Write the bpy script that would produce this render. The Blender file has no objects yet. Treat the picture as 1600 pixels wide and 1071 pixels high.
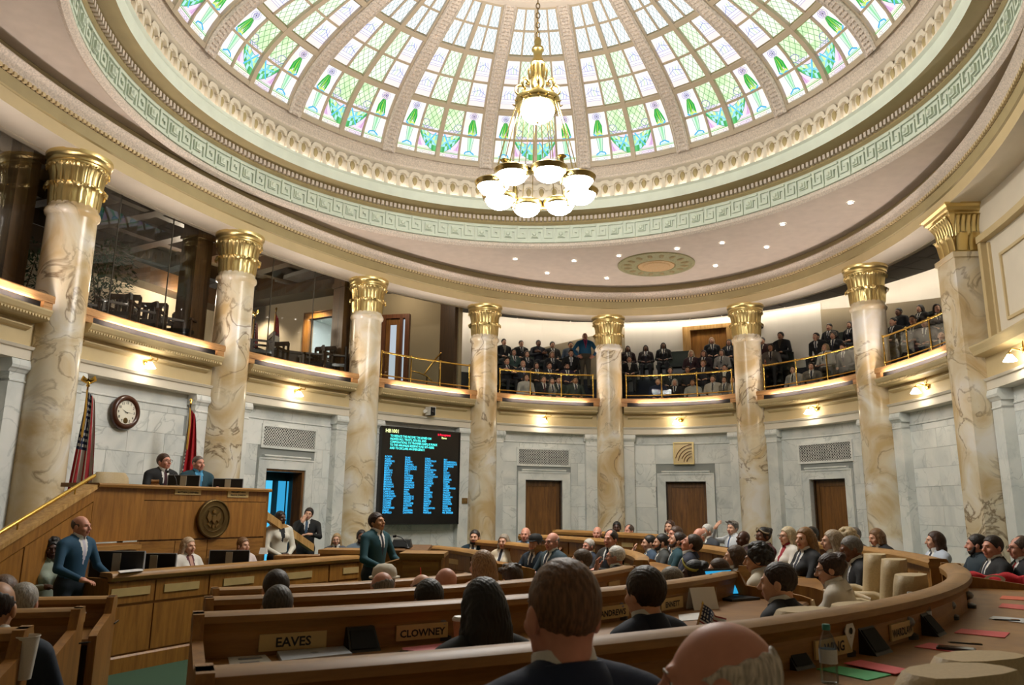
import bpy, math, random
import numpy as np
from mathutils import Matrix, Vector
sc = bpy.context.scene
COL = sc.collection
PI = math.pi
# ---------------------------------------------------------------- camera, world, exposure
F, PITCH, ROLL, ZC = 1204.46, 0.21136, 0.010822, 1.75      # image taken as 1600 x 1071
_r = np.array([1., 0, 0]); _f = np.array([0, math.cos(PITCH), math.sin(PITCH)]); _u = np.cross(_r, _f)
CR = math.cos(ROLL) * _r + math.sin(ROLL) * _u; CU = -math.sin(ROLL) * _r + math.cos(ROLL) * _u; CF = _f
cd = bpy.data.cameras.new('camera'); cam = bpy.data.objects.new('camera', cd); COL.objects.link(cam)
cam.matrix_world = Matrix(((CR[0], CU[0], -CF[0], 0), (CR[1], CU[1], -CF[1], 0), (CR[2], CU[2], -CF[2], ZC), (0, 0, 0, 1)))
cd.sensor_width = 36; cd.lens = F / 1600 * 36; cd.clip_start = .05; cd.clip_end = 200
cd.dof.use_dof = True; cd.dof.focus_distance = 11; cd.dof.aperture_fstop = 6.3
sc.camera = cam
w = bpy.data.worlds.new('world'); sc.world = w; w.use_nodes = True
w.node_tree.nodes['Background'].inputs[0].default_value = (1, .93, .82, 1)
w.node_tree.nodes['Background'].inputs[1].default_value = .10
vs = sc.view_settings; vs.view_transform = 'Standard'; vs.look = 'None'; vs.exposure = 1.7; vs.gamma = 1; vs.use_curve_mapping = False
DOME_E, BOWL_E, SCONCE_E = .42, 23.0, 12.0
sc.cycles.max_bounces = 6; sc.cycles.diffuse_bounces = 3; sc.cycles.sample_clamp_indirect = 4


def ray(px, py):
    return CF + (px - 800) / F * CR - (py - 535.5) / F * CU


def at(px, py, Y=None, z=None):
    """a point of the room on the sight line of the photograph, at plan depth Y or at height z"""
    d = ray(px, py); t = Y / d[1] if Y is not None else (z - ZC) / d[2]
    return np.array([0, 0, ZC]) + t * d


# ---------------------------------------------------------------- plan: the hall is an ellipse, the dome a circle
CEN = np.array([.365, 11.165]); AL = .41507; EA, EB = 10.668, 6.8
_ca, _sa = math.cos(AL), math.sin(AL)


def ET(t, off=0.):
    x = (EA + off) * np.cos(t); y = (EB + off) * np.sin(t)
    return np.stack([CEN[0] + x * _sa + y * _ca, CEN[1] + x * _ca - y * _sa], -1)


_tt = np.linspace(-PI, PI, 8001); _E = ET(_tt, .2)
_S = np.concatenate([[0], np.cumsum(np.hypot(*np.diff(_E, axis=0).T))])
COLT = [-1.8205, -1.4712, -1.1208, -.7436, -.2868, .261, .7395, 1.0919]
SK = [float(np.interp(t, _tt, _S)) for t in COLT]; SK = [SK[0] - 3.7] + SK + [SK[-1] + 3.6]   # SK[1] is the first column in view


def ES(s, off=0.):
    """point of the ellipse at arc length s, pushed off outwards along the normal"""
    t = np.interp(s, _tt, _S) if False else np.interp(s, _S, _tt)
    p = ET(t, .2); e = 1e-3; q = ET(t + e, .2) - ET(t - e, .2); q = q / np.linalg.norm(q, axis=-1, keepdims=True)
    n = np.stack([-q[..., 1], q[..., 0]], -1)
    return p + n * (np.asarray(off) - .2)[..., None] if np.ndim(off) else p + n * (off - .2)


def EN(s):
    p = ES(s, 1.) - ES(s, 0.); return p / np.linalg.norm(p)


if np.dot(EN(20.) , ES(20.) - CEN) < 0:
    _ES0 = ES
    def ES(s, off=0.):
        return _ES0(s, .4 - np.asarray(off) if np.ndim(off) else .4 - off)


# ---------------------------------------------------------------- mesh building
class MB:
    def __init__(s): s.v = []; s.f = []; s.m = []; s.n = 0
    def add(s, V, Fs, mi=0):
        V = np.asarray(V, float).reshape(-1, 3); b = s.n
        s.v.append(V); s.n += len(V)
        for f in Fs: s.f.append(tuple(int(i) + b for i in f)); s.m.append(mi)
        return s
    def box(s, c, size, rz=0., mi=0, tilt=None):
        hx, hy, hz = size[0] / 2, size[1] / 2, size[2] / 2
        V = np.array([(x, y, z) for z in (-hz, hz) for y in (-hy, hy) for x in (-hx, hx)])
        if tilt is not None: V = V @ np.array(tilt).T
        if rz: c_, s_ = math.cos(rz), math.sin(rz); V = V @ np.array([[c_, s_, 0], [-s_, c_, 0], [0, 0, 1]])
        return s.add(V + np.array(c), [(0, 2, 3, 1), (4, 5, 7, 6), (0, 1, 5, 4), (2, 6, 7, 3), (0, 4, 6, 2), (1, 3, 7, 5)], mi)
    def hexa(s, P, mi=0):   # 8 points: bottom ring of 4, top ring of 4
        return s.add(P, [(3, 2, 1, 0), (4, 5, 6, 7), (0, 1, 5, 4), (1, 2, 6, 5), (2, 3, 7, 6), (3, 0, 4, 7)], mi)
    def grid(s, G, mi=0, closeu=False, closev=False):   # G[u][v] points
        G = np.asarray(G, float); nu, nv = G.shape[:2]; Fs = []
        for i in range(nu if closeu else nu - 1):
            for j in range(nv if closev else nv - 1):
                a, b = i, (i + 1) % nu; c, d = j, (j + 1) % nv
                Fs.append((a * nv + c, b * nv + c, b * nv + d, a * nv + d))
        return s.add(G.reshape(-1, 3), Fs, mi)
    def tube(s, pts, r, n=8, mi=0, cap=True):
        P = np.asarray(pts, float); m = len(P); R = np.full(m, r) if np.ndim(r) == 0 else np.asarray(r, float)
        T = np.gradient(P, axis=0); T /= np.maximum(np.linalg.norm(T, axis=1, keepdims=True), 1e-9)
        a = np.array([0, 0, 1.]) if abs(T[0][2]) < .9 else np.array([1., 0, 0]); G = []
        for i in range(m):
            x = np.cross(a, T[i]); x /= np.linalg.norm(x); y = np.cross(T[i], x); a = y
            G.append([P[i] + R[i] * (math.cos(k * 2 * PI / n) * x + math.sin(k * 2 * PI / n) * y) for k in range(n)])
        b = s.n; s.grid(G, mi, closev=True)
        if cap: s.f.append(tuple(b + k for k in range(n))[::-1]); s.m.append(mi); s.f.append(tuple(b + (m - 1) * n + k for k in range(n))); s.m.append(mi)
        return s
    def lathe(s, prof, n=24, c=(0, 0, 0), a0=0., a1=2 * PI, mi=0, sx=1., sy=1.):   # prof (r,z)
        full = abs(a1 - a0 - 2 * PI) < 1e-6; k = n if full else n + 1
        G = [[(c[0] + r * sx * math.cos(a0 + (a1 - a0) * i / n), c[1] + r * sy * math.sin(a0 + (a1 - a0) * i / n), c[2] + z) for (r, z) in prof] for i in range(k)]
        return s.grid(G, mi, closeu=full)
    def prism(s, poly, z0, z1, mi=0):
        n = len(poly); V = [(x, y, z0) for x, y in poly] + [(x, y, z1) for x, y in poly]
        return s.add(V, [tuple(range(n))[::-1], tuple(range(n, 2 * n))] + [(i, (i + 1) % n, n + (i + 1) % n, n + i) for i in range(n)], mi)
    def sweep(s, s0, s1, prof, n=16, mi=0, closed=True, ends=True, cap0=0., cap1=0.):
        """sweep a profile of (off, z) along the ellipse from arc length s0 to s1"""
        G = []
        for i in range(n + 1):
            q = s0 + (s1 - s0) * i / n
            G.append([(*ES(q, o), z) for o, z in prof])
        b = s.n; s.grid(G, mi, closev=closed); k = len(prof)
        if closed and ends:
            s.f.append(tuple(b + j for j in range(k))); s.m.append(mi); s.f.append(tuple(b + n * k + j for j in range(k))[::-1]); s.m.append(mi)
        return s
    def abox(s, s0, s1, o0, o1, z0, z1, n=1, mi=0):
        return s.sweep(s0, s1, [(o0, z0), (o1, z0), (o1, z1), (o0, z1)], n, mi)
    def mesh(s, name, mats, smooth=False):
        me = bpy.data.meshes.new(name); V = np.concatenate(s.v) if s.v else np.zeros((0, 3))
        me.from_pydata(V.tolist(), [], s.f)
        for m in (mats if isinstance(mats, (list, tuple)) else [mats]): me.materials.append(m)
        if any(s.m): me.polygons.foreach_set('material_index', s.m)
        if smooth is True: me.polygons.foreach_set('use_smooth', [True] * len(s.f))
        elif smooth: me.polygons.foreach_set('use_smooth', [True] * len(s.f)); me.set_sharp_from_angle(angle=math.radians(smooth))
        me.update(); return me
    def build(s, name, mats, parent=None, smooth=False, kind=None, **kw):
        return link(name, s.mesh(name, mats, smooth), parent, kind=kind, **kw)


def fixn(me):
    import bmesh
    bm = bmesh.new(); bm.from_mesh(me); bmesh.ops.recalc_face_normals(bm, faces=bm.faces); bm.to_mesh(me); bm.free(); return me


def link(name, me, parent=None, loc=None, rz=None, kind=None, label=None, cat=None, group=None, mw=None):
    o = bpy.data.objects.new(name, me); COL.objects.link(o)
    if parent is not None: o.parent = parent
    if mw is not None: o.matrix_basis = mw
    if loc is not None: o.location = loc
    if rz is not None: o.rotation_euler = (0, 0, rz)
    return tag(o, label, cat, group, kind)


def tag(o, label=None, cat=None, group=None, kind=None):
    if label: o['label'] = label
    if cat: o['category'] = cat
    if group: o['group'] = group
    if kind: o['kind'] = kind
    return o


def thing(name, label, cat, loc=(0, 0, 0), rz=0., group=None, kind=None):
    return link(name, None, None, loc, rz, kind, label, cat, group)


def copy_tree(o, parent=None):
    c = o.copy(); COL.objects.link(c)
    if parent is not None: c.parent = parent
    for ch in list(o.children): copy_tree(ch, c)
    return c


# ---------------------------------------------------------------- materials
def lin(c):
    if isinstance(c, str): c = [int(c[i:i + 2], 16) / 255 for i in (0, 2, 4)]
    return tuple(x / 12.92 if x <= .04045 else ((x + .055) / 1.055) ** 2.4 for x in c)


def base(name):
    m = bpy.data.materials.new(name); m.use_nodes = True; nt = m.node_tree
    return m, nt, nt.nodes['Principled BSDF']


def nd(nt, typ, **kw):
    n = nt.nodes.new(typ)
    for k, v in kw.items():
        if k.startswith('i_'): n.inputs[k[2:].replace('_', ' ')].default_value = v
        elif k.startswith('n'): n.inputs[int(k[1:])].default_value = v
        else: setattr(n, k, v)
    return n


def ramp(nt, stops):
    r = nt.nodes.new('ShaderNodeValToRGB'); e = r.color_ramp.elements
    while len(e) < len(stops): e.new(.5)
    for k, (p, c) in enumerate(stops): e[k].position = p; e[k].color = (*c, 1)
    return r


def M(name, c, rough=.5, metal=0., bump=0., scale=40., var=0., spec=.5, coat=0.):
    """plain material with a little noise in colour and relief"""
    m, nt, b = base(name); c = lin(c)
    b.inputs['Base Color'].default_value = (*c, 1); b.inputs['Roughness'].default_value = rough; b.inputs['Metallic'].default_value = metal
    b.inputs['Specular IOR Level'].default_value = spec; b.inputs['Coat Weight'].default_value = coat
    if var or bump:
        tc = nd(nt, 'ShaderNodeTexCoord'); no = nd(nt, 'ShaderNodeTexNoise', i_Scale=scale, i_Detail=3.)
        nt.links.new(tc.outputs['Object'], no.inputs['Vector'])
        if var:
            r = ramp(nt, [(.3, tuple(x * (1 - var) for x in c)), (.7, tuple(min(1, x * (1 + var)) for x in c))])
            nt.links.new(no.outputs[0], r.inputs[0]); nt.links.new(r.outputs[0], b.inputs['Base Color'])
        if bump:
            bp = nd(nt, 'ShaderNodeBump', i_Strength=bump, i_Distance=.01); nt.links.new(no.outputs[0], bp.inputs['Height']); nt.links.new(bp.outputs[0], b.inputs['Normal'])
    return m


def wood(name, c0, c1, rough=.45, stretch=(14, 14, 1.2), coat=.05):
    m, nt, b = base(name); tc = nd(nt, 'ShaderNodeTexCoord'); oi = nd(nt, 'ShaderNodeObjectInfo')
    mp = nd(nt, 'ShaderNodeMapping'); mp.inputs['Scale'].default_value = stretch
    ad = nd(nt, 'ShaderNodeVectorMath', operation='ADD'); sc_ = nd(nt, 'ShaderNodeMath', operation='MULTIPLY', n1=37.)
    nt.links.new(oi.outputs['Random'], sc_.inputs[0]); nt.links.new(sc_.outputs[0], ad.inputs[1]); nt.links.new(tc.outputs['Object'], ad.inputs[0])
    nt.links.new(ad.outputs[0], mp.inputs['Vector'])
    n1 = nd(nt, 'ShaderNodeTexNoise', i_Scale=1.3, i_Detail=6., i_Distortion=.6); n2 = nd(nt, 'ShaderNodeTexNoise', i_Scale=9., i_Detail=3.)
    nt.links.new(mp.outputs[0], n1.inputs['Vector']); nt.links.new(mp.outputs[0], n2.inputs['Vector'])
    mx = nd(nt, 'ShaderNodeMath', operation='MULTIPLY_ADD', n1=.35); nt.links.new(n2.outputs[0], mx.inputs[0]); nt.links.new(n1.outputs[0], mx.inputs[2])
    r = ramp(nt, [(.45, lin(c0)), (.85, lin(c1))]); nt.links.new(mx.outputs[0], r.inputs[0]); nt.links.new(r.outputs[0], b.inputs['Base Color'])
    b.inputs['Roughness'].default_value = rough; b.inputs['Coat Weight'].default_value = coat; b.inputs['Coat Roughness'].default_value = .25
    return m


def marble(name, cols, vein, scale=1.4, vscale=1.1, vw=.03, rough=.28, tint=.06, vamt=.8):
    """marble: cloudy ground (three colours) crossed by thin warped veins"""
    m, nt, b = base(name); tc = nd(nt, 'ShaderNodeTexCoord'); oi = nd(nt, 'ShaderNodeObjectInfo')
    ad = nd(nt, 'ShaderNodeVectorMath', operation='ADD'); mu = nd(nt, 'ShaderNodeMath', operation='MULTIPLY', n1=91.)
    nt.links.new(oi.outputs['Random'], mu.inputs[0]); nt.links.new(tc.outputs['Object'], ad.inputs[0]); nt.links.new(mu.outputs[0], ad.inputs[1])
    n1 = nd(nt, 'ShaderNodeTexNoise', i_Scale=scale, i_Detail=5., i_Distortion=1.0); nt.links.new(ad.outputs[0], n1.inputs['Vector'])
    r = ramp(nt, [(.34, lin(cols[0])), (.52, lin(cols[1])), (.68, lin(cols[2]))]); nt.links.new(n1.outputs[0], r.inputs[0])
    n2 = nd(nt, 'ShaderNodeTexNoise', i_Scale=vscale, i_Detail=6., i_Distortion=1.6); nt.links.new(ad.outputs[0], n2.inputs['Vector'])
    a = nd(nt, 'ShaderNodeMath', operation='SUBTRACT', n1=.5); nt.links.new(n2.outputs[0], a.inputs[0])
    a2 = nd(nt, 'ShaderNodeMath', operation='ABSOLUTE'); nt.links.new(a.outputs[0], a2.inputs[0])
    mr = nd(nt, 'ShaderNodeMapRange', n1=0., n2=vw, n3=vamt, n4=0.); nt.links.new(a2.outputs[0], mr.inputs[0])
    n3 = nd(nt, 'ShaderNodeTexNoise', i_Scale=.9, i_Detail=2.); nt.links.new(ad.outputs[0], n3.inputs['Vector'])
    m3 = nd(nt, 'ShaderNodeMapRange', n1=.38, n2=.62, n3=0., n4=1.); nt.links.new(n3.outputs[0], m3.inputs[0])
    mm = nd(nt, 'ShaderNodeMath', operation='MULTIPLY'); nt.links.new(mr.outputs[0], mm.inputs[0]); nt.links.new(m3.outputs[0], mm.inputs[1])
    mix = nd(nt, 'ShaderNodeMix', data_type='RGBA'); nt.links.new(mm.outputs[0], mix.inputs[0]); nt.links.new(r.outputs[0], mix.inputs[6]); mix.inputs[7].default_value = (*lin(vein), 1)
    hs = nd(nt, 'ShaderNodeHueSaturation'); v = nd(nt, 'ShaderNodeMapRange', n3=1 - tint, n4=1 + tint); nt.links.new(oi.outputs['Random'], v.inputs[0]); nt.links.new(v.outputs[0], hs.inputs['Value'])
    nt.links.new(mix.outputs[2], hs.inputs['Color']); nt.links.new(hs.outputs[0], b.inputs['Base Color'])
    b.inputs['Roughness'].default_value = rough
    return m


def emis(name, c, st, attr=None):
    m = bpy.data.materials.new(name); m.use_nodes = True; nt = m.node_tree; nt.nodes.remove(nt.nodes['Principled BSDF'])
    e = nd(nt, 'ShaderNodeEmission'); e.inputs[0].default_value = (*lin(c), 1); e.inputs[1].default_value = st
    if attr: a = nd(nt, 'ShaderNodeAttribute', attribute_name=attr); nt.links.new(a.outputs['Color'], e.inputs[0])
    nt.links.new(e.outputs[0], nt.nodes['Material Output'].inputs[0]); return m


def glass(name, tintc=(1, 1, 1), refl=.08, rough=0., fres=.55):
    """thin sheet: mostly clear, a little mirror"""
    m = bpy.data.materials.new(name); m.use_nodes = True; nt = m.node_tree; nt.nodes.remove(nt.nodes['Principled BSDF'])
    t = nd(nt, 'ShaderNodeBsdfTransparent'); t.inputs[0].default_value = (*tintc, 1); g = nd(nt, 'ShaderNodeBsdfGlossy'); g.inputs['Roughness'].default_value = rough
    lw = nd(nt, 'ShaderNodeFresnel', i_IOR=1.35); mx = nd(nt, 'ShaderNodeMixShader'); ml = nd(nt, 'ShaderNodeMath', operation='MULTIPLY_ADD', n1=fres, n2=refl * .06); nt.links.new(lw.outputs[0], ml.inputs[0])
    nt.links.new(ml.outputs[0], mx.inputs[0]); nt.links.new(t.outputs[0], mx.inputs[1]); nt.links.new(g.outputs[0], mx.inputs[2]); nt.links.new(mx.outputs[0], nt.nodes['Material Output'].inputs[0]); return m


MARBLE_W = marble('white_marble', ('cfd3d1', 'e3e5e1', 'ebebe7'), '8a9492', scale=1.1, vscale=1.3, vw=.022, rough=.3, tint=.05, vamt=.45)
MARBLE_G = marble('gold_marble', ('c6ab7e', 'dccfb4', 'e6e1da'), '6d5338', scale=1.2, vscale=1.2, vw=.03, rough=.25, tint=.05, vamt=.85)
GOLD = M('gilding', 'e0ca8e', .33, .95, bump=.15, scale=60)
BRASS = M('polished_brass', 'd8b25c', .22, 1.)
BRONZE = M('dark_bronze', '6b5836', .4, .9, bump=.3, scale=50)
CREAM = M('cream_paint', 'cfba8e', .55, var=.04, scale=3)
CREAM_L = M('pale_cream_paint', 'e2d8c6', .55, var=.03, scale=3)
PINK = M('warm_white_plaster', 'd2c6ba', .6, var=.05, scale=5)
ORN = M('ornament_plaster', 'd6c9bc', .55, bump=.6, scale=38, var=.22)
TAN = M('tan_plaster', 'aa9a70', .6, var=.05, scale=4)
MINT = M('mint_plaster', 'dde6d8', .55, var=.04, scale=4)
MINT_D = M('fret_plaster', 'd4e0d0', .5, var=.03, scale=6)
OAK = wood('oak', '7a4e1a', 'a06d2c')
OAK_D = wood('dark_oak', '4f3318', '7a5229')
OAK_L = wood('worn_light_oak', '9a7038', 'c8a064')
OAK_H = wood('oak_grained_across', '764c1c', '9d6e32', stretch=(1.6, 1.6, 14))
DOORWOOD = wood('door_wood', '5d3a17', '8a5b27')
DARKW = wood('brown_timber', '2c1c0e', '4a321b')
WALLB = M('beige_wall', '9c8f78', .8, var=.03, scale=2)
WALLW = M('off_white_wall', 'cfcac2', .85, var=.02, scale=2)
WALLT = M('taupe_wall', '8a7c60', .85, var=.03, scale=2)
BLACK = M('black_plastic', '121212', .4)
BLACKM = M('matt_black', '0b0b0b', .8)
GREYC = M('grey_ceiling_tile', '6d6a66', .8)
WHITE = M('white_paper', 'e6e3dc', .6)
CARPET = M('green_carpet', '33503a', .95, bump=.5, scale=300, var=.25)
CARPET_B = M('dark_blue_carpet', '262c38', .95, bump=.4, scale=250, var=.2)
PLATE = M('brass_nameplate', 'cdb27a', .42, .3, var=.05, scale=9)
INK = M('black_ink', '17130c', .6)
LEATHER = M('tan_leather', 'c3ad86', .5, bump=.15, scale=90, var=.08)
SHADE = emis('frosted_lit_glass', 'fff3dc', SCONCE_E)
BOWL = emis('lit_alabaster_bowl', 'fbfaf6', BOWL_E)
CLEAR = glass('clear_glass', (.93, .95, .94), .05, 0., .16)
# ================================================================ DOME AND CEILING
CX, CY = CEN
ceiling = thing('ceiling', None, None, (CX, CY, 0), kind='structure')
NS = 192


def ring(name, prof, mat, n=NS, smooth=40, parent=None):
    return MB().lathe(prof, n).build(name, mat, parent or ceiling, smooth)


# drum: leaf moulding, fret band, dentil cornice, arcaded band, leaf band under the windows
ring('leaf_moulding', [(6.66, 7.93), (6.60, 7.88), (6.54, 7.93), (6.53, 7.99), (6.57, 8.02)], ORN)
ring('fret_band', [(6.585, 8.0), (6.585, 8.42), (6.55, 8.47)], MINT)
ring('drum_cornice', [(6.55, 8.46), (6.50, 8.50), (6.53, 8.55), (6.53, 8.66), (6.46, 8.68), (6.34, 8.70), (6.20, 8.70)], TAN)
ring('corona_band', [(6.20, 8.70), (6.19, 8.74), (6.17, 8.80), (6.17, 8.90), (6.12, 8.94), (6.18, 8.97)], MINT)
ring('arcade_band', [(6.26, 8.96), (6.26, 9.38), (6.20, 9.41), (6.13, 9.44)], CREAM_L)
ring('leaf_band', [(6.13, 9.43), (6.11, 9.47), (6.13, 9.50), (6.12, 9.66), (6.08, 9.69), (6.06, 9.74)], ORN)
MB().lathe([(6.245, 8.962), (6.195, 8.962), (6.195, 8.968), (6.245, 8.968)], 128).build('cove_tube', emis('cove_light', 'fff2e4', 2.4), ceiling)
d_ = MB()
for k in range(400):
    a = 2 * PI * k / 400; d_.box((6.485 * math.cos(a), 6.485 * math.sin(a), 8.595), (.075, .058, .095), a)
d_.build('dentil_course', PINK, ceiling, kind='stuff')
# Greek key: raised bars on the drum, one unit (key, boss, key mirrored) per 1/64 of the turn
fr = MB(); UA = 2 * PI / 64


def fbar(k, x0, x1, z0, z1):   # x in 0..1 of the unit, z in 0..1 of the band
    a0, a1 = UA * (k + x0), UA * (k + x1); Z0, Z1 = 8.03 + .4 * z0, 8.03 + .4 * z1; P = []
    for z in (Z0, Z1): P += [(6.545 * math.cos(a0), 6.545 * math.sin(a0), z), (6.545 * math.cos(a1), 6.545 * math.sin(a1), z), (6.575 * math.cos(a1), 6.575 * math.sin(a1), z), (6.575 * math.cos(a0), 6.575 * math.sin(a0), z)]
    fr.hexa(P)


for k in range(64):
    t = .075
    for x0, x1, z0, z1 in ((0, .40, .90, 1), (.33, .40, .28, .9), (.10, .33, .28, .40), (.10, .17, .40, .70), (.17, .25, .58, .70),
                           (0, .03, 0, .9), (.03, .97, 0, .12), (.46, .52, .12, .78), (.52, .90, .66, .78), (.84, .90, .30, .66), (.62, .70, .30, .66), (.70, .84, .30, .40), (.60, 1, .90, 1), (.46, .60, .90, 1)):
        fbar(k, x0, x1, z0, z1)
fr.build('greek_key', MINT_D, ceiling, kind='stuff')
rs = MB(); rs.box((6.53, 0, 8.23), (.05, .13, .13)); rs.lathe([(.055, 0), (.035, .03), (0, .035)], 8, (0, 0, 0))
rv = rs.v[-1]; rs.v[-1] = np.stack([6.505 - rv[:, 2], rv[:, 0], 8.23 + rv[:, 1]], -1)
rme = rs.mesh('rosette', MINT_D)
for k in range(64): link('rosette', rme, ceiling, rz=UA * (k + .77))
# small arches with a hanging leaf
ar = MB(); w_ = .1
for q in range(9):
    b0, b1 = PI * q / 9, PI * (q + 1) / 9
    P = []
    for r0, x in ((.088, 6.19), (.088, 6.265)):
        for b in (b0, b1):
            P.append((x, r0 * math.cos(b), 9.22 + r0 * math.sin(b)))
    top = [(6.19, .15 * math.cos(b0) * 1.0, min(9.39, 9.22 + .19 * math.sin(b0))), (6.19, .15 * math.cos(b1), min(9.39, 9.22 + .19 * math.sin(b1)))]
    ar.add([P[0], P[1], top[1], top[0], P[2], P[3]], [(0, 1, 2, 3), (0, 4, 5, 1)])
ar.box((6.225, .125, 9.11), (.07, .07, .26)); ar.box((6.21, .125, 8.99), (.1, .1, .05)); ar.box((6.21, .125, 9.235), (.09, .09, .03))
lf = MB(); lf.lathe([(0, -.12), (.035, -.08), (.062, 0), (.055, .05), (.03, .09), (0, .105)], 8, (6.255, 0, 9.19), sx=.4)
ame = ar.mesh('arch_ornament', CREAM_L); lme = lf.mesh('arch_leaf', TAN, True)
for k in range(128):
    o = link('arch_ornament', ame, ceiling, rz=2 * PI * k / 128); link('arch_leaf', lme, o)

# dome profile (r,z), windows between r 6.06 and 2.72
RP = np.array([6.06, 5.25, 3.95, 2.75]); ZP = np.array([9.745, 10.735, 11.33, 11.775])


def dome(v):   # v 0..3 (tier), returns r, z on a smooth curve through the four rings
    x = np.clip(v, 0, 3)
    def lag(Y):
        return sum(Y[i] * np.prod([(x - j) / (i - j) for j in range(4) if j != i], axis=0) for i in range(4))
    return lag(RP), lag(ZP)


A0 = math.radians(90 - 1.3); BAY = 2 * PI / 16


def dpt(u, v, lift=0.):
    """u -1..1 across one bay between ribs, v 0..3 up the dome; lift inwards"""
    r, z = dome(v); half = BAY / 2 - (.135 / r); a = u * half
    rr = r - lift * .62; zz = z - lift * .78
    return np.stack(np.broadcast_arrays(rr * np.cos(a), -rr * np.sin(a), zz), -1)


def colmesh(name, polys, mat):
    """flat coloured pieces: list of (points, colour)"""
    V = []; Fs = []; cols = []
    for P, c in polys:
        b = len(V); V += [tuple(p) for p in P]; Fs.append(tuple(range(b, b + len(P)))); cols += [(*lin(c), 1)] * len(P)
    me = bpy.data.meshes.new(name); me.from_pydata(V, [], Fs); me.materials.append(mat)
    ca = me.color_attributes.new('tint', 'FLOAT_COLOR', 'POINT'); ca.data.foreach_set('color', np.array(cols, np.float32).ravel()); return me


PANE = emis('lit_stained_glass', 'ffffff', DOME_E, 'tint')
LEAD = M('came_metal', '8a8272', .6)
RIBM = M('rib_plaster', 'd4c9bf', .55, bump=.6, scale=26, var=.25)
BARM = M('window_bar', 'b8a993', .5)
rng = random.Random(4)
TINT = {0: ['e9efe2', 'dcefd0', 'd6ecc8', 'f0eadf'], 1: ['ecefe6', 'e6f0de', 'e9eedf', 'f1ece6'], 2: ['eef3f4', 'e8f0f2', 'f0f3f2', 'ebf1ee']}
pane_me = []
for tier in range(3):
    for row in range(2):
        for c in range(4):
            u0 = -1 + .5 * c + (.035 if c in (1, 3) else .05 if c == 0 else .05); u1 = u0 + .5 - .085
            if c in (0, 3): u0, u1 = (-.95, -.525) if c == 0 else (.525, .95)
            else: u0, u1 = (-.475, -.05) if c == 1 else (.05, .475)
            v0 = tier + (.06 if row == 0 else .515); v1 = tier + (.485 if row == 0 else .94)
            inner = c in (1, 2)
            n = 3; polys = []
            for i in range(n):
                for j in range(n):
                    a, b = u0 + (u1 - u0) * i / n, u0 + (u1 - u0) * (i + 1) / n; d, e = v0 + (v1 - v0) * j / n, v0 + (v1 - v0) * (j + 1) / n
                    if tier == 0 and row == 1 and inner: t = rng.choice(['cfe8b8', 'd8edc6', 'c6e4b2', 'e2f0d4'])
                    elif tier == 0 and row == 0 and inner: t = rng.choice(['f2e2cf', 'efe0d6', 'e6d3e0', 'f0ead8'])
                    elif tier == 0: t = rng.choice(['f3ece2', 'f1e4d6', 'e6dfe6', 'eef0ea'])
                    elif tier == 1 and inner: t = rng.choice(['dff0d2', 'e6f1dc', 'ecf1e6'])
                    elif tier == 1: t = rng.choice(['efeae6', 'e6e2ea', 'f0ece4'])
                    else: t = rng.choice(['edf2f4', 'e7eff3', 'f1f3f2'])
                    polys.append(([dpt(a, d), dpt(b, d), dpt(b, e), dpt(a, e)], t))
            pane_me.append(colmesh('pane', polys, PANE))

mot = []   # coloured pieces and cames of one bay, just inside the panes
L1, L2, L3 = .008, .014, .02


def line(pts, wd, c, lift=L3):
    pts = np.array(pts, float)
    for p, q in zip(pts[:-1], pts[1:]):
        d = q - p; d = d * np.array([1., 1.15]); ln = math.hypot(*d)
        if ln < 1e-6: continue
        n = np.array([-d[1], d[0] / 1.15]) / ln * wd / 2; n = np.array([n[0], n[1] / 1.15])
        mot.append(([dpt(*(p + n), lift), dpt(*(q + n), lift), dpt(*(q - n), lift), dpt(*(p - n), lift)], c))


def poly(pts, c, lift=L2): mot.append(([dpt(u, v, lift) for u, v in pts], c))
def circ(u, v, r, c, wd=.012, n=10, lift=L3): line([(u + r * math.cos(2 * PI * k / n), v + r * .62 * math.sin(2 * PI * k / n)) for k in range(n + 1)], wd, c, lift)


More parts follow.
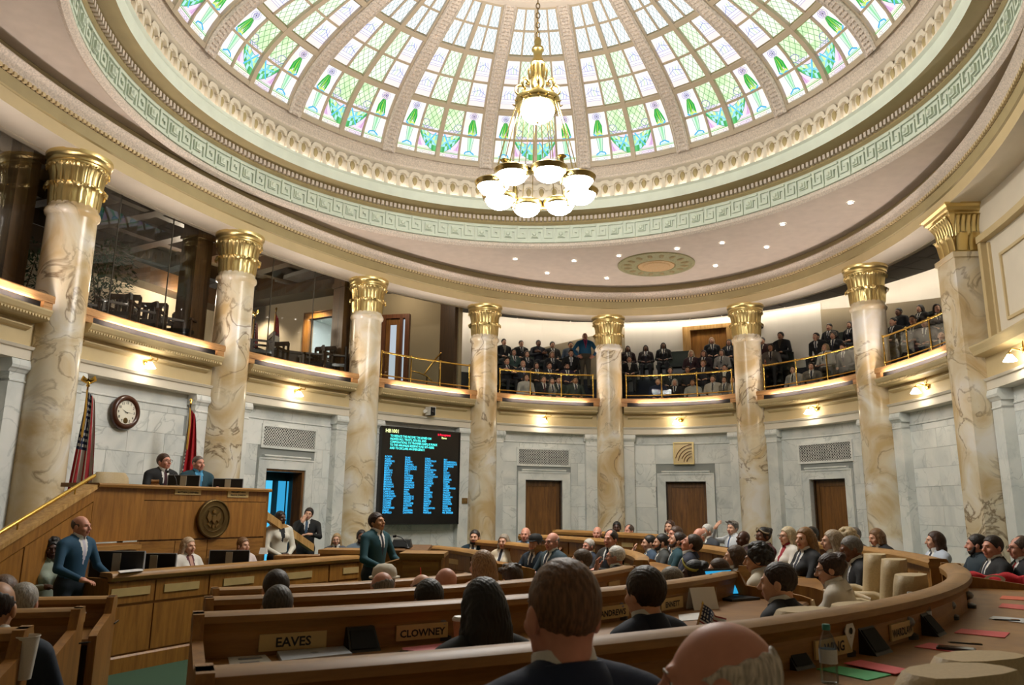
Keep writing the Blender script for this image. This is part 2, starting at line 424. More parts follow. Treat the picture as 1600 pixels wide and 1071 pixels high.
for sgn in (-1, 1):
    X = lambda u: sgn * u
    # lattice of lozenges in the inner lights (tiers 0 top, 1, 2) and outer ones of tier 2
    for tier in (0, 1, 2):
        c = ['6f9a66', '86a37c', '8f9c94'][tier]
        for (ua, ub) in (((.05, .475),) if tier < 2 else ((.05, .475), (.525, .95))):
            for (va, vb) in (((.515, .94),) if tier == 0 else ((.06, .485), (.515, .94))):
                va += tier; vb += tier; m = 3; k = 4
                for i in range(-m, m + 1):
                    for s2 in (-1, 1):
                        P = []
                        for j in range(13):
                            t = j / 12; u = (i / m + s2 * t * k / m * .75) % 2
                            u = u if u <= 1 else 2 - u
                            P.append((X(ua + (ub - ua) * u), va + (vb - va) * t))
                        line(P, .012, c, L2)
    # torch figure in the outer light
    C = .74
    for q in range(8):
        a = 2 * PI * q / 8; circ(X(C + .05 * math.cos(a)), .87 + .036 * math.sin(a), .022, '7a6fb0', .012, 6)
    circ(X(C), .87, .105, '8a84b8', .01, 12); circ(X(C), .87, .012, '3d3a6a', .02, 6)
    for q in range(7):
        a0, a1 = -.62 + 1.24 * q / 7, -.62 + 1.24 * (q + 1) / 7; g = ['38a83c', '6cc457', '2f9a48', 'a6d64e', '52b948', '7fd069', '37a24a'][q]
        e = .05 * ((q * 37) % 3) / 2
        poly([(X(C + .07 * a0), .815 - .03 * abs(a0)), (X(C + .07 * a1), .815 - .03 * abs(a1)), (X(C + .15 * a1), .69), (X(C + .17 * a1 + .02), .58 + e), (X(C + .17 * (a0 + a1) / 2 + .02), .52 + e * 1.5), (X(C + .17 * a0 + .02), .58 + e), (X(C + .15 * a0), .69)], g)
        line([(X(C + .07 * a0), .80), (X(C + .15 * a0), .69), (X(C + .17 * a0 + .02), .57)], .008, '2f8a48')
    for q, g in enumerate(['e6e88a', 'd4e27a', 'b9dd8c']): poly([(X(C - .09 + .06 * q), .57), (X(C - .03 + .06 * q), .57), (X(C - .045 + .05 * q), .50), (X(C - .085 + .05 * q), .50)], g)
    line([(X(C - .13), .50), (X(C - .02), .53), (X(C + .04), .50), (X(C + .13), .56)], .035, '5cb6dc')
    for q in range(3): poly([(X(C - .07 + .045 * q), .48), (X(C - .025 + .045 * q), .48), (X(C - .02 + .02 * q), .22), (X(C - .04 + .02 * q), .22)], ['bfe3c4', '8fd0a0', 'cfe9d6'][q])
    line([(X(C - .08), .48), (X(C - .045), .22)], .01, '3f9a86'); line([(X(C + .065), .48), (X(C + .02), .22)], .01, '3f9a86')
    line([(X(C - .12), .17), (X(C - .1), .21), (X(C), .23), (X(C + .1), .18)], .03, '4aa9d8'); poly([(X(C - .13), .155), (X(C + .13), .155), (X(C + .06), .20), (X(C - .06), .20)], 'bfe0ea')
    line([(X(.525), .145), (X(.95), .145)], .016, '5fae4e'); line([(X(.525), .165), (X(.95), .165)], .008, '5fae4e')
    line([(X(.05), .145), (X(.475), .145)], .016, '5fae4e'); line([(X(.05), .165), (X(.475), .165)], .008, '5fae4e')
    for u in (.16, .37, .63, .84): circ(X(u), .10, .036, '8c92a8', .008, 8)
    for u0, u1 in ((.05, .12), (.20, .33), (.41, .475), (.67, .80)): line([(X(u0), .085), (X(u1), .085)], .007, '9aa39a'); line([(X(u0), .115), (X(u1), .115)], .007, '9aa39a')
    # shields and plinth lines beside the torch
    circ(X(.40), .62, .10, '8078b4', .014, 12); line([(X(.2), .56), (X(.475), .56)], .01, '8d86ba'); line([(X(.2), .535), (X(.475), .535)], .01, '8d86ba'); poly([(X(.05), .515), (X(.475), .515), (X(.475), .55), (X(.05), .55)], 'ece3ee', L1)
    # swag
    N = 8
    for q in range(N):
        t0, t1 = q / N, (q + 1) / N
        def sw(t, o): return (X(.05 + .425 * t), .20 + .27 * t ** 2 + o * (.10 - .05 * t))
        for b, g in enumerate((['5fb874', 'b5dfa0', '86cfc9', '3f9fae'], ['4ba05a', 'a4dadc', 'cfe59a', 'a9dcb8'], ['a9dde4', '62b06c', 'c9e8e2', 'c3e396'])[q % 3][:3]):
            poly([sw(t0, b - .6), sw(t1, b - .6), sw(t1, b + .4), sw(t0, b + .4)], g)
        line([sw(t0, -.6), sw(t1, -.6)], .01, '2f7f6a'); line([sw(t0, 2.4), sw(t1, 2.4)], .01, '2f7f6a')
    line([(X(.10), .47), (X(.2), .34), (X(.30), .22)], .034, '62bfe0'); line([(X(.06), .25), (X(.22), .36), (X(.40), .40)], .026, '7fcbe6')
    line([(X(.42), .2), (X(.475), .40)], .012, 'b78fc0'); poly([(X(.36), .2), (X(.475), .2), (X(.475), .33)], 'd9b3d6', L1)
    # middle tier, outer light: plinth with scroll
    for dv in (1.0, 1.46):
        poly([(X(.525), dv + .06), (X(.95), dv + .06), (X(.95), dv + .16), (X(.525), dv + .16)], 'e9dcd8', L1)
        for h in (.16, .19, .24): line([(X(.525), dv + h), (X(.95), dv + h)], .009, '9a94c2')
        for q in range(4): line([(X(.60 + .08 * q), dv + .24), (X(.63 + .08 * q), dv + .33), (X(.58 + .08 * q), dv + .40)], .014, ['8aa4cc', '9ecf9a', '7f9ad0', 'a9a3cc'][q])
        line([(X(.55), dv + .30), (X(.75), dv + .36), (X(.93), dv + .28)], .012, '7c90c4')
bay_me = colmesh('glass_motif', mot, PANE)

# window bars of one bay
wb = MB()


def strip(u0, v0, u1, v1, wd, dep, n, mi=0, lift0=0.):
    G = []
    for i in range(n + 1):
        t = i / n; u = u0 + (u1 - u0) * t; v = v0 + (v1 - v0) * t; r = float(dome(v)[0]); hw = wd / 2 / (r * (BAY / 2))
        hv = wd / 2 / 1.25
        if u0 == u1: a, b = (u - hw, v), (u + hw, v)
        else: a, b = (u, v - hv), (u, v + hv)
        G.append([dpt(*a, -.02 + lift0), dpt(*a, dep), dpt(*b, dep), dpt(*b, -.02 + lift0)])
    wb.grid(G, mi)


for u in (-.5, .5): strip(u, 0, u, 3, .045, .04, 12)
for v in (.5, 1.5, 2.5): strip(-1, v, 1, v, .045, .04, 6)
strip(0, 0, 0, 3, .11, .09, 12)
for v in (.03, 1, 2, 2.97): strip(-1, v, 1, v, .10, .085, 6)
for u in (-.975, .975): strip(u, 0, u, 3, .06, .075, 12)
bar_me = wb.mesh('window_bars', BARM)
# rib with raised leaf chain
rb = MB(); G = []
for i in range(25):
    r, z = dome(3 * i / 24); r = float(r); z = float(z); hw = .15 - .02 * i / 24
    G.append([(r + .03, -hw, z + .03), (r - .07, -hw, z - .09), (r - .09, -hw * .8, z - .12), (r - .07, -hw * .66, z - .09), (r - .07, hw * .66, z - .09), (r - .09, hw * .8, z - .12), (r - .07, hw, z - .09), (r + .03, hw, z + .03)])
rb.grid(G)
rib_me = rb.mesh('dome_rib', RIBM, 35)
ch = MB()
for i in range(44):
    r, z = dome(3 * (i + .5) / 44); r = float(r) - .07; z = float(z) - .09
    for sx in (-1, 1): ch.add(np.array([(r, sx * .005, z - .0), (r, sx * .07, z), (r - .03, sx * .035, z - .035), (r - .02, sx * .012, z - .05), (r - .03, sx * .075, z - .06)]), [(0, 1, 2), (2, 1, 4), (0, 2, 3)])
leafchain_me = ch.mesh('leaf_chain', ORN)
MW0 = Matrix.Translation((CX, CY, 0))
for k in range(16):
    a = A0 - BAY * k
    wn = link('window_%d' % (k + 1), None, None, mw=MW0 @ Matrix.Rotation(a, 4, 'Z'), kind='structure')
    for me in pane_me: link('pane', me, wn)
    link('glass_motif', bay_me, wn, kind='stuff'); link('window_bars', bar_me, wn)
    r_ = link('dome_rib', rib_me, ceiling, rz=a + BAY / 2); link('leaf_chain', leafchain_me, r_, kind='stuff')
# eye of the dome
ring('oculus_ring', [(2.80, 11.77), (2.70, 11.68), (2.55, 11.70), (2.50, 11.80), (2.38, 11.78), (2.34, 11.90)], PINK)
ring('oculus_cap', [(2.40, 11.88), (1.6, 12.05), (.25, 12.15), (.01, 12.15)], PINK)
ring('dome_back', [(6.3, 9.7), (5.6, 10.9), (4.2, 11.7), (2.9, 12.2), (.01, 12.4)], TAN)

# crescent ceiling between drum and colonnade
cr = MB(); n = 160; G = []
for i in range(n):
    t = -PI + 2 * PI * i / n; a = ET(t, -.02); d = a - CEN; q = d / np.linalg.norm(d); inn = q * 6.62
    G.append([(d[0], d[1], 7.95), (*(d * .5 + inn * .5), 7.95), (inn[0], inn[1], 7.95)])
cr.grid(G, closeu=True); cr.build('flat_soffit', PINK, ceiling)


def ebelt(name, prof, mat, smooth=40, n=200):
    G = []
    for i in range(n):
        s = _S[-1] * i / n; G.append([(*(ES(s, o) - CEN), z) for o, z in prof])
    return MB().grid(G, closeu=True).build(name, mat, ceiling, smooth)


ebelt('frieze_band', [(-.06, 7.97), (-.08, 7.93), (-.06, 7.90), (-.06, 7.72)], TAN)
ebelt('acanthus_moulding', [(-.06, 7.74), (-.24, 7.76), (-.26, 7.73), (-.20, 7.66), (-.15, 7.56)], ORN)
ebelt('upper_fascia', [(-.15, 7.50), (-.15, 7.32), (-.12, 7.30)], TAN)
ebelt('lower_fascia', [(-.12, 7.30), (-.12, 7.10)], CREAM)
ebelt('architrave_soffit', [(-.12, 7.10), (.05, 7.095), (.05, 7.11), (.50, 7.11), (.50, 7.095), (.62, 7.10), (.62, 7.62)], CREAM_L)
bd = MB(); nb = 620
for k in range(nb):
    s = _S[-1] * k / nb; p = ES(s, -.17) - CEN; nrm = EN(s); bd.box((*p, 7.53), (.05, .055, .05), math.atan2(nrm[1], nrm[0]))
bd.build('bead_row', CREAM, ceiling, kind='stuff')
ebelt('bead_fillet', [(-.15, 7.5), (-.155, 7.56)], DARKW)
# medallion in the crescent
md = MB(); md.lathe([(.98, 7.955), (.98, 7.915), (.90, 7.90), (.86, 7.93), (.60, 7.915), (.56, 7.89), (.50, 7.89), (.48, 7.92)], 48, (3.7 - CX, 19.05 - CY, 0))
med = md.build('ceiling_medallion', M('olive_plaster', 'a3a079', .6, bump=.6, scale=30, var=.15), ceiling, 40)
MB().lathe([(.48, 7.93), (.46, 7.885), (.36, 7.90), (.33, 7.87), (.15, 7.88), (.02, 7.86)], 32, (3.7 - CX, 19.05 - CY, 0)).build('medallion_boss', M('gilt_plaster', 'd0b183', .5, bump=.5, scale=40, var=.15), med, 40)
for k in range(16):
    a = 2 * PI * k / 16; lb = MB(); lb.lathe([(.001, -.05), (.09, -.03), (.11, 0)], 6, (0, 0, 0), sx=1.1, sy=.6)
    V = lb.v[0]; c_, s_ = math.cos(a), math.sin(a); lb.v[0] = np.stack([V[:, 0] * c_ - V[:, 1] * s_ + .73 * c_ + 3.7 - CX, V[:, 0] * s_ + V[:, 1] * c_ + .73 * s_ + 19.05 - CY, V[:, 2] + 7.925], -1)
    lb.build('medallion_leaf', TAN, med, True)
# recessed lamps of the crescent
DL = [(897, 408), (855, 427), (967, 400), (948, 435), (1058, 389), (1128, 380), (1198, 386.5), (1118, 415.6), (1329, 317), (1223, 350.6), (805, 405)]
dm = MB().lathe([(.075, 0), (.075, -.012), (.055, -.015), (.05, .0)], 16).mesh('trim_ring', M('lamp_ring', 'd9d4cc', .4), True)
dl = MB().lathe([(.05, -.002), (.001, -.006)], 16).mesh('lamp_lens', emis('downlight_lens', 'fff6e8', 12.))
dn = ['first', 'second', 'third', 'fourth', 'fifth', 'sixth', 'seventh', 'eighth', 'ninth', 'tenth', 'eleventh']
order = sorted(range(len(DL)), key=lambda i: DL[i][0])
for rank, i in enumerate(order):
    p = at(*DL[i], z=7.94)
    t = thing('downlight', 'small round recessed ceiling light, %s from the left in the crescent around the medallion' % dn[rank], 'light', p, group='recessed lights in the crescent ceiling')
    link('trim_ring', dm, t); link('lamp_lens', dl, t)
# ================================================================ FLOOR, WALLS, COLUMNS, GALLERY FRONT
def s_of(px, py, off):
    """arc length where the sight line through a pixel column meets the ellipse pushed off outwards (far side)"""
    d = ray(px, py); az = math.atan2(d[0], d[1]); s = np.linspace(SK[0] - 2, SK[9] + 2, 4000); P = ES(s, np.full(4000, off))
    a = np.arctan2(P[:, 0], P[:, 1]); ok = P[:, 1] > 1; i = np.where(ok)[0][np.argmin(np.abs(a[ok] - az))]; return float(s[i])


def z_of(px, py, off):
    s = s_of(px, py, off); p = ES(s, off); d = ray(px, py); return ZC + math.hypot(*p) * d[2] / math.hypot(d[0], d[1])


fl = MB(); fl.prism([tuple(ET(-PI + 2 * PI * i / 96, 3.)) for i in range(96)], -.1, 0.)
fl.build('floor', CARPET, kind='structure')
rear = MB(); nR = 60; sr = np.linspace(SK[9], _S[-1] + SK[0], nR)
G = [[(*ES(s % _S[-1], 1.6), z) for z in (0, 7.6)] for s in sr]
rear.grid(G); rear.build('wall_rear', WALLB, kind='structure')
rc = MB(); rc.grid([[(*ES(s % _S[-1], .5), 7.6), (*ES(s % _S[-1], 1.7), 7.6)] for s in sr]); rc.build('ceiling_rear', WALLB, kind='structure')
for nm_, s_, d_ in (('wall_end_right', SK[9], .1), ('wall_end_left', SK[0], -.1)):
    ew = MB(); ew.abox(s_, s_ + d_, .3, 1.7, 0, 7.6); ew.build(nm_, WALLB, kind='structure')
DIRS = ['west_southwest', 'west', 'west_northwest', 'northwest', 'north', 'north_northeast', 'northeast', 'east', 'east_southeast']
WOFF = .45
DOORC = {2: (446, 733), 4: (849, 749), 5: (1072, 752), 6: (1294, 750)}
srng = random.Random(11)
PANELJ = M('marble_joint', '8d918e', .8)
door_no = 0
for k in range(9):
    a, b = SK[k], SK[k + 1]
    wl = thing('wall_' + DIRS[k], None, None, (*ES((a + b) / 2, WOFF), 0), kind='structure'); O = Vector(wl.location)

    def P(mb, name, mats, smooth=False, kind=None, parent=None):
        for q in mb.v: q -= np.array(O)
        return mb.build(name, mats, parent or wl, smooth, kind)
    dz = None
    if k in DOORC:
        s_c = s_of(*DOORC[k], WOFF); hw = .52; dz = (s_c - hw, s_c + hw, 2.50)
    # backing
    if dz:
        m = MB(); m.abox(a, dz[0], .46, .75, 0, 3.77, 5); m.abox(dz[1], b, .46, .75, 0, 3.77, 5); m.abox(dz[0], dz[1], .46, .75, 2.5, 3.77, 3)
    else:
        m = MB(); m.abox(a, b, .46, .75, 0, 3.77, 10)
    P(m, 'backing', PANELJ)
    # stones
    lo, hi = a + .66, b - .66
    if k == 0: lo = b - 2.6
    frame = (dz[0] - .24, dz[1] + .24, 2.86) if dz else None
    z = .0; row = 0; top = 3.50
    while z < top - .05:
        hgt = .375 if k in (0, 1, 7, 8) else (.62 if row % 2 == 0 else .56)
        z1 = min(z + hgt, top); L = .80 if k in (0, 1, 7, 8) else 1.1
        s = lo - (L / 2 if row % 2 else 0)
        while s < hi - .02:
            s1 = s + L; c0, c1 = max(s, lo), min(s1, hi); s = s1
            if c1 - c0 < .06: continue
            segs = [(c0, c1)]
            if frame and z < frame[2] - .01:
                segs = [q for q in ((c0, min(c1, frame[0])), (max(c0, frame[1]), c1)) if q[1] - q[0] > .05]
            zz = z1
            for (q0, q1) in segs:
                pr = srng.uniform(0, .003); mb = MB(); mb.abox(q0 + .0025, q1 - .0025, WOFF - pr, WOFF + .03, z + .0025, zz - .0025, 2); P(mb, 'stone', MARBLE_W)
        z = z1; row += 1
    # string course under the architrave
    m = MB(); m.sweep(lo, hi, [(WOFF, 3.50), (WOFF - .02, 3.51), (WOFF - .02, 3.53), (WOFF - .005, 3.54), (WOFF - .005, 3.77), (WOFF + .03, 3.77), (WOFF + .03, 3.5)], 8); P(m, 'string_course', MARBLE_W)
    # pilasters either side of the columns
    for sc_, lab in ((a + .50, 0), (b - .50, 1)):
        if k == 0 and lab == 0: continue
        m = MB(); m.abox(sc_ - .16, sc_ + .16, .26, .47, .25, 3.58, 1); m.abox(sc_ - .19, sc_ + .19, .22, .47, 0, .25, 1)
        m.sweep(sc_ - .16, sc_ + .16, [(.26, 3.44), (.245, 3.45), (.245, 3.47), (.26, 3.48), (.47, 3.48), (.47, 3.44)], 1)
        m.sweep(sc_ - .20, sc_ + .20, [(.25, 3.58), (.225, 3.62), (.20, 3.64), (.19, 3.68), (.20, 3.72), (.215, 3.77), (.47, 3.77), (.47, 3.58)], 1)
        P(m, 'pilaster', MARBLE_W)
    if dz:
        door_no += 1
        fr_ = MB(); x0, x1, zt = dz
        for q0, q1 in ((x0 - .22, x0), (x1, x1 + .22)):
            fr_.abox(q0, q1, .41, .62, 0, zt + .22, 1)
        fr_.abox(x0, x1, .41, .62, zt, zt + .22, 3)
        fr_.sweep(x0 - .10, x1 + .10, [(.41, zt + .22), (.395, zt + .24), (.375, zt + .255), (.375, zt + .275), (.40, zt + .285), (.47, zt + .29), (.47, zt + .22)], 3)
        for q0, q1, z0_, z1_ in ((x0 - .22, x0 - .19, 0, zt + .19), (x1 + .19, x1 + .22, 0, zt + .19), (x0 - .22, x1 + .22, zt + .19, zt + .22)): fr_.abox(q0, q1, .395, .42, z0_, z1_, 2)
        P(fr_, 'door_surround', MARBLE_W)
        dt = thing('door_%d' % door_no, None, None, (*ES(s_c, .62), 0), kind='structure'); DO = Vector(dt.location)
        def D(mb, name, mats, smooth=False):
            for q in mb.v: q -= np.array(DO)
            return mb.build(name, mats, dt, smooth)
        if k != 2:
            m = MB(); m.abox(x0, x1, .64, .68, 0, zt, 2); D(m, 'door_leaf', DOORWOOD)
            m = MB()
            for q0, q1, z0_, z1_ in ((x0, x0 + .11, 0, zt), (x1 - .11, x1, 0, zt), (x0 + .11, x1 - .11, zt - .16, zt), (x0 + .11, x1 - .11, 0, .25)): m.abox(q0, q1, .615, .64, z0_, z1_, 2)
            D(m, 'door_stile', OAK_D)
            m = MB(); m.abox(x0 - .0, x0 + .03, .55, .62, 0, zt, 1); m.abox(x1 - .03, x1, .55, .62, 0, zt, 1); m.abox(x0 + .03, x1 - .03, .55, .62, zt - .03, zt, 1); D(m, 'jamb', DARKW)
            m = MB(); q = ES(x1 - .2, .585); m.tube([(*q, 1.02), (*ES(x1 - .2, .56), 1.02), (*ES(x1 - .3, .56), 1.02)], .012, 6); D(m, 'door_handle', BRASS, True)
            m = MB(); m.abox(x0 - .1, x1 + .1, .75, .8, 0, 2.6, 1); D(m, 'dark_lobby', BLACKM)
        else:
            # open doorway: brown frame, transom and two leaves with daylit frosted panes standing in a lobby
            m = MB(); m.abox(x0, x0 + .04, .45, .75, 0, zt, 1); m.abox(x1 - .06, x1, .45, .75, 0, zt, 1); m.abox(x0 + .04, x1 - .06, .45, .75, zt - .05, zt, 1); D(m, 'jamb', OAK_D)
            bl = emis('daylit_frosted_pane', '3aa6da', .30); bl2 = emis('daylit_pale_pane', '4fbce6', .36)
            m = MB(); m.abox(x0 - .3, x1 + .6, 1.75, 1.85, 0, 3.2, 1); m.abox(x0 - .4, x0 - .3, .75, 1.85, 0, 3.2, 1); m.abox(x1 + .5, x1 + .6, .75, 1.85, 0, 3.2, 1); m.abox(x0 - .4, x1 + .6, .75, 1.85, 3.1, 3.2, 1); D(m, 'lobby_wall', DARKW)
            for j, (a_, b_) in enumerate(((404, 424), (434, 445), (447.5, 453))):
                q0, q1 = s_of(a_, 780, 1.66), s_of(b_, 780, 1.66); m = MB(); m.abox(q0, q1, 1.66, 1.68, .25, 2.30, 1); D(m, 'glass_pane', bl if j else bl2)
            # leaf opened towards the lobby on the right
            p0 = ES(s_of(475, 780, .85), .85); p1 = ES(s_of(456.5, 780, 1.45), 1.45); dv = (p1 - p0) / np.linalg.norm(p1 - p0); ag = math.atan2(dv[1], dv[0]); cpt_ = (p0 + p1) / 2; L_ = np.linalg.norm(p1 - p0)
            m = MB(); m.box((*cpt_, 1.2), (L_, .05, 2.4), ag); lf_ = D(m, 'door_leaf', DARKW)
            for t0, t1 in ((.08, .45), (.50, .86)):
                m = MB(); cc = p0 + (p1 - p0) * (t0 + t1) / 2; m.box((*cc, 1.25), (L_ * (t1 - t0), .062, 1.9), ag)
                for q in m.v: q -= np.array(DO)
                m.build('glass_pane', bl2 if t0 > .4 else bl, lf_)
    # grilles and the square louvre panel
    GR = {2: (411, 492, 685), 4: (810, 888, 715), 6: (1250, 1331, 707)}
    if k in GR:
        x0, x1, yc = GR[k]; s0, s1 = s_of(x0, yc, WOFF), s_of(x1, yc, WOFF); zc = z_of((x0 + x1) / 2, yc, WOFF); hz = .20
        gt = MB(); gt.abox(s0, s1, WOFF - .008, WOFF, zc - hz, zc + hz, 6); g0 = P(gt, 'vent_grille', BLACKM)
        m = MB()
        for q0, q1, z0_, z1_ in ((s0 - .05, s0, zc - hz - .05, zc + hz + .05), (s1, s1 + .05, zc - hz - .05, zc + hz + .05), (s0, s1, zc + hz, zc + hz + .05), (s0, s1, zc - hz - .05, zc - hz)): m.abox(q0, q1, WOFF - .03, WOFF, z0_, z1_, 5)
        P(m, 'grille_frame', MARBLE_W, parent=g0)
        m = MB(); nc, nr_ = 21, 6
        for i in range(nc):
            for j in range(nr_):
                s = s0 + (s1 - s0) * (i + .5) / nc; zz = zc - hz + 2 * hz * (j + .5) / nr_; r0, r1 = .033, .019; dd = ES(s + .01, .4) - ES(s - .01, .4); dd /= np.linalg.norm(dd); p = ES(s, WOFF - .012); R = []
                for q in range(8):
                    an = 2 * PI * q / 8 + PI / 8
                    R.append([(p[0] + dd[0] * rr * math.cos(an), p[1] + dd[1] * rr * math.cos(an), zz + rr * math.sin(an)) for rr in (r0, r1)])
                m.grid(R, closeu=True)
        P(m, 'grille_ring', MARBLE_W, kind='stuff', parent=g0)
    # architrave, frieze, cornice and ledge of the gallery front
    m = MB(); m.sweep(a + .25, b - .25, [(.27, 3.77), (.22, 3.78), (.22, 3.92), (.19, 3.93), (.17, 3.97), (.22, 3.985), (.75, 3.985), (.75, 3.77)], 12); P(m, 'architrave_band', CREAM_L)
    m = MB(); m.abox(a + .2, b - .2, .25, .75, 3.985, 4.36, 12); P(m, 'frieze', CREAM)
    if k < 8:
        c0, c1 = a + .38, b - .38
        m = MB(); m.sweep(c0 + .12, c1 - .12, [(.25, 4.20), (.19, 4.22), (.15, 4.25), (.15, 4.27), (.25, 4.28)], 12); P(m, 'bed_moulding', CREAM)
        m = MB(); m.sweep(c0, c1, [(.25, 4.34), (.02, 4.35), (-.02, 4.37), (-.02, 4.41), (-.04, 4.43), (-.07, 4.49), (-.07, 4.515), (.3, 4.53), (.5, 4.53), (.5, 4.34)], 14); P(m, 'cornice', CREAM)
        m = MB(); nd_ = int((c1 - c0) / .055)
        for i in range(nd_): m.abox(c0 + .055 * i + .01, c0 + .055 * i + .04, -.045, .02, 4.375, 4.405, 1)
        P(m, 'cornice_dentils', CREAM, kind='stuff')
        m = MB(); m.abox(c0 + .1, c1 - .1, .08, .5, 4.53, 4.64, 12); P(m, 'shadow_gap', BLACKM)  # matt black strip stands in for the shade of the recess
        m = MB(); m.abox(c0 - .1, c0 + .1, .02, .5, 4.53, 4.64, 1); m.abox(c1 - .1, c1 + .1, .02, .5, 4.53, 4.64, 1)
        m.sweep(c0 - .1, c1 + .1, [(.00, 4.64), (.0, 4.74), (.02, 4.76), (.55, 4.76), (.55, 4.64)], 14); P(m, 'ledge', wood('ledge_oak', '9c6c3c', 'cd9c66', stretch=(1.5, 1.5, 14)) if k == 0 else bpy.data.materials['ledge_oak'])
    else:
        m = MB(); m.sweep(a + .3, b, [(.25, 4.34), (.06, 4.37), (.04, 4.43), (-.0, 4.50), (-.0, 4.53), (.25, 4.55), (.5, 4.55), (.5, 4.34)], 14); P(m, 'cornice', CREAM)
        m = MB(); m.abox(a + .2, b, .40, .75, 4.5, 7.2, 14); P(m, 'upper_panel_wall', CREAM_L)
        for q0, q1, z0_, z1_, o in ((a + .42, a + .52, 4.55, 6.35, .30), (a + .42, b, 6.35, 6.47, .28), (a + .60, a + .66, 4.6, 6.3, .36), (a + .95, a + 1.0, 4.9, 5.95, .37), (a + .95, b, 5.95, 6.0, .37), (a + .95, b, 4.85, 4.9, .37), (a + .60, b, 4.58, 4.63, .36)):
            m = MB(); m.abox(q0, q1, o, .42, z0_, z1_, 6); P(m, 'panel_moulding', CREAM)
    if k == 5:
        sc5 = s_of(1069, 709, WOFF); zc5 = z_of(1069, 709, WOFF)
        t = thing('acoustic_panel', 'square cream louvre box with curved slots on marble above middle oak door', 'vent', (*ES(sc5, WOFF), zc5), group=None)
        nrm = EN(sc5); rz = math.atan2(nrm[1], nrm[0]) - PI / 2
        t.rotation_euler = (0, 0, rz)
        m = MB(); m.box((0, -.05, 0), (.56, .10, .60)); m.build('housing', CREAM, t)
        m = MB()
        for x, z, sx, sz in ((-.265, 0, .03, .60), (.265, 0, .03, .60), (0, .285, .5, .03), (0, -.285, .5, .03)): m.box((x, -.105, z), (sx, .03, sz))
        m.build('rim', GOLD, t)
        for r_, a0_, a1_ in ((.56, 93, 165), (.46, 92, 172), (.36, 94, 160), (.28, 95, 175), (.19, 97, 170)):
            m = MB(); pts = []
            for q in range(9):
                an = math.radians(a0_ + (a1_ - a0_) * q / 8); x = .24 + r_ * math.cos(an) * .85; z = -.26 + r_ * math.sin(an) * .88
                if abs(x) < .25 and abs(z) < .27: pts.append((x, -.103, z))
            if len(pts) > 1: m.tube(pts, .012, 6); m.build('slot', OAK_D, t)

# columns
ORD = ['first', 'second', 'third', 'fourth', 'fifth', 'sixth', 'seventh']
sh = MB(); sh.lathe([(.46, 0), (.46, .12), (.44, .14), (.45, .2), (.40, .26), (.39, .34), (.372, .38), (.374, 2.2), (.362, 4.6), (.352, 6.08), (.352, 6.10), (.385, 6.13), (.395, 6.17), (.385, 6.21), (.36, 6.23), (.35, 6.29)], 40)
sh_me = sh.mesh('shaft', MARBLE_G, 50)
cp = MB(); cp.lathe([(.34, 6.26), (.345, 6.32), (.35, 6.55), (.365, 6.75), (.40, 6.88), (.425, 6.92), (.425, 6.945), (.40, 6.95)], 40)
cp.lathe([(.40, 6.94), (.45, 6.955), (.455, 6.985), (.43, 7.00), (.44, 7.03), (.475, 7.05), (.482, 7.09), (.475, 7.115), (.0, 7.115)], 40)
cp_me = cp.mesh('capital', GOLD, 50)


def leaf_mesh(name, prof, width, lobes, n=5):
    """acanthus leaf: profile of (r,z) swept over a lobed width"""
    G = []; m = len(prof)
    for i, (r, z) in enumerate(prof):
        t = i / (m - 1); wd = width * (math.sin(PI * min(1, .35 + .62 * t)) ** .7) * (1 + .16 * math.sin(lobes * PI * t)) if t < .98 else width * .25
        G.append([((r + (-.022 + .022 * abs(j) / n * 1.0 if j else .012)) * math.cos(wd * j / n / r), (r + (-.022 + .022 * abs(j) / n if j else .012)) * math.sin(wd * j / n / r), z - (.02 * (j / n) ** 2 if t > .8 else 0)) for j in range(-n, n + 1)])
    return MB().grid(G).mesh(name, GOLD, True)


lf1 = leaf_mesh('acanthus_leaf', [(.355, 6.27), (.365, 6.36), (.37, 6.45), (.375, 6.53), (.395, 6.585), (.425, 6.60), (.445, 6.58), (.445, 6.55), (.43, 6.54)], .135, 7)
lf2 = leaf_mesh('tall_leaf', [(.36, 6.5), (.365, 6.62), (.375, 6.74), (.395, 6.84), (.425, 6.90), (.445, 6.905), (.452, 6.885), (.445, 6.87)], .07, 1, 3)
for k in range(1, 8):
    p = ES(SK[k], .2)
    t = thing('column', 'round gold-veined marble column with gilded leaf capital, %s column from the left' % ORD[k - 1], 'column', (*p, 0), group='columns of the hall', kind='thing')
    s_ = link('shaft', sh_me, t, rz=k * 1.3); c_ = link('capital', cp_me, t)
    for j in range(10): link('acanthus_leaf', lf1, c_, rz=2 * PI * j / 10 + k)
    for j in range(20): link('tall_leaf', lf2, c_, rz=2 * PI * j / 20 + k)
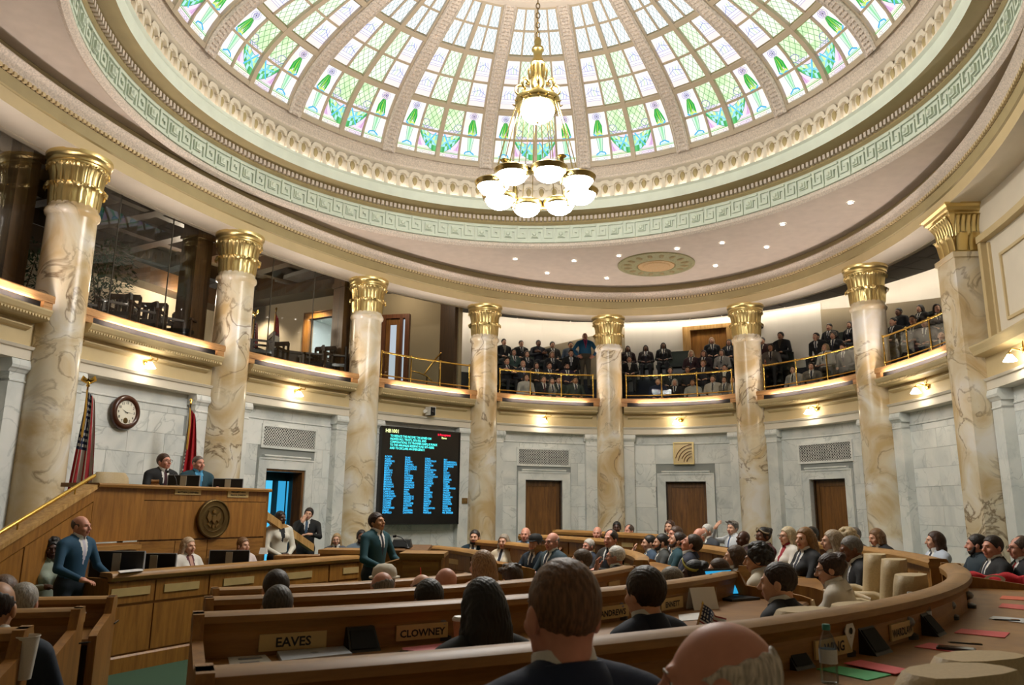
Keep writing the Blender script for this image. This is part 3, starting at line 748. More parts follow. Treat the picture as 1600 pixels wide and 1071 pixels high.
# square end pilaster
p = ES(SK[8], .2); nrm = EN(SK[8]); rz8 = math.atan2(nrm[1], nrm[0])
t = thing('pilaster_column', 'square gold-veined marble end pier with gilded square capital at right of the gallery', 'column', (*p, 0), rz8, kind='thing')
m = MB(); m.box((.1, 0, 3.1), (.74, .66, 6.2)); m.box((.1, 0, 6.2), (.80, .72, .09)); m.box((.1, 0, .2), (.86, .8, .4)); m.build('shaft', MARBLE_G, t)
m = MB(); prof = [(.31, 6.26), (.32, 6.55), (.35, 6.78), (.40, 6.90), (.42, 6.93), (.42, 6.96), (.47, 6.99), (.47, 7.05), (.52, 7.08), (.52, 7.115)]
m.grid([[(.1 + r * sx, r * sy, z) for r, z in prof] for sx, sy in ((-1, -1), (1, -1), (1, 1), (-1, 1))], closeu=True); c_ = m.build('capital', GOLD, t)
for side in range(4):
    for j in range(-3, 4):
        m = MB(); y = j * .09; G = []
        for z, x in ((6.55, .335), (6.68, .345), (6.8, .37), (6.88, .41), (6.92, .445), (6.90, .455)): G.append([(x, y - .036, z), (x + .02, y - .018, z), (x + .006, y, z), (x + .02, y + .018, z), (x, y + .036, z)])
        m.grid(G); me = m.mesh('tall_leaf', GOLD, True); link('tall_leaf', me, c_, mw=Matrix.Translation((.1, 0, 0)) @ Matrix.Rotation(side * PI / 2, 4, 'Z'))
    for j in (-1, 0, 1):
        m = MB(); y = j * .21; G = []
        for z, x, wd in ((6.28, .32, .09), (6.42, .34, .10), (6.52, .36, .095), (6.58, .40, .075), (6.59, .43, .05), (6.56, .43, .02)): G.append([(x, y - wd, z), (x + .02, y - wd / 2, z), (x + .005, y, z), (x + .02, y + wd / 2, z), (x, y + wd, z)])
        m.grid(G); me = m.mesh('acanthus_leaf', GOLD, True); link('acanthus_leaf', me, c_, mw=Matrix.Translation((.1, 0, 0)) @ Matrix.Rotation(side * PI / 2, 4, 'Z'))

# railings of brass and glass on the ledges of bays 3 to 7
RAILN = {3: 'beside the scoreboard', 4: 'between fourth and fifth columns', 5: 'between fifth and sixth columns', 6: 'between sixth and seventh columns', 7: 'between seventh column and square pier'}
for k in range(3, 8):
    a, b = SK[k] + .47, SK[k + 1] - .47; o = .16; npan = 3
    mid = (a + b) / 2; t = thing('gallery_railing', 'brass and glass gallery railing ' + RAILN[k], 'railing', (*ES(mid, o), 4.76), group='railings of the gallery'); O = np.array(t.location)
    def B(mb, name, mat, smooth=False):
        for q in mb.v: q -= O
        return mb.build(name, mat, t, smooth)
    for z, r, nm in ((5.42, .024, 'top_rail'), (4.86, .016, 'bottom_rail')):
        m = MB(); m.tube([(*ES(s, o), z) for s in np.linspace(a, b, 13)], r, 8); B(m, nm, BRASS, 50)
    for j in range(npan + 1):
        s = a + (b - a) * j / npan; q = ES(s, o); m = MB(); m.lathe([(.04, 4.76), (.04, 4.775), (.02, 4.79), (.018, 5.42), (.03, 5.43), (.03, 5.455), (.0, 5.47)], 10, (*q, 0)); B(m, 'post', BRASS, 50)
        m = MB(); m.lathe([(.032, 4.84), (.034, 4.86), (.032, 4.88)], 8, (*q, 0)); B(m, 'post_collar', BRASS, True)
    for j in range(npan):
        s0, s1 = a + (b - a) * (j + .04) / npan, a + (b - a) * (j + .96) / npan; m = MB(); m.abox(s0, s1, o - .004, o + .004, 4.89, 5.39, 4); B(m, 'glass_panel', CLEAR)
# ================================================================ CHANDELIER
ch_ = thing('chandelier', 'large gilt brass chandelier with glowing alabaster bowls hanging from the centre of the dome', 'chandelier', (CX, CY, 6.55))
CB = M('chandelier_brass', 'a8935c', .3, 1., bump=.2, scale=50)
m = MB(); m.lathe([(0, 2.66), (.04, 2.64), (.06, 2.58), (.05, 2.50), (.095, 2.46), (.10, 2.42), (.07, 2.38), (.075, 2.28), (.11, 2.22), (.12, 2.17), (.09, 2.12), (.095, 1.95), (.12, 1.80), (.11, 1.72), (.15, 1.66), (.24, 1.62), (.30, 1.58), (.355, 1.54), (.36, 1.50), (.34, 1.46), (.36, 1.44), (.35, 1.40), (.27, 1.38)], 32)
m.build('crown_body', CB, ch_, 40)
m = MB()
for i in range(16): a = 2 * PI * i / 16; m.tube([(.36 * math.cos(a), .36 * math.sin(a), 1.44), (.40 * math.cos(a), .40 * math.sin(a), 1.46)], [.016, .005], 6)
m.build('ring_studs', CB, ch_, kind='stuff')
sm = MB(); pts = []
for i in range(15): t = i / 14; an = -PI / 2 + t * 1.55 * PI; r = .11 * (1 - .55 * t); pts.append((.26 + r * math.cos(an), 0, 1.73 + r * math.sin(an)))
sm.tube([(.30, 0, 1.56)] + pts, .022, 7); sm.lathe([(0, .03), (.03, 0), (0, -.03)], 8, (.24, 0, 1.73)); sm.tube([(.12, 0, 2.15), (.15, 0, 2.05), (.13, 0, 1.9)], .018, 6)
sme = sm.mesh('scroll_arm', CB, True)
for i in range(8): link('scroll_arm', sme, ch_, rz=2 * PI * i / 8)
m = MB(); m.lathe([(.27, 1.40), (.27, 1.34), (.24, 1.26), (.17, 1.20), (.08, 1.175), (.015, 1.17)], 32); m.build('centre_bowl', BOWL, ch_, True)
m = MB(); m.lathe([(.02, 1.18), (.03, 1.16), (.015, 1.13), (0, 1.12)], 10); m.build('bowl_finial', CB, ch_, True)
# suspension chain: separate links up to the eye of the dome
lk = MB(); lk.tube([(.03 * math.cos(2 * PI * i / 10), 0, .055 * math.sin(2 * PI * i / 10)) for i in range(11)], .009, 6)
lkm = lk.mesh('chain_link', BRONZE, True)
for i in range(30): link('chain_link', lkm, ch_, (0, 0, 2.70 + .088 * i), rz=(i % 2) * PI / 2)
# lower ring of eight bowls
RR = .69
m = MB(); m.lathe([(RR - .03, .03), (RR + .03, .03), (RR + .035, 0), (RR + .02, -.04), (RR - .02, -.04), (RR - .035, 0), (RR - .03, .03)], 64); m.build('lower_ring', CB, ch_, 40)
bw = MB(); bw.lathe([(.225, .0), (.215, -.05), (.18, -.105), (.12, -.145), (.05, -.16), (.0, -.162)], 28); bwm = bw.mesh('alabaster_bowl', BOWL, True)
rm = MB(); rm.lathe([(.20, .07), (.262, .062), (.278, .04), (.268, .025), (.262, .0), (.25, -.022), (.238, -.03), (.225, -.02)], 28); rm.lathe([(0, .11), (.05, .10), (.12, .08), (.20, .07)], 28); rmm = rm.mesh('bowl_rim', CB, 40)
fn = MB(); fn.lathe([(0, -.22), (.02, -.2), (.03, -.15), (.02, -.1), (.05, -.05), (.055, 0), (.035, .05), (.04, .12), (.03, .2), (.06, .23), (.075, .24), (.03, .27), (0, .3)], 12); fnm = fn.mesh('ring_baluster', CB, True)
cc = MB(); cc.tube([(RR, 0, .04), (.62, 0, .4), (.50, 0, .9), (.345, 0, 1.42)], .007, 5); ccm = cc.mesh('hanging_chain', CB)
for i in range(8):
    a = math.radians(12 + 45 * i)
    rm_o = link('bowl_rim', rmm, ch_, (RR * 1.02 * math.cos(a), RR * 1.02 * math.sin(a), .02)); b_ = link('alabaster_bowl', bwm, rm_o)
    if i % 2 == 0: link('ring_baluster', fnm, ch_, ((RR - .08) * math.cos(a + .39), (RR - .08) * math.sin(a + .39), .1))
    for da in (-.12, .12): link('hanging_chain', ccm, ch_, rz=a + da)
# ================================================================ SCONCES under the gallery
sb = MB(); sb.lathe([(0, 0), (.07, 0), (.075, .02), (.05, .035), (.03, .05), (0, .05)], 14)
v = sb.v[0]; sb.v[0] = np.stack([v[:, 0], -v[:, 2], v[:, 1]], -1)
sb_me = sb.mesh('back_plate', BRASS, True)
ar_ = MB(); ar_.tube([(0, -.03, 0), (0, -.12, .03), (-.03, -.18, .05), (-.08, -.2, .02), (-.10, -.2, -.03)], .012, 7); ar_.tube([(0, -.06, .01), (.06, -.1, .05), (.13, -.1, .04), (.16, -.1, .08), (.14, -.1, .10)], .009, 6); ar_.tube([(.02, -.04, .03), (.03, -.05, .12), (.03, -.05, .16)], [.02, .012, .004], 6)
ar_me = ar_.mesh('arm', BRASS, True)
gs = MB(); gs.lathe([(.03, 0), (.04, -.02), (.06, -.05), (.085, -.09), (.10, -.11), (.095, -.112), (.03, -.03)], 16, (-.10, -.2, -.02)); gs_me = gs.mesh('glass_shade', SHADE, True)
gh = MB(); gh.lathe([(.0, .03), (.03, .02), (.035, 0), (.03, -.02)], 10, (-.10, -.2, -.02)); gh_me = gh.mesh('shade_holder', BRASS, True)
SCN = {1: 'above the wall clock', 2: 'above the blue lit doorway', 4: 'over the left closed oak door', 5: 'above the square louvre box', 6: 'over the right closed oak door', 7: 'beside the square end pier', 8: 'under the cream panelling, far right'}
for k in SCN:
    smid = (SK[k] + SK[k + 1]) / 2 - (.0 if k < 8 else .05); nrm = EN(smid)
    t = thing('wall_sconce', 'small brass sconce with lit glass shade on cream frieze ' + SCN[k], 'light', (*ES(smid, .245), 4.17), math.atan2(nrm[1], nrm[0]) - PI / 2, group='sconces under the gallery')
    for nm, me in (('back_plate', sb_me), ('arm', ar_me), ('glass_shade', gs_me), ('shade_holder', gh_me)): link(nm, me, t)
# ================================================================ VOTING BOARD
sL, sR = s_of(597.5, 667, .14), s_of(719.5, 676, .14); pL, pR = ES(sL, .14), ES(sR, .14); bw_ = float(np.linalg.norm(pR - pL)); zt, zb = z_of(660, 671, .1), z_of(655, 820, .1)
bz = math.atan2(*(pR - pL)[::-1]); t = thing('voting_board', 'large black electronic voting board with blue lit names hanging between marble pilasters', 'display', (*((pL + pR) / 2), zb), bz)
BH = zt - zb
m = MB(); m.box((0, .06, BH / 2), (bw_, .12, BH)); m.build('housing', BLACK, t)
m = MB()
for x, z, a_, b_ in ((-bw_ / 2 + .015, BH / 2, .03, BH), (bw_ / 2 - .015, BH / 2, .03, BH), (0, BH - .015, bw_ - .06, .03), (0, .015, bw_ - .06, .03)): m.box((x, -.008, z), (a_, .02, b_))
m.build('bezel', BLACK, t)
m = MB(); m.box((0, .0, BH / 2), (bw_ - .06, .006, BH - .06)); scr = m.build('screen', M('dark_screen', '0c0a0a', .3), t)
EM_B = emis('lit_blue_text', '3ab4ee', .75); EM_T = emis('lit_teal_text', '52e6dc', 1.0); EM_Y = emis('lit_yellow_text', 'e2f5a0', .9); EM_R = emis('lit_red_text', 'ff2040', .9)


_TX = []


def text(body, mat, size, parent, loc, rot=(PI / 2, 0, 0), align='LEFT', name='lettering', sx=1., space=1., extr=0.):
    cu = bpy.data.curves.new(name, 'FONT'); cu.body = body; cu.size = size; cu.align_x = align; cu.space_line = space; cu.extrude = extr; cu.resolution_u = 2; cu.fill_mode = 'FRONT' if extr == 0 else 'BOTH'; cu.offset = .0013 if mat is INK else 0.
    o = bpy.data.objects.new(name, cu); COL.objects.link(o)
    _TX.append((o, cu, mat, name, parent, loc, rot, sx))


def bake_text():
    """turn the lettering into plain meshes under the things that carry it"""
    dg = bpy.context.evaluated_depsgraph_get(); dg.update(); out = []
    for o, cu, mat, name, parent, loc, rot, sx in _TX: out.append(bpy.data.meshes.new_from_object(o.evaluated_get(dg)))
    for (o, cu, mat, name, parent, loc, rot, sx), me in zip(_TX, out):
        bpy.data.objects.remove(o); bpy.data.curves.remove(cu); me.materials.clear(); me.materials.append(mat); me.name = name
        n = link(name, me, parent, loc); n.rotation_euler = rot; n.scale = (sx, 1, 1)
    _TX.clear()


def U(u): return -bw_ / 2 + u * bw_


def V_(v): return BH * (1 - v)


text('HB1001', EM_Y, .125, scr, (U(.04), -.006, V_(.065)), sx=.95)
for i, ln in enumerate(['TO REDUCE THE INCOME TAX LEVIED ON', 'INDIVIDUALS, TRUSTS, ESTATES, AND', 'CORPORATIONS; TO TRANSFER SURPLUS FUNDS', 'TO THE ARKANSAS RESERVE FUND SET-ASIDE;', 'AND TO DECLARE AN EMERGENCY.']):
    text(ln, EM_T, .078, scr, (U(.10), -.006, V_(.108 + .0315 * i)), sx=.80)
text('Is Recognized', EM_R, .075, scr, (U(.78), -.006, V_(.055)), align='CENTER', sx=.95); text('Eaves', EM_Y, .07, scr, (U(.78), -.006, V_(.088)), align='CENTER')
NM = '''ACHOR ALLEN ANDREWS BARKER BEATY BECK BENTLEY BERRY_M BERRY_S BRAGG BREAUX BROOKS BROWN_K BROWN_M BURKES CARR_JOEY CARR_JOHN CAVENAUGH CLOWNEY COLLINS COOPER COZART CRAWFORD DALBY DUFFIELD
DUKE EAVES ENNETT EUBANKS FERGUSON_D FERGUSON_K FITE_C FITE_L FLOWERS FORTNER GARNER GAZAWAY GONZALES GRAMLICH HAAK HALL HAWK HODGES_G HODGES_H HENLEY HOLCOMB HUDSON JEAN JOHNSON LADYMAN
LONG LUNDSTRUM LYNCH MADDOX MAGIE MCALINDON MCCLURE MCCOLLUM MCCULLOUGH MCELROY MCGREW MCKENZIE MCNAIR MEEKS MILLER MILLIGAN MOORE_J MOORE_K NICKS PAINTER PEARCE PERRY PILKINGTON PRICE PURYEAR
RAY RICHARDSON_J RICHARDSON_R RICHMOND ROSE RYE SCOTT SCHULZ STEELE SPRINGER STEIMEL TOSH TORRES UNDERWOOD UNGER VAUGHT WALKER WARDLAW WARREN WATSON WHITAKER WING WOMACK WOOTEN MR._SPEAKER'''.split('\n')
for c, col in enumerate(NM):
    for i, n_ in enumerate(col.split()): text(n_.replace('_', ' '), EM_B, .064, scr, (U([.045, .29, .54, .785][c]), -.006, V_(.322 + .0236 * i)), sx=.9)
# small camera on the frieze over the board
smid = s_of(668, 643, .2); nrm = EN(smid); t = thing('security_camera', 'small black box camera with white bracket on frieze over the voting board', 'camera', (*ES(smid, .25), z_of(665, 643, .15)), math.atan2(nrm[1], nrm[0]) - PI / 2)
m = MB(); m.box((.03, -.15, 0), (.17, .20, .2)); m.build('body', BLACK, t)
for j, (x, z, a_, b_) in enumerate(((-.05, 0, .012, .2), (.11, 0, .012, .2), (.03, .105, .18, .012))): m = MB(); m.box((x - .003, -.15, z), (a_, .21, b_)); m.build('shell', WHITE, t)
m = MB(); m.tube([(-.16, -.18, -.01), (-.08, -.13, -.01), (-.02, -.05, -.01), (0, 0, 0)], [.05, .025, .02, .05], 8); m.build('bracket', WHITE, t)
m = MB(); m.lathe([(0, 0), (.045, 0), (.045, .03), (0, .03)], 12); v = m.v[0]; m.v[0] = np.stack([v[:, 0] + .03, -v[:, 2] - .25, v[:, 1]], -1); m.build('lens', M('lens_glass', '20262c', .1), t)
# brass plate right of board
s = s_of(725.5, 783, .26); nrm = EN(s); t = thing('thermostat', 'small square brown thermostat plate on marble pilaster right of the voting board', 'thermostat', (*ES(s, .255), z_of(725.5, 783, .26)), math.atan2(nrm[1], nrm[0]) - PI / 2)
m = MB(); m.box((0, -.012, 0), (.16, .024, .14)); m.build('plate', M('bronze_plate', '8a6a3c', .4, .5), t); m = MB(); m.box((0, -.028, .01), (.09, .01, .06)); m.build('cover', M('bronze_cover', '9b7a48', .35, .5), t)
# ================================================================ WALL CLOCK
s = s_of(193, 645, .42); nrm = EN(s); t = thing('wall_clock', 'round wooden wall clock with white numbered face on marble wall above the rostrum', 'clock', (*ES(s, .40), z_of(193, 645, .42)), math.atan2(nrm[1], nrm[0]) - PI / 2)
m = MB(); m.lathe([(0, 0), (.29, 0), (.30, .02), (.285, .06), (.25, .08), (.215, .07), (.20, .05)], 40); v = m.v[0]; m.v[0] = np.stack([v[:, 0], -v[:, 2], v[:, 1]], -1); m.build('case', M('mahogany', '43200f', .3, coat=.3), t, 50)
m = MB(); m.lathe([(.206, .045), (0, .045)], 40); v = m.v[0]; m.v[0] = np.stack([v[:, 0], -v[:, 2], v[:, 1]], -1); fc = m.build('face', M('clock_face', 'e4dfd0', .5), t)
RN = ['12', '1', '2', '3', '4', '5', '6', '7', '8', '9', '10', '11']
for i in range(12):
    if i in (6,): continue
    a = 2 * PI * i / 12; text(RN[i], INK, .062, fc, (.165 * math.sin(a), -.048, .165 * math.cos(a) - .022), align='CENTER', name='numeral')
for a, l, w_ in ((2 * PI * 9.85 / 12, .115, .016), (2 * PI * 15.5 / 60, .165, .011)):
    m = MB(); dx, dz = math.sin(a), math.cos(a); m.add([(-dx * .03 - dz * w_ / 2, -.052, -dz * .03 + dx * w_ / 2), (-dx * .03 + dz * w_ / 2, -.052, -dz * .03 - dx * w_ / 2), (dx * l, -.052, dz * l)], [(0, 1, 2)]); m.build('hand', INK, t)
m = MB(); m.lathe([(.05, .047), (.04, .05), (0, .05)], 16, (0, 0, 0)); v = m.v[0]; m.v[0] = np.stack([v[:, 0], -v[:, 2], v[:, 1] - .14], -1); m.build('pendulum_window', BRONZE, t)


# ================================================================ FLAGS
def flag_cloth(name, W, H, folds, colf, nu=36, nv=44, lean=0., close=.22):
    """a flag hanging in folds from a staff: gathered at the top, wider at the foot; colf(u, v) gives the print"""
    V = []; Fs = []; cols = []
    for j in range(nv + 1):
        v = j / nv
        for i in range(nu + 1):
            u = i / nu; wd = W * (.10 + (close) * v ** .8); x = u * wd + lean * v * .3; y = math.sin(u * folds * 2 * PI + v) * (.02 + .035 * v); z = -H * v - .10 * u * (1 - v)
            V.append((x, y, z))
    me = bpy.data.meshes.new(name); mi = []; mats = []
    for j in range(nv):
        for i in range(nu):
            Fs.append((j * (nu + 1) + i, j * (nu + 1) + i + 1, (j + 1) * (nu + 1) + i + 1, (j + 1) * (nu + 1) + i)); c = colf((i + .5) / nu, (j + .5) / nv)
            if c not in mats: mats.append(c)
            mi.append(mats.index(c))
    me.from_pydata(V, [], Fs)
    for c in mats: me.materials.append(bpy.data.materials.get('flag_' + c) or M('flag_' + c, c, .7))
    me.polygons.foreach_set('material_index', mi); me.polygons.foreach_set('use_smooth', [True] * len(Fs)); me.update(); return me


FR, FW, FB, FG = '9c1620', 'd9d6d0', '1a2448', 'c79a3a'
def usflag(u, v):   # long side hangs down, canton at the top by the staff
    if v < .45 and u < .60:
        a, b = u / .60 * 6, v / .45 * 9; da, db = (a % 1) - .5, (b % 1) - .5
        return FW if da * da + db * db < .09 else FB
    return FR if int(u * 9) % 2 == 0 else FW


def arflag(u, v):
    if v > .93 or u > .965: return FG
    if .33 < v < .86 and u < .40:
        if u < .10: return FW
        if u < .24: return FB if int(v * 46) % 2 else FW
    return 'a3151d'


def staff(px, py_top, Y, hgt, label, colf, W, H, z0, topk='ball', rzv=0., folds=2.5, close=.22, lean=0.):
    p = at(px, py_top, Y=Y); t = thing('flag', label, 'flag', (p[0], p[1], z0), rzv); L = p[2] - z0
    m = MB(); m.lathe([(0, 0), (.14, 0), (.14, .03), (.05, .07), (.025, .12)], 16); m.build('stand', BRASS, t, True)
    m = MB(); m.tube([(0, 0, .03), (0, 0, L - .12)], .014, 8); m.build('staff', OAK_D, t, True)
    m = MB()
    if topk == 'eagle':
        m.lathe([(0, L - .14), (.03, L - .12), (.02, L - .09), (.04, L - .06), (0, L - .03)], 10); m.add([(0, 0, L - .02), (-.09, 0, L + .05), (-.12, 0, L - .03), (-.03, .02, L - .08), (.09, 0, L + .05), (.12, 0, L - .03), (.03, .02, L - .08), (0, -.04, L + .03), (0, .03, L - .06)], [(0, 1, 2, 3), (0, 4, 5, 6), (0, 7, 3), (0, 7, 6), (7, 8, 3), (7, 8, 6)])
    else: m.lathe([(0, L - .13), (.03, L - .11), (.012, L - .09), (.03, L - .04), (0, L)], 10)
    m.build('finial', BRASS, t, True)
    me = flag_cloth('cloth', W, H, folds, colf, close=close, lean=lean); o = link('cloth', me, t, (0.01, 0, L - .2))
    m = MB(); m.tube([(0, -.03, L - .18), (.02, -.045, L - .5), (.015, -.05, L - .9), (.03, -.05, L - .92), (.035, -.04, L - .5), (.01, -.03, L - .2)], .008, 5); m.build('gold_cord', M('gold_cord', FG, .6) if not bpy.data.materials.get('gold_cord') else bpy.data.materials['gold_cord'], t)
    return t


staff(139, 592, 11.9, 0, 'tall stars and stripes flag on a staff left of the wall clock', usflag, 1.0, 1.95, .9, 'eagle', .15, close=.34, lean=-.55)
staff(299, 622, 13.6, 0, 'red flag with gold fringe on a staff behind the man in teal suit', arflag, .8, 1.35, .9, 'ball', .15, close=.30, lean=-.35)
# ---------------------------------------------------------------- lamps of gallery and cornice, plus added fill lights under the dome
def lamp(name, typ, loc, power, col=(1, .86, .68), size=.2, rot=None, **kw):
    L = bpy.data.lights.new(name, typ); L.energy = power; L.color = col
    if typ == 'POINT': L.shadow_soft_size = size
    if typ == 'AREA': L.shape = kw.pop('shape', 'RECTANGLE'); L.size = size; L.size_y = kw.pop('size_y', size)
    if typ == 'SPOT': L.spot_size = kw.pop('angle', 1.6); L.spot_blend = .6; L.shadow_soft_size = size
    o = bpy.data.objects.new(name, L); COL.objects.link(o); o.location = loc
    if rot is not None: o.rotation_euler = rot
    return o
# ================================================================ GALLERY ROOMS BEHIND THE COLUMNS
TIERZ = [4.22, 4.82, 5.26, 5.74]; TIERO = [.62, 1.42, 2.1, 2.72, 3.95]
g0, g1 = SK[4] - .45, SK[8] + .4
m = MB()
for r in range(4): m.abox(g0, g1, TIERO[r], TIERO[r + 1], 3.9, TIERZ[r], 30)
m.build('floor_gallery', CARPET_B, kind='structure')
WG = MB(); WG.abox(g0, g1, 3.95, 4.1, 5.6, 8.05, 40)
WG.build('wall_gallery', WALLW, kind='structure')
cg = thing('ceiling_gallery', None, None, (*ES((g0 + g1) / 2, 2.), 7.8), kind='structure'); O = np.array(cg.location)
nt_ = 26
for j in range(nt_):
    for (o0, o1) in ((.62, 1.45), (1.47, 2.3), (2.32, 3.15)):
        a, b = g0 + (g1 - g0) * j / nt_, g0 + (g1 - g0) * (j + 1) / nt_; m = MB(); m.abox(a + .012, b - .012, o0, o1, 7.70 + .0, 7.74, 1); m.v[0] -= O; m.build('tile', GREYC, cg)
m = MB(); m.abox(g0, g1, .62, 3.16, 7.74, 7.78, 30); m.v[0] -= O; m.build('grid', M('grid_white', '9d9a94', .6), cg)
m = MB(); m.abox(g0, g1, 3.16, 4.1, 8.05, 8.1, 30); m.abox(g0, g1, 3.14, 3.18, 7.70, 8.05, 30); m.v[0] -= O; m.build('cove_box', WALLW, cg)
m = MB(); m.abox(g0 + .1, g1 - .1, 3.24, 3.30, 7.86, 7.90, 30); m.v[0] -= O; m.build('cove_lamp', emis('cove_tube', 'fff1da', 9.), cg)
m = MB(); m.abox(g0 - .1, g0, .62, 4.1, 3.9, 8.1, 1); m.build('wall_gallery_left', WALLT, kind='structure')
m = MB(); m.abox(g1, g1 + .1, .62, 4.1, 3.9, 8.1, 1); m.build('wall_gallery_right', WALLT, kind='structure')
# vestibule block with the door, its side parapets falling away along the gallery
vb = thing('wall_vestibule', None, None, (*ES(SK[5] + 1.95, 3.0), 4.8), kind='structure'); O = np.array(vb.location)
def parapet(sA, sB, zA, zB, nm):
    m = MB(); n = 8; G = []
    for i in range(n + 1):
        t = i / n; s = sA + (sB - sA) * t; z = zA + (zB - zA) * t; G.append([(*ES(s, 3.55), 4.8), (*ES(s, 3.66), 4.8), (*ES(s, 3.66), z), (*ES(s, 3.55), z)])
    m.grid(G, closev=True); m.f += [(0, 1, 2, 3), tuple(n * 4 + j for j in (3, 2, 1, 0))]; m.m += [0, 0]
    m.v[0] -= O; m.build(nm, WALLB, vb)
parapet(SK[5] - 1.45, SK[5] + .75, 6.72, 7.68, 'left_parapet'); parapet(SK[6] + .35, SK[7] - .1, 7.55, 6.85, 'right_parapet')
sA, sB = SK[5] + 1.72, SK[5] + 2.62
m = MB(); m.abox(sA - 1.2, sA, 3.55, 3.66, 4.8, 7.75, 4); m.abox(sB, SK[6] + .35, 3.55, 3.66, 4.8, 7.75, 6); m.abox(sA, sB, 3.55, 3.66, 7.55, 7.75, 2); m.v[0] -= O; m.v[1] -= O; m.v[2] -= O; m.build('front_wall', WALLW, vb)
dt = thing('door_5', None, None, (*ES((sA + sB) / 2, 3.3), 5.7), kind='structure'); O = np.array(dt.location)
def DD(mb, name, mat):
    for q in mb.v: q -= O
    return mb.build(name, mat, dt)
m = MB(); m.abox(sA, sB, 3.60, 3.64, 5.3, 7.5, 1); DD(m, 'door_leaf', OAK)
m = MB(); m.abox(sA - .02, sA + .12, 3.49, 3.60, 5.3, 7.55, 1); m.abox(sB - .12, sB + .02, 3.49, 3.60, 5.3, 7.55, 1); m.abox(sA + .12, sB - .12, 3.49, 3.60, 7.42, 7.55, 1); DD(m, 'door_frame', OAK_L)
m = MB(); m.abox(sA + .2, sA + .28, 3.575, 3.60, 5.35, 7.2, 1); m.abox(sB - .28, sB - .2, 3.575, 3.60, 5.35, 7.2, 1); m.abox(sA + .28, sB - .28, 3.575, 3.60, 7.1, 7.2, 1); DD(m, 'door_moulding', OAK_D)
s = SK[6] - .75; t = thing('dome_camera', 'small black dome camera on white gallery wall right of the upper door', 'camera', (*ES(s, 3.50), 7.3)); m = MB(); m.lathe([(0, -.06), (.04, -.045), (.055, 0), (.055, .03), (0, .04)], 12); m.build('dome', BLACK, t, True); m = MB(); m.lathe([(.06, .03), (.06, .06), (0, .06)], 12); m.build('mount', WHITE, t, True)
s = SK[6] + 1.9; t = thing('wall_box', 'small beige box on the dim sloping gallery wall between sixth and seventh columns', 'sensor', (*ES(s, 3.52), 6.75)); m = MB(); m.box((0, 0, 0), (.1, .06, .14)); m.build('case', WALLB, t); m = MB(); m.box((0, -.035, .02), (.05, .02, .05)); m.build('eye', BLACK, t)

# ---------------- bays 0 to 2: panelled rooms behind glass, bay 3: stair landing
r0, r1 = SK[0] - 1, SK[4] - .56
m = MB(); m.abox(r0, r1, .62, 7.0, 4.4, 4.6, 30); m.build('floor_room', CARPET_B, kind='structure')
cgr = thing('ceiling_room', None, None, (*ES(SK[2], 2.5), 7.3), kind='structure'); O = np.array(cgr.location)
def CGR(mb, name, mat, parent=None):
    for q in mb.v: q -= O
    return mb.build(name, mat, parent or cgr)
re = SK[3] + .3
m = MB(); m.abox(r0, re, .62, 7.2, 8.1, 8.2, 30); CGR(m, 'deck', M('coffer_beige', '8d7c62', .8))
nb_ = 11
for j in range(nb_ + 1):
    s = r0 + (re - r0) * j / nb_; m = MB(); m.abox(s - .11, s + .11, .62, 7.0, 7.72, 8.1, 1); CGR(m, 'beam', DARKW)
for o in (.72, 2.2, 3.7, 5.2):
    m = MB(); m.abox(r0, re, o - .1, o + .1, 7.74, 8.1, 24); CGR(m, 'cross_beam', DARKW)
lens_me = MB().lathe([(.09, 0), (.001, -.006)], 14).mesh('lamp_lens', emis('room_downlight', 'fff4e0', 7.)); trim_me = MB().lathe([(.12, .0), (.12, -.012), (.09, -.012), (.09, 0)], 14).mesh('trim_ring', WHITE)
RDL = [(292, 421), (407, 439), (457, 432.5), (45, 347), (243, 423)]
RN2 = ['second from the left of those behind the glass', 'fourth from the left of those behind the glass', 'fifth from the left of those behind the glass', 'first from the left behind the glass, at the left edge', 'third from the left of those behind the glass']
for (px, py), nm in zip(RDL[:4], ['left of the second column', 'right of the second column', 'second to the right of the second column', 'behind the glass left of the first column']):
    p = at(px, py, z=8.09); t = thing('room_downlight', 'small round lit lamp in timber coffered ceiling, ' + nm, 'light', (p[0], p[1], 8.095), group='lamps of the timber coffers'); link('lamp_lens', lens_me, t); link('trim_ring', trim_me, t)
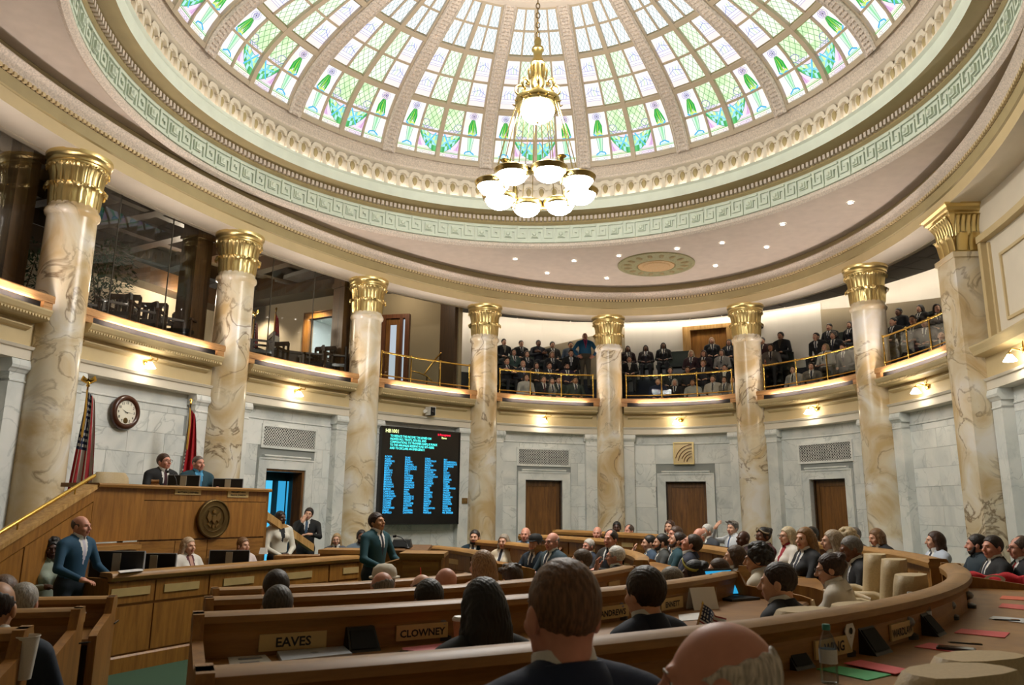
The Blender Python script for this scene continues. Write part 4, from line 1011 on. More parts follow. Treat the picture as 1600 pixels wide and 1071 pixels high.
# timber posts behind the columns and the glass between them
for k in range(0, 4):
    for d_, w__ in ((-.40, .38),) if k < 3 else ((-.20, .22),):
        m = MB(); s = SK[k] + d_; m.abox(s - w__ / 2, s + w__ / 2, .72, 1.15, 4.6, 7.75, 2); m.abox(s - w__ / 2 - .03, s + w__ / 2 + .03, .69, 1.18, 4.6, 4.78, 2); m.abox(s - w__ / 2 - .03, s + w__ / 2 + .03, .69, 1.18, 7.0, 7.12, 2)
        m.build('trim_%d' % (k + 1), wood('post_timber', '4a3117', '73502a') if k == 0 else bpy.data.materials['post_timber'], kind='structure')
RG = glass('room_glass', (.86, .86, .84), .1, 0., .30)
for k in range(0, 3):
    t = thing('glass_screen', 'tall clear glass screen in three sheets above the ledge, ' + ['left of the first column', 'between first and second columns', 'between second and third columns'][k], 'glazing', (*ES((SK[k] + SK[k + 1]) / 2, .60), 4.7), group='glass screens of the upper rooms'); O2 = np.array(t.location)
    a, b = SK[k] + .1, SK[k + 1] - .1
    for j in range(3):
        q0, q1 = a + (b - a) * j / 3, a + (b - a) * (j + 1) / 3; m = MB(); m.abox(q0 + .006, q1 - .006, .595, .603, 4.76, 7.12, 3); m.v[0] -= O2; m.build('sheet', RG, t)
        if j: m = MB(); m.abox(q0 - .007, q0 + .007, .59, .61, 4.76, 7.12, 1); m.v[0] -= O2; m.build('joint', M('silicone_joint', '4a4438', .5) if not bpy.data.materials.get('silicone_joint') else bpy.data.materials['silicone_joint'], t)
# beige back walls of the rooms (straight runs)
def wallrun(name, p, q, z0, z1, mat, th=.12, holes=()):
    p, q = np.array(p), np.array(q); d = (q - p) / np.linalg.norm(q - p); L = np.linalg.norm(q - p); a = math.atan2(d[1], d[0]); m = MB()
    xs = [0.] + [v for h in holes for v in h[:2]] + [L]
    for i in range(0, len(xs), 2):
        c = p + d * (xs[i] + xs[i + 1]) / 2; m.box((*c, (z0 + z1) / 2), (xs[i + 1] - xs[i], th, z1 - z0), a)
    for h in holes:
        c = p + d * (h[0] + h[1]) / 2; m.box((*c, (h[2] + z1) / 2), (h[1] - h[0], th, z1 - h[2]), a)
    return m.build(name, mat, kind='structure')
pA = at(140, 425, z=6.9)[:2]; pB = at(335, 488, z=6.9)[:2]
dAB = (pB - pA) / np.linalg.norm(pB - pA)
wallrun('wall_room_left', pA - dAB * 5, pB + dAB * .2, 4.6, 6.9, WALLB)
m = MB(); nA = np.array([-dAB[1], dAB[0]]); nA = nA if np.dot(nA, CEN - pA) > 0 else -nA
c = (pA + pB) / 2; m.box((*(c + nA * .25 - dAB * 2.4), 7.1), (np.linalg.norm(pB - pA) + 5, .7, .42), math.atan2(dAB[1], dAB[0])); m.build('trim_10', DARKW, kind='structure')
qA = at(385, 484, z=7.45)[:2]; qB = at(548, 459, z=7.45)[:2]; dQ = (qB - qA) / np.linalg.norm(qB - qA); LQ = np.linalg.norm(qB - qA)
def alongQ(px):   # distance along that wall for a pixel column
    d = ray(px, 500)[:2]; A = np.array([[d[0], -dQ[0]], [d[1], -dQ[1]]]); return float(np.linalg.solve(A, qA)[1])
h0, h1 = alongQ(488), alongQ(527)
wallrun('wall_room_middle', qA - dQ * .6, qB + dQ * .5, 4.6, 7.45, WALLB, holes=((h0 + .6, h1 + .6, 6.85),))
m = MB(); nQ = np.array([-dQ[1], dQ[0]]); nQ = nQ if np.dot(nQ, CEN - qA) > 0 else -nQ
m.box((*((qA + qB) / 2 + nQ * .3), 7.75), (LQ + 1.2, .75, .6), math.atan2(dQ[1], dQ[0])); m.build('trim_11', DARKW, kind='structure')
# open inner door with a bright office beyond
aQ = math.atan2(dQ[1], dQ[0]); cD = qA + dQ * (h0 + h1) / 2; wD = h1 - h0
dt = thing('door_6', None, None, (*cD, 4.6), aQ, kind='structure'); sg = -1 if np.dot(np.array([-math.sin(aQ), math.cos(aQ)]), nQ) > 0 else 1
for x, z, a_, b_ in ((-wD / 2 - .09, 1.17, .18, 2.34), (wD / 2 + .09, 1.17, .18, 2.34), (0, 2.34, wD + .36, .18)): m = MB(); m.box((x, -sg * .05, z), (a_, .16, b_)); m.build('door_frame', OAK, dt)
for x, z, a_, b_ in ((-wD / 2 - .17, 1.2, .03, 2.4), (wD / 2 + .17, 1.2, .03, 2.4), (0, 2.42, wD + .37, .03)): m = MB(); m.box((x, -sg * .14, z), (a_, .03, b_)); m.build('frame_bead', OAK_D, dt)
m = MB(); m.box((-.5, sg * 2.2, 1.2), (2.4, .1, 3.0)); m.box((-1.7, sg * 1.15, 1.2), (.1, 2.1, 3.0)); m.box((wD / 2 + .12, sg * 1.15, 1.2), (.08, 2.1, 3.0)); m.box((-.6, sg * 1.15, 2.7), (2.3, 2.1, .1)); m.build('office_wall', M('office_white', 'd3dcd8', .8), dt)
m = MB(); m.box((-.35, sg * 1.1, 2.64), (.6, 1.0, .02)); m.build('office_lamp', emis('office_light_panel', 'f4f8ff', 9.), dt)
# wall between middle room and landing, taupe landing wall
e0 = ES(SK[3] + .12, .7); e1 = qB + dQ * .5
wallrun('wall_partition', e0, e1, 4.6, 8.1, DARKW)
tA = at(596, 500, z=7.0)[:2] ; tB = ES(min(s_of(720, 560, 1.5), SK[4] - .6), 1.5); dT = (tB - tA) / np.linalg.norm(tB - tA)
wallrun('wall_landing', tA - dT * 1.0, tB, 4.6, 7.8, WALLT)
tC = ES(SK[4] - .35, 2.1); wallrun('wall_landing_right', tB, ES(SK[4] - .58, .7), 4.6, 7.8, DARKW)
m = MB(); m.abox(SK[3] - .2, SK[4] - .4, .62, 4.0, 7.75, 7.85, 8); m.build('ceiling_landing', GREYC, kind='structure')
aT = math.atan2(dT[1], dT[0])
def alongT(px):
    d = ray(px, 550)[:2]; A = np.array([[d[0], -dT[0]], [d[1], -dT[1]]]); return float(np.linalg.solve(A, tA)[1])
x0, x1 = alongT(598), alongT(641); cT = tA + dT * (x0 + x1) / 2; wT = x1 - x0; nT = np.array([math.sin(aT), -math.cos(aT)]); 
dt = thing('door_7', None, None, (*(cT + nT * .06), 4.6), aT, kind='structure'); FD = wood('red_brown_frame', '4d2a16', '6e4226')
for x, z, a_, b_ in ((-wT / 2 + .06, 1.25, .12, 2.5), (wT / 2 - .06, 1.25, .12, 2.5), (0, 2.44, wT - .24, .12), (wT * .22, 1.2, .08, 2.38)): m = MB(); m.box((x, -.06, z), (a_, .12, b_)); m.build('door_frame', FD, dt)
xl0, xl1 = -wT / 2 + .13, wT * .18
for x, z, a_, b_ in ((xl0 + .06, 1.2, .12, 2.36), (xl1 - .06, 1.2, .12, 2.36), ((xl0 + xl1) / 2, 2.28, xl1 - xl0 - .24, .16), ((xl0 + xl1) / 2, .15, xl1 - xl0 - .24, .3)): m = MB(); m.box((x, -.05, z), (a_, .05, b_)); m.build('door_stile', DOORWOOD, dt)
GLF = emis('lit_office_glass', 'b9c3cc', .32)
m = MB(); m.box(((xl0 + xl1) / 2, -.04, 1.25), (xl1 - xl0 - .24, .012, 1.9)); m.build('door_glass', GLF, dt); m = MB(); m.box((wT * .22 + .04 + (wT * .28 - .16) / 2, -.04, 1.2), (wT * .28 - .16, .012, 2.3)); m.build('side_light', GLF, dt)
# wall mounted handrail that climbs to the right, and a curved brass rail below
t = thing('stair_handrail', 'brass handrail climbing the taupe landing wall behind the railing', 'handrail', (*at(700, 590, Y=20.9),)); O2 = np.array(t.location)
pts = [at(x, y, Y=20.9) for x, y in ((664, 588), (679, 566), (690, 551), (702, 552.5), (704, 551), (716, 539), (718, 541))]
def onwall(px, py, gap=.12):
    d = ray(px, py); A = np.array([[d[0], -dT[0]], [d[1], -dT[1]]]); u, s_ = np.linalg.solve(A, tA + nT * gap); return np.array([0, 0, ZC]) + d * u
pts = [onwall(*q) for q in ((663, 585), (679, 563), (689, 552), (701, 553), (707, 546), (714, 539.5), (717, 541))]
m = MB(); m.tube(np.array(pts) - O2, .022, 8); m.build('rail', BRASS, t, True)
for q in (1, 3, 5):
    a_ = np.array(pts[q]) - O2; m = MB(); m.tube([a_, a_ - [0, 0, .06], a_ - np.array([*nT * .12, .06])], .01, 6); m.build('bracket', BRASS, t, True)
pts = [onwall(*q, .45) for q in ((643, 580), (655, 583), (667, 588), (675, 596))]; o3 = np.array(pts[0]); t = thing('curved_rail', 'short curved brass rail low on the landing beside the glazed door', 'handrail', o3); m = MB(); m.tube(np.array(pts) - o3, .02, 8); m.build('rail', BRASS, t, True)
m = MB(); b_ = np.array(pts[2]) - o3; m.tube([b_, b_ - [0, 0, pts[2][2] - 4.6]], .018, 8); m.build('post', BRASS, t, True)

# armchairs along the glass, dark wood with bars
def armchair_meshes():
    D = {}
    m = MB(); m.box((0, 0, .44), (.52, .50, .07)); D['seat'] = (m.mesh('seat', M('black_leather', '15130f', .4, coat=.1)), None)
    m = MB(); m.box((0, .24, .86), (.52, .05, .10)); D['top_rail'] = (m.mesh('top_rail', DARKW), None)
    m = MB()
    for x in (-.14, 0, .14): m.box((x, .24, .66), (.05, .025, .34))
    D['splat'] = (m.mesh('splat', DARKW), None)
    return D
AC = armchair_meshes(); leg_me = MB().box((0, 0, .33), (.045, .045, .66)).mesh('leg', DARKW); bleg_me = MB().box((0, 0, .44), (.045, .045, .88)).mesh('leg', DARKW); arm_me = MB().box((0, -.02, .67), (.06, .52, .04)).mesh('arm', DARKW)


def armchair(p, rz, label, group):
    t = thing('armchair', label, 'chair', p, rz, group)
    for nm in AC: link(nm, AC[nm][0], t)
    for x in (-.26, .26):
        link('leg', leg_me, t, (x, -.22, 0)); link('leg', bleg_me, t, (x, .24, 0)); link('arm', arm_me, t, (x, 0, 0))
    return t


nn = ['first', 'second', 'third', 'fourth', 'fifth', 'sixth']
for i, (px, d_) in enumerate(((168, 1.2), (183, .95), (212, 1.2), (228, .95), (262, 1.2), (283, .95))):
    s = s_of(px, 510, d_); p = ES(s, d_); nrm = EN(s); armchair((*p, 4.6), math.atan2(-nrm[1], -nrm[0]) - PI / 2 + (.5 if i % 2 else -.3) + PI / 2, 'dark wooden armchair behind glass left of second column, %s from the left' % nn[i], 'armchairs in the upper room left of the second column')
for i, (px, d_) in enumerate(((404, 1.1), (425, 1.5), (486, 1.3), (500, 1.0), (522, 1.0), (537, 1.3))):
    s = s_of(px, 560, d_); p = ES(s, d_); nrm = EN(s); armchair((*p, 4.6), math.atan2(-nrm[1], -nrm[0]) + (.4 if i % 2 else -.5), 'dark wooden armchair behind glass right of second column, %s from the left' % nn[i], 'armchairs in the upper room right of the second column')
p = at(455, 545, Y=18.6); t = thing('meeting_table', 'dark timber table in the upper room in front of the flags', 'table', (p[0], p[1], 4.6), .6)
m = MB(); m.box((0, 0, .78), (1.3, .7, .06)); m.build('top', DARKW, t); m = MB(); m.box((0, -.3, .55), (1.2, .03, .4)); m.build('modesty_panel', DARKW, t)
for x in (-.6, .6):
    for y in (-.3, .3): m = MB(); m.box((x, y, .38), (.06, .06, .75)); m.build('leg', DARKW, t)
staff(399, 488, 18.3, 0, 'stars and stripes flag with gilt eagle in the upper room beside second column', usflag, .8, 1.5, 4.6, 'eagle', -.5, close=.2)
def arwhite(u, v):
    if v > .97: return FG
    if v < .30 or v > .84: return 'a3151d'
    if v < .36 or v > .78: return FB if int(u * 8 + v * 40) % 2 else 'a3151d'
    return FB if (abs(v - .5) < .02 or abs(v - .62) < .025) and .3 < u < .7 else FW
staff(432, 480, 19.0, 0, 'red flag with white and blue diamond in the upper room left of inner door', arwhite, .75, 1.45, 4.6, 'ball', -.5, close=.24)
t = thing('emergency_light', 'small white twin head emergency light beside the inner door', 'light', (*(qA + dQ * alongQ(537) + nQ * .12), 6.35), aQ)
m = MB(); m.box((0, 0, -.1), (.12, .08, .12)); m.build('case', WHITE, t)
for x in (-.05, .05): m = MB(); m.lathe([(0, -.04), (.05, -.03), (.06, .03), (0, .04)], 10, (x, 0, .02)); m.build('head', WHITE, t, True)
# plants in the left room
def plant(px, py, Y, label, h, lr, n, seed, leafc='2c4a2a'):
    p = at(px, py, Y=Y); z0 = 4.6; t = thing('potted_tree', label, 'plant', (p[0], p[1], z0)); r_ = random.Random(seed)
    m = MB(); m.lathe([(0, 0), (.16, 0), (.2, .3), (.21, .34), (.18, .34), (.17, .3), (0, .28)], 16); m.build('pot', M('pot_clay', '4a382a', .6), t, True)
    m = MB(); st = []
    for i in range(5): a = r_.uniform(0, 2 * PI); m.tube([(0, 0, .28), (.05 * math.cos(a), .05 * math.sin(a), h * .5), (.2 * math.cos(a), .2 * math.sin(a), h * .85)], [.02, .014, .006], 5); st.append(a)
    m.build('stem', M('stem_bark', '5a4630', .8), t)
    lm = MB()
    for i in range(n):
        z = r_.uniform(.35, 1.) * h; R = lr * math.sin(PI * min(1, .25 + .8 * (1 - z / h))) + .05; a = r_.uniform(0, 2 * PI); rr = R * math.sqrt(r_.random()); c = np.array([rr * math.cos(a), rr * math.sin(a), z]); d = np.array([math.cos(a + r_.uniform(-1, 1)), math.sin(a + r_.uniform(-1, 1)), r_.uniform(-.7, .5)]); d /= np.linalg.norm(d); sd = np.cross(d, [0, 0, 1]); sd /= np.linalg.norm(sd) + 1e-6; L = r_.uniform(.09, .16)
        lm.add([c, c + d * L * .5 + sd * L * .16, c + d * L, c + d * L * .5 - sd * L * .16], [(0, 1, 2, 3)])
    lm.build('foliage', M('foliage_' + str(seed), leafc, .6, var=.3, scale=9), t, kind='stuff')
plant(152, 470, 14.3, 'bushy dark green potted tree behind glass right of the first column', 2.1, .55, 1500, 3)
plant(40, 432, 13.2, 'small green potted tree behind glass left of the first column', 1.7, .4, 700, 5, '34553a')
# ================================================================ MEMBERS' DESKS, ROSTRUM AND FURNITURE
WC = np.array([-4.1, 9.8])                       # centre of the bowl of desks


def wp(r, th, z=None):
    th = np.radians(th); p = np.stack([WC[0] + r * np.sin(th), WC[1] - r * np.cos(th)], -1)
    return p if z is None else np.array([*p, z])


def psweep(mb, pts, prof, mi=0, ends=True):
    """sweep a closed profile of (offset, z) along a plan polyline; offset is to the right hand of travel"""
    P = np.asarray(pts, float)[:, :2]; T = np.gradient(P, axis=0); T /= np.linalg.norm(T, axis=1, keepdims=True); N = np.stack([T[:, 1], -T[:, 0]], -1)
    G = [[(*(P[i] + N[i] * o), z) for o, z in prof] for i in range(len(P))]; b = mb.n; mb.grid(G, mi, closev=True); k = len(prof)
    if ends: mb.f.append(tuple(b + j for j in range(k))); mb.m.append(mi); mb.f.append(tuple(b + (len(P) - 1) * k + j for j in range(k))[::-1]); mb.m.append(mi)
    return mb


class Th:
    """a thing built in world coordinates, kept with its origin at its base"""
    def __init__(s, name, label, cat, loc, group=None, kind=None): s.t = thing(name, label, cat, tuple(loc), group=group, kind=kind); s.O = np.array(loc, float)
    def add(s, mb, name, mat, smooth=False, parent=None, kind=None):
        for q in range(len(mb.v)): mb.v[q] = mb.v[q] - s.O
        return mb.build(name, mat, parent or s.t, smooth, kind)


TZ = {'A': .25, 'B': .17, 'C': .10, 'D': .04}; RZ = {'A': 1.34, 'B': 1.285, 'C': 1.23, 'D': 1.17}
fr_n = [0]
for row, r0, r1 in (('D', 3.3, 5.75), ('C', 5.75, 6.9), ('B', 6.9, 8.45), ('A', 8.45, 11.3)):
    a0, a1 = (-15, 140); m = MB(); fr_n[0] += 1
    m.grid([[(*wp(r, t), z) for r, z in ((r0, -.02), (r0, TZ[row]), (r1, TZ[row]), (r1, -.02))] for t in np.linspace(a0, a1, 60)]); m.build('floor_tier_' + row.lower(), CARPET, kind='structure')
RAILTOP = wood('oak_rail', '7f5a28', 'a5783c', stretch=(1.5, 1.5, 16), coat=.0, rough=.5)


def desk(row, r, t0, t1, z, label, plates=(), inner=True, zf=None, ends=(True, True), depth=.55):
    """one run of a curved desk: raised front, cap rail, worktop on the members' side, end panels, plates"""
    zf = TZ[row] if zf is None else zf; n = max(3, int(abs(t1 - t0) * r * PI / 180 / .25)); A = np.linspace(t0, t1, n + 1)
    th = Th('curved_desk', label, 'desk', wp(r, (t0 + t1) / 2, zf), group='curved rows of desks'); arc = lambda a, b, k: wp(r, np.linspace(a, b, k + 1))
    m = MB(); psweep(m, arc(t0, t1, n), [(-.10, z - .085), (-.105, z - .04), (-.085, z - .015), (-.05, z), (.02, z), (.045, z - .012), (.05, z - .04), (.035, z - .055), (.02, z - .085)]); th.add(m, 'cap_rail', RAILTOP, 40)
    m = MB(); psweep(m, arc(t0, t1, n), [(-.02, zf), (.02, zf), (.02, z - .08), (-.02, z - .08)]); th.add(m, 'front_board', OAK_H)
    m = MB(); psweep(m, arc(t0, t1, n), [(.02, z - .225), (depth, z - .225), (depth + .012, z - .205), (depth, z - .19), (.02, z - .19)]); wt = th.add(m, 'worktop', OAK_H)
    m = MB(); psweep(m, arc(t0, t1, n), [(.02, zf), (.05, zf), (.05, z - .23), (.02, z - .23)]); th.add(m, 'modesty_board', OAK_D)
    L = (t1 - t0) * PI / 180 * r; k = max(1, round(L / 1.15))
    for i in range(k):
        a, b = t0 + (t1 - t0) * (i + .012) / k, t0 + (t1 - t0) * (i + .988) / k; kk = max(2, n // k)
        m = MB(); psweep(m, arc(a, b, kk), [(-.045, zf + .12), (-.02, zf + .12), (-.02, z - .32), (-.045, z - .32)]); th.add(m, 'panel', OAK)
        m = MB(); psweep(m, arc(a, b, kk), [(-.04, z - .305), (-.02, z - .305), (-.02, z - .10), (-.04, z - .10)]); th.add(m, 'upper_panel', OAK)
        if not inner:
            c = (a + b) / 2; p = wp(r - .046, c); m = MB(); m.box((*p, z - .20), (.30, .008, .07), math.radians(c)); th.add(m, 'nameplate', PLATE)
    m = MB(); psweep(m, arc(t0, t1, n), [(-.06, zf), (-.02, zf), (-.02, zf + .11), (-.06, zf + .11)]); th.add(m, 'plinth', OAK)
    for e, t, s_ in ((ends[0], t0, 1), (ends[1], t1, -1)):
        if e:
            p = wp(r, t); er = np.array([math.sin(math.radians(t)), -math.cos(math.radians(t))]); et = np.array([er[1], -er[0]]) * s_
            et = np.array([math.cos(math.radians(t)), math.sin(math.radians(t))]) * s_
            prof = [(-.09, zf), (depth + .02, zf), (depth + .02, z - .17), (depth - .05, z - .15), (.10, z - .10), (.05, z - .0), (-.09, z - .0)]
            V = [(*(p + er * o + et * d), zz) for d in (0, .045) for o, zz in prof]; q = len(prof); m = MB()
            m.add(V, [tuple(range(q)), tuple(range(q, 2 * q))[::-1]] + [(i, (i + 1) % q, q + (i + 1) % q, q + i) for i in range(q)]); fixn_later.append(th.add(m, 'end_panel', OAK))
    for (tt, txt, w_) in plates:
        p = wp(r + .026, tt); m = MB(); m.box((*p, z - .135), (w_, .010, .072), math.radians(tt)); o = th.add(m, 'nameplate', PLATE)
        if txt: text(txt, INK, .047 if len(txt) > 5 else .056, o, tuple(np.array([*wp(r + .0325, tt), z - .155]) - th.O), rot=(PI / 2, 0, math.radians(tt)), align='CENTER', sx=1.05)
    return th


fixn_later = []


def th_of(px, r):
    """bearing round the bowl of the point where a pixel column meets the near side of the circle r"""
    d = ray(px, 900); u = np.array([d[0], d[1]]) / np.hypot(d[0], d[1]); b = u @ WC; q = u * (b - math.sqrt(max(0, b * b - (WC @ WC - r * r)))); return math.degrees(math.atan2(q[0] - WC[0], -(q[1] - WC[1])))


RA, RB, RC_, RD = 8.40, 6.83, 5.70, 4.55
EN_A = [(th_of(285 + 0, 1) if 0 else th_of(1285, RA), 'WING', .30), (th_of(1392, RA), 'WARDLAW', .28), (th_of(935, RA), '', .22)]
desk('A', RA, 23.2, 68, RZ['A'], 'nearest long curved oak desk sweeping round to the right, with WING nameplate', EN_A)
desk('B', RB, 23.5, 59, RZ['B'], 'curved oak desk with EAVES and CLOWNEY nameplates, closed laptop and papers on it', [(th_of(463, RB), 'EAVES', .30), (th_of(659, RB), 'CLOWNEY', .28), (th_of(951, RB), 'ANDREWS', .30), (th_of(1043, RB), 'ENNETT', .28)])
desk('C', RC_, 24.5, 67, RZ['C'], 'curved oak desk behind the EAVES desk, third rail counted from the camera', [(th_of(955, RC_), '', .26)])
desk('D', RD, 26, 56, RZ['D'], 'curved oak desk nearest the lectern on the near side, fourth rail from the camera')
desk('A', RA, 72, 103, RZ['A'], 'long curved oak desk at far right with small nameplates along its front', inner=False)
desk('B', RB, 64, 106, RZ['B'], 'curved oak desk in middle right facing left, in front of long haired blonde woman', inner=False)
desk('C', RC_ - .02, 75, 102, RZ['C'], 'curved oak desk with rounded end in mid right before four men in suits', inner=False)
desk('D', 3.85, 92, 130, RZ['D'], 'far oak desk in front of the bearded man in navy, right of the lectern', inner=False, zf=.02)
desk('C', 4.75, 107, 132, RZ['C'] + .01, 'second far oak desk, before the man in the black cap', inner=False, zf=.06)
desk('B', 6.0, 110, 134, RZ['B'] + .02, 'third far oak desk, below the left closed oak door', inner=False, zf=.12)
desk('A', 7.15, 106, 136, RZ['A'] + .02, 'farthest oak desk against the back wall, below the middle oak door', inner=False, zf=.2)
for row, r in (('D', RD), ('C', RC_), ('B', RB)):
    desk(row, r, -14, 18.3, RZ[row] - .035, {'D': 'oak desk left of the aisle, farthest of three at the left edge', 'C': 'oak desk left of the aisle, middle one of three at the left edge', 'B': 'oak desk left of the aisle, nearest at bottom left with a white cup'}[row], inner=True)

# ---------------- clerks' desk: a long bowed counter
CZ = 1.03; CP = np.array([at(x, y, z=CZ)[:2] for x, y in ((172, 896), (245, 890), (320, 884.4), (406, 878.6), (510, 871.5), (575, 866.5))])
cf = [np.polyfit(np.arange(6), CP[:, i], 2) for i in (0, 1)]; tq = np.linspace(0, 5, 21); CP = np.stack([np.polyval(cf[0], tq), np.polyval(cf[1], tq)], -1)
th = Th('clerks_desk', 'long bowed oak clerks counter below the rostrum with monitors and brass plates', 'desk', (*CP[10], 0))
def cpart(a, b, prof, k=None):
    t = np.linspace(a, b, k or max(2, int((b - a) * 4))); return psweep(MB(), np.stack([np.polyval(cf[0], t), np.polyval(cf[1], t)], -1), prof)
def cpt(t, o=0.):
    p = np.array([np.polyval(cf[0], t), np.polyval(cf[1], t)]); d = np.array([np.polyval(np.polyder(cf[0]), t), np.polyval(np.polyder(cf[1]), t)]); d /= np.linalg.norm(d); return p + np.array([d[1], -d[0]]) * o, math.atan2(d[1], d[0])
sgn = 1.0   # right hand of travel faces the camera
th.add(cpart(0, 5, [(.05, CZ - .09), (.07, CZ - .05), (.06, CZ - .015), (.04, CZ), (-.14, CZ), (-.14, CZ - .04), (0, CZ - .05), (0, CZ - .09)]), 'cap_rail', RAILTOP, 40)
th.add(cpart(0, 5, [(0, 0), (0, CZ - .06), (-.04, CZ - .06), (-.04, 0)]), 'front_board', OAK_H)
th.add(cpart(0, 5, [(-.04, .70), (-.75, .70), (-.75, .74), (-.04, .74)]), 'worktop', OAK_H)
th.add(cpart(0, 5, [(0, 0), (.035, 0), (.035, .15), (.02, .17), (0, .17)]), 'plinth', OAK)
br = [0, 1.0, 2.02, 3.1, 4.2, 5.0]
for a, b in zip(br[:-1], br[1:]):
    th.add(cpart(a + .015, b - .015, [(.0, .19), (.018, .19), (.018, CZ - .36), (0, CZ - .36)]), 'panel', OAK); th.add(cpart(a + .015, b - .015, [(.0, CZ - .33), (.02, CZ - .33), (.02, CZ - .11), (0, CZ - .11)]), 'upper_panel', OAK)
    q, ag = cpt((a + b) / 2, .026); m = MB(); m.box((*q, CZ - .21), (.48 if a < 4 else .34, .01, .085), ag); th.add(m, 'nameplate', PLATE)
q0, ag = cpt(0); m = MB(); d = np.array([math.cos(ag), math.sin(ag)]); nn_ = np.array([d[1], -d[0]]); c = q0 - nn_ * .37 + d * .02; m.box((*c, CZ / 2 - .03), (.04, .74, CZ - .06), ag); th.add(m, 'end_panel', OAK)
# raised reading block at its right end
pb = [at(503, 861, Y=12.0), at(566, 859, Y=12.0)]; zt_ = float(pb[0][2]); th = Th('reading_block', 'raised oak reading block with sloping side on right end of the clerks counter', 'lectern', (*((pb[0] + pb[1]) / 2)[:2] + np.array([0, .25]), 0))
m = MB(); x0, x1 = pb[0][0], pb[1][0]; m.box(((x0 + x1) / 2, 12.28, zt_ / 2 - .03), (x1 - x0, .5, zt_ - .06)); th.add(m, 'body', OAK)
m = MB(); m.box(((x0 + x1) / 2, 12.28, zt_ - .015), (x1 - x0 + .10, .62, .06)); m.box(((x0 + x1) / 2, 12.28, zt_ - .06), (x1 - x0 + .05, .56, .03)); th.add(m, 'cap', RAILTOP)
m = MB(); m.hexa([(x0 - .75, 12.1, .9), (x0, 12.1, .9), (x0, 12.5, .9), (x0 - .75, 12.5, .9), (x0 - .75, 12.1, 1.0), (x0, 12.1, zt_ - .08), (x0, 12.5, zt_ - .08), (x0 - .75, 12.5, 1.0)]); th.add(m, 'sloping_side', OAK)
m = MB(); m.box(((x0 + x1) / 2, 12.02, zt_ - .17), (x1 - x0 - .1, .02, .14)); th.add(m, 'panel', OAK_H)
# ---------------- lectern of the speaker
Yl = 9.55; c0, c1, c2 = at(587, 888, Y=Yl), at(626, 870, Y=Yl), at(690, 863, Y=Yl); zl0, zl1 = c0[2], at(658, 866, Y=Yl)[2]
th = Th('lectern', 'oak lectern with sloping reading side in front of the speaking man', 'lectern', ((c0[0] + c2[0]) / 2, Yl + .25, 0))
m = MB(); m.hexa([(c0[0], Yl, 0), (c1[0], Yl, 0), (c1[0], Yl + .55, 0), (c0[0], Yl + .55, 0), (c0[0], Yl, zl0 - .02), (c1[0], Yl, zl1 - .09), (c1[0], Yl + .55, zl1 - .09), (c0[0], Yl + .55, zl0 - .02)]); th.add(m, 'sloping_side', OAK)
m = MB(); m.hexa([(c0[0] - .03, Yl - .02, zl0 - .02), (c1[0], Yl - .02, zl1 - .09), (c1[0], Yl + .57, zl1 - .09), (c0[0] - .03, Yl + .57, zl0 - .02), (c0[0] - .03, Yl - .02, zl0 + .01), (c1[0], Yl - .02, zl1 - .06), (c1[0], Yl + .57, zl1 - .06), (c0[0] - .03, Yl + .57, zl0 + .01)]); th.add(m, 'reading_top', OAK_H)
m = MB(); m.box(((c1[0] + c2[0]) / 2, Yl + .27, (zl1 - .04) / 2), (c2[0] - c1[0], .56, zl1 - .04)); th.add(m, 'body', OAK)
m = MB(); m.box(((c1[0] + c2[0]) / 2 + .01, Yl + .27, zl1 - .015), (c2[0] - c1[0] + .05, .64, .045)); m.box(((c1[0] + c2[0]) / 2, Yl + .27, zl1 - .05), (c2[0] - c1[0] + .02, .60, .03)); th.add(m, 'cap', RAILTOP)
for z0_, z1_ in ((.12, zl1 - .36), (zl1 - .33, zl1 - .09)): m = MB(); m.box(((c1[0] + c2[0]) / 2, Yl - .018, (z0_ + z1_) / 2), (c2[0] - c1[0] - .06, .02, z1_ - z0_)); th.add(m, 'panel', OAK_H)
# side desk behind the speaker with loudspeaker and microphone
Ys = 11.0; d0, d1 = at(617, 858, Y=Ys), at(662, 857, Y=Ys); zs = float(d0[2])
th = Th('side_desk', 'low oak desk behind the speaking man carrying a black speaker box and microphone', 'desk', ((d0[0] + d1[0]) / 2, Ys + .3, 0))
m = MB(); m.box(((d0[0] + d1[0]) / 2 - .15, Ys + .3, zs / 2 - .03), (d1[0] - d0[0] + .3, .6, zs - .06)); th.add(m, 'body', OAK)
m = MB(); m.hexa([(d0[0] - .3, Ys - .04, zs - .06), (d1[0] + .05, Ys - .04, zs - .06), (d1[0] + .05, Ys + .64, zs - .02), (d0[0] - .3, Ys + .64, zs - .02), (d0[0] - .3, Ys - .04, zs - .02), (d1[0] + .05, Ys - .04, zs - .02), (d1[0] + .05, Ys + .64, zs + .03), (d0[0] - .3, Ys + .64, zs + .03)]); th.add(m, 'top', OAK_D)
p = at(628, 857, Y=Ys + .3); t = thing('desk_speaker', 'black wedge speaker box on the desk right of the speaking man', 'speaker', (p[0], p[1], zs + .01)); m = MB(); m.hexa([(-.14, -.1, 0), (.14, -.1, 0), (.14, .1, 0), (-.14, .1, 0), (-.12, -.05, .1), (.12, -.05, .1), (.12, .06, .11), (-.12, .06, .11)]); m.build('case', BLACK, t); m = MB(); m.hexa([(-.115, -.102, .01), (.115, -.102, .01), (.115, -.09, .01), (-.115, -.09, .01), (-.10, -.058, .09), (.10, -.058, .09), (.10, -.05, .09), (-.10, -.05, .09)]); m.build('mesh_front', BLACKM, t)


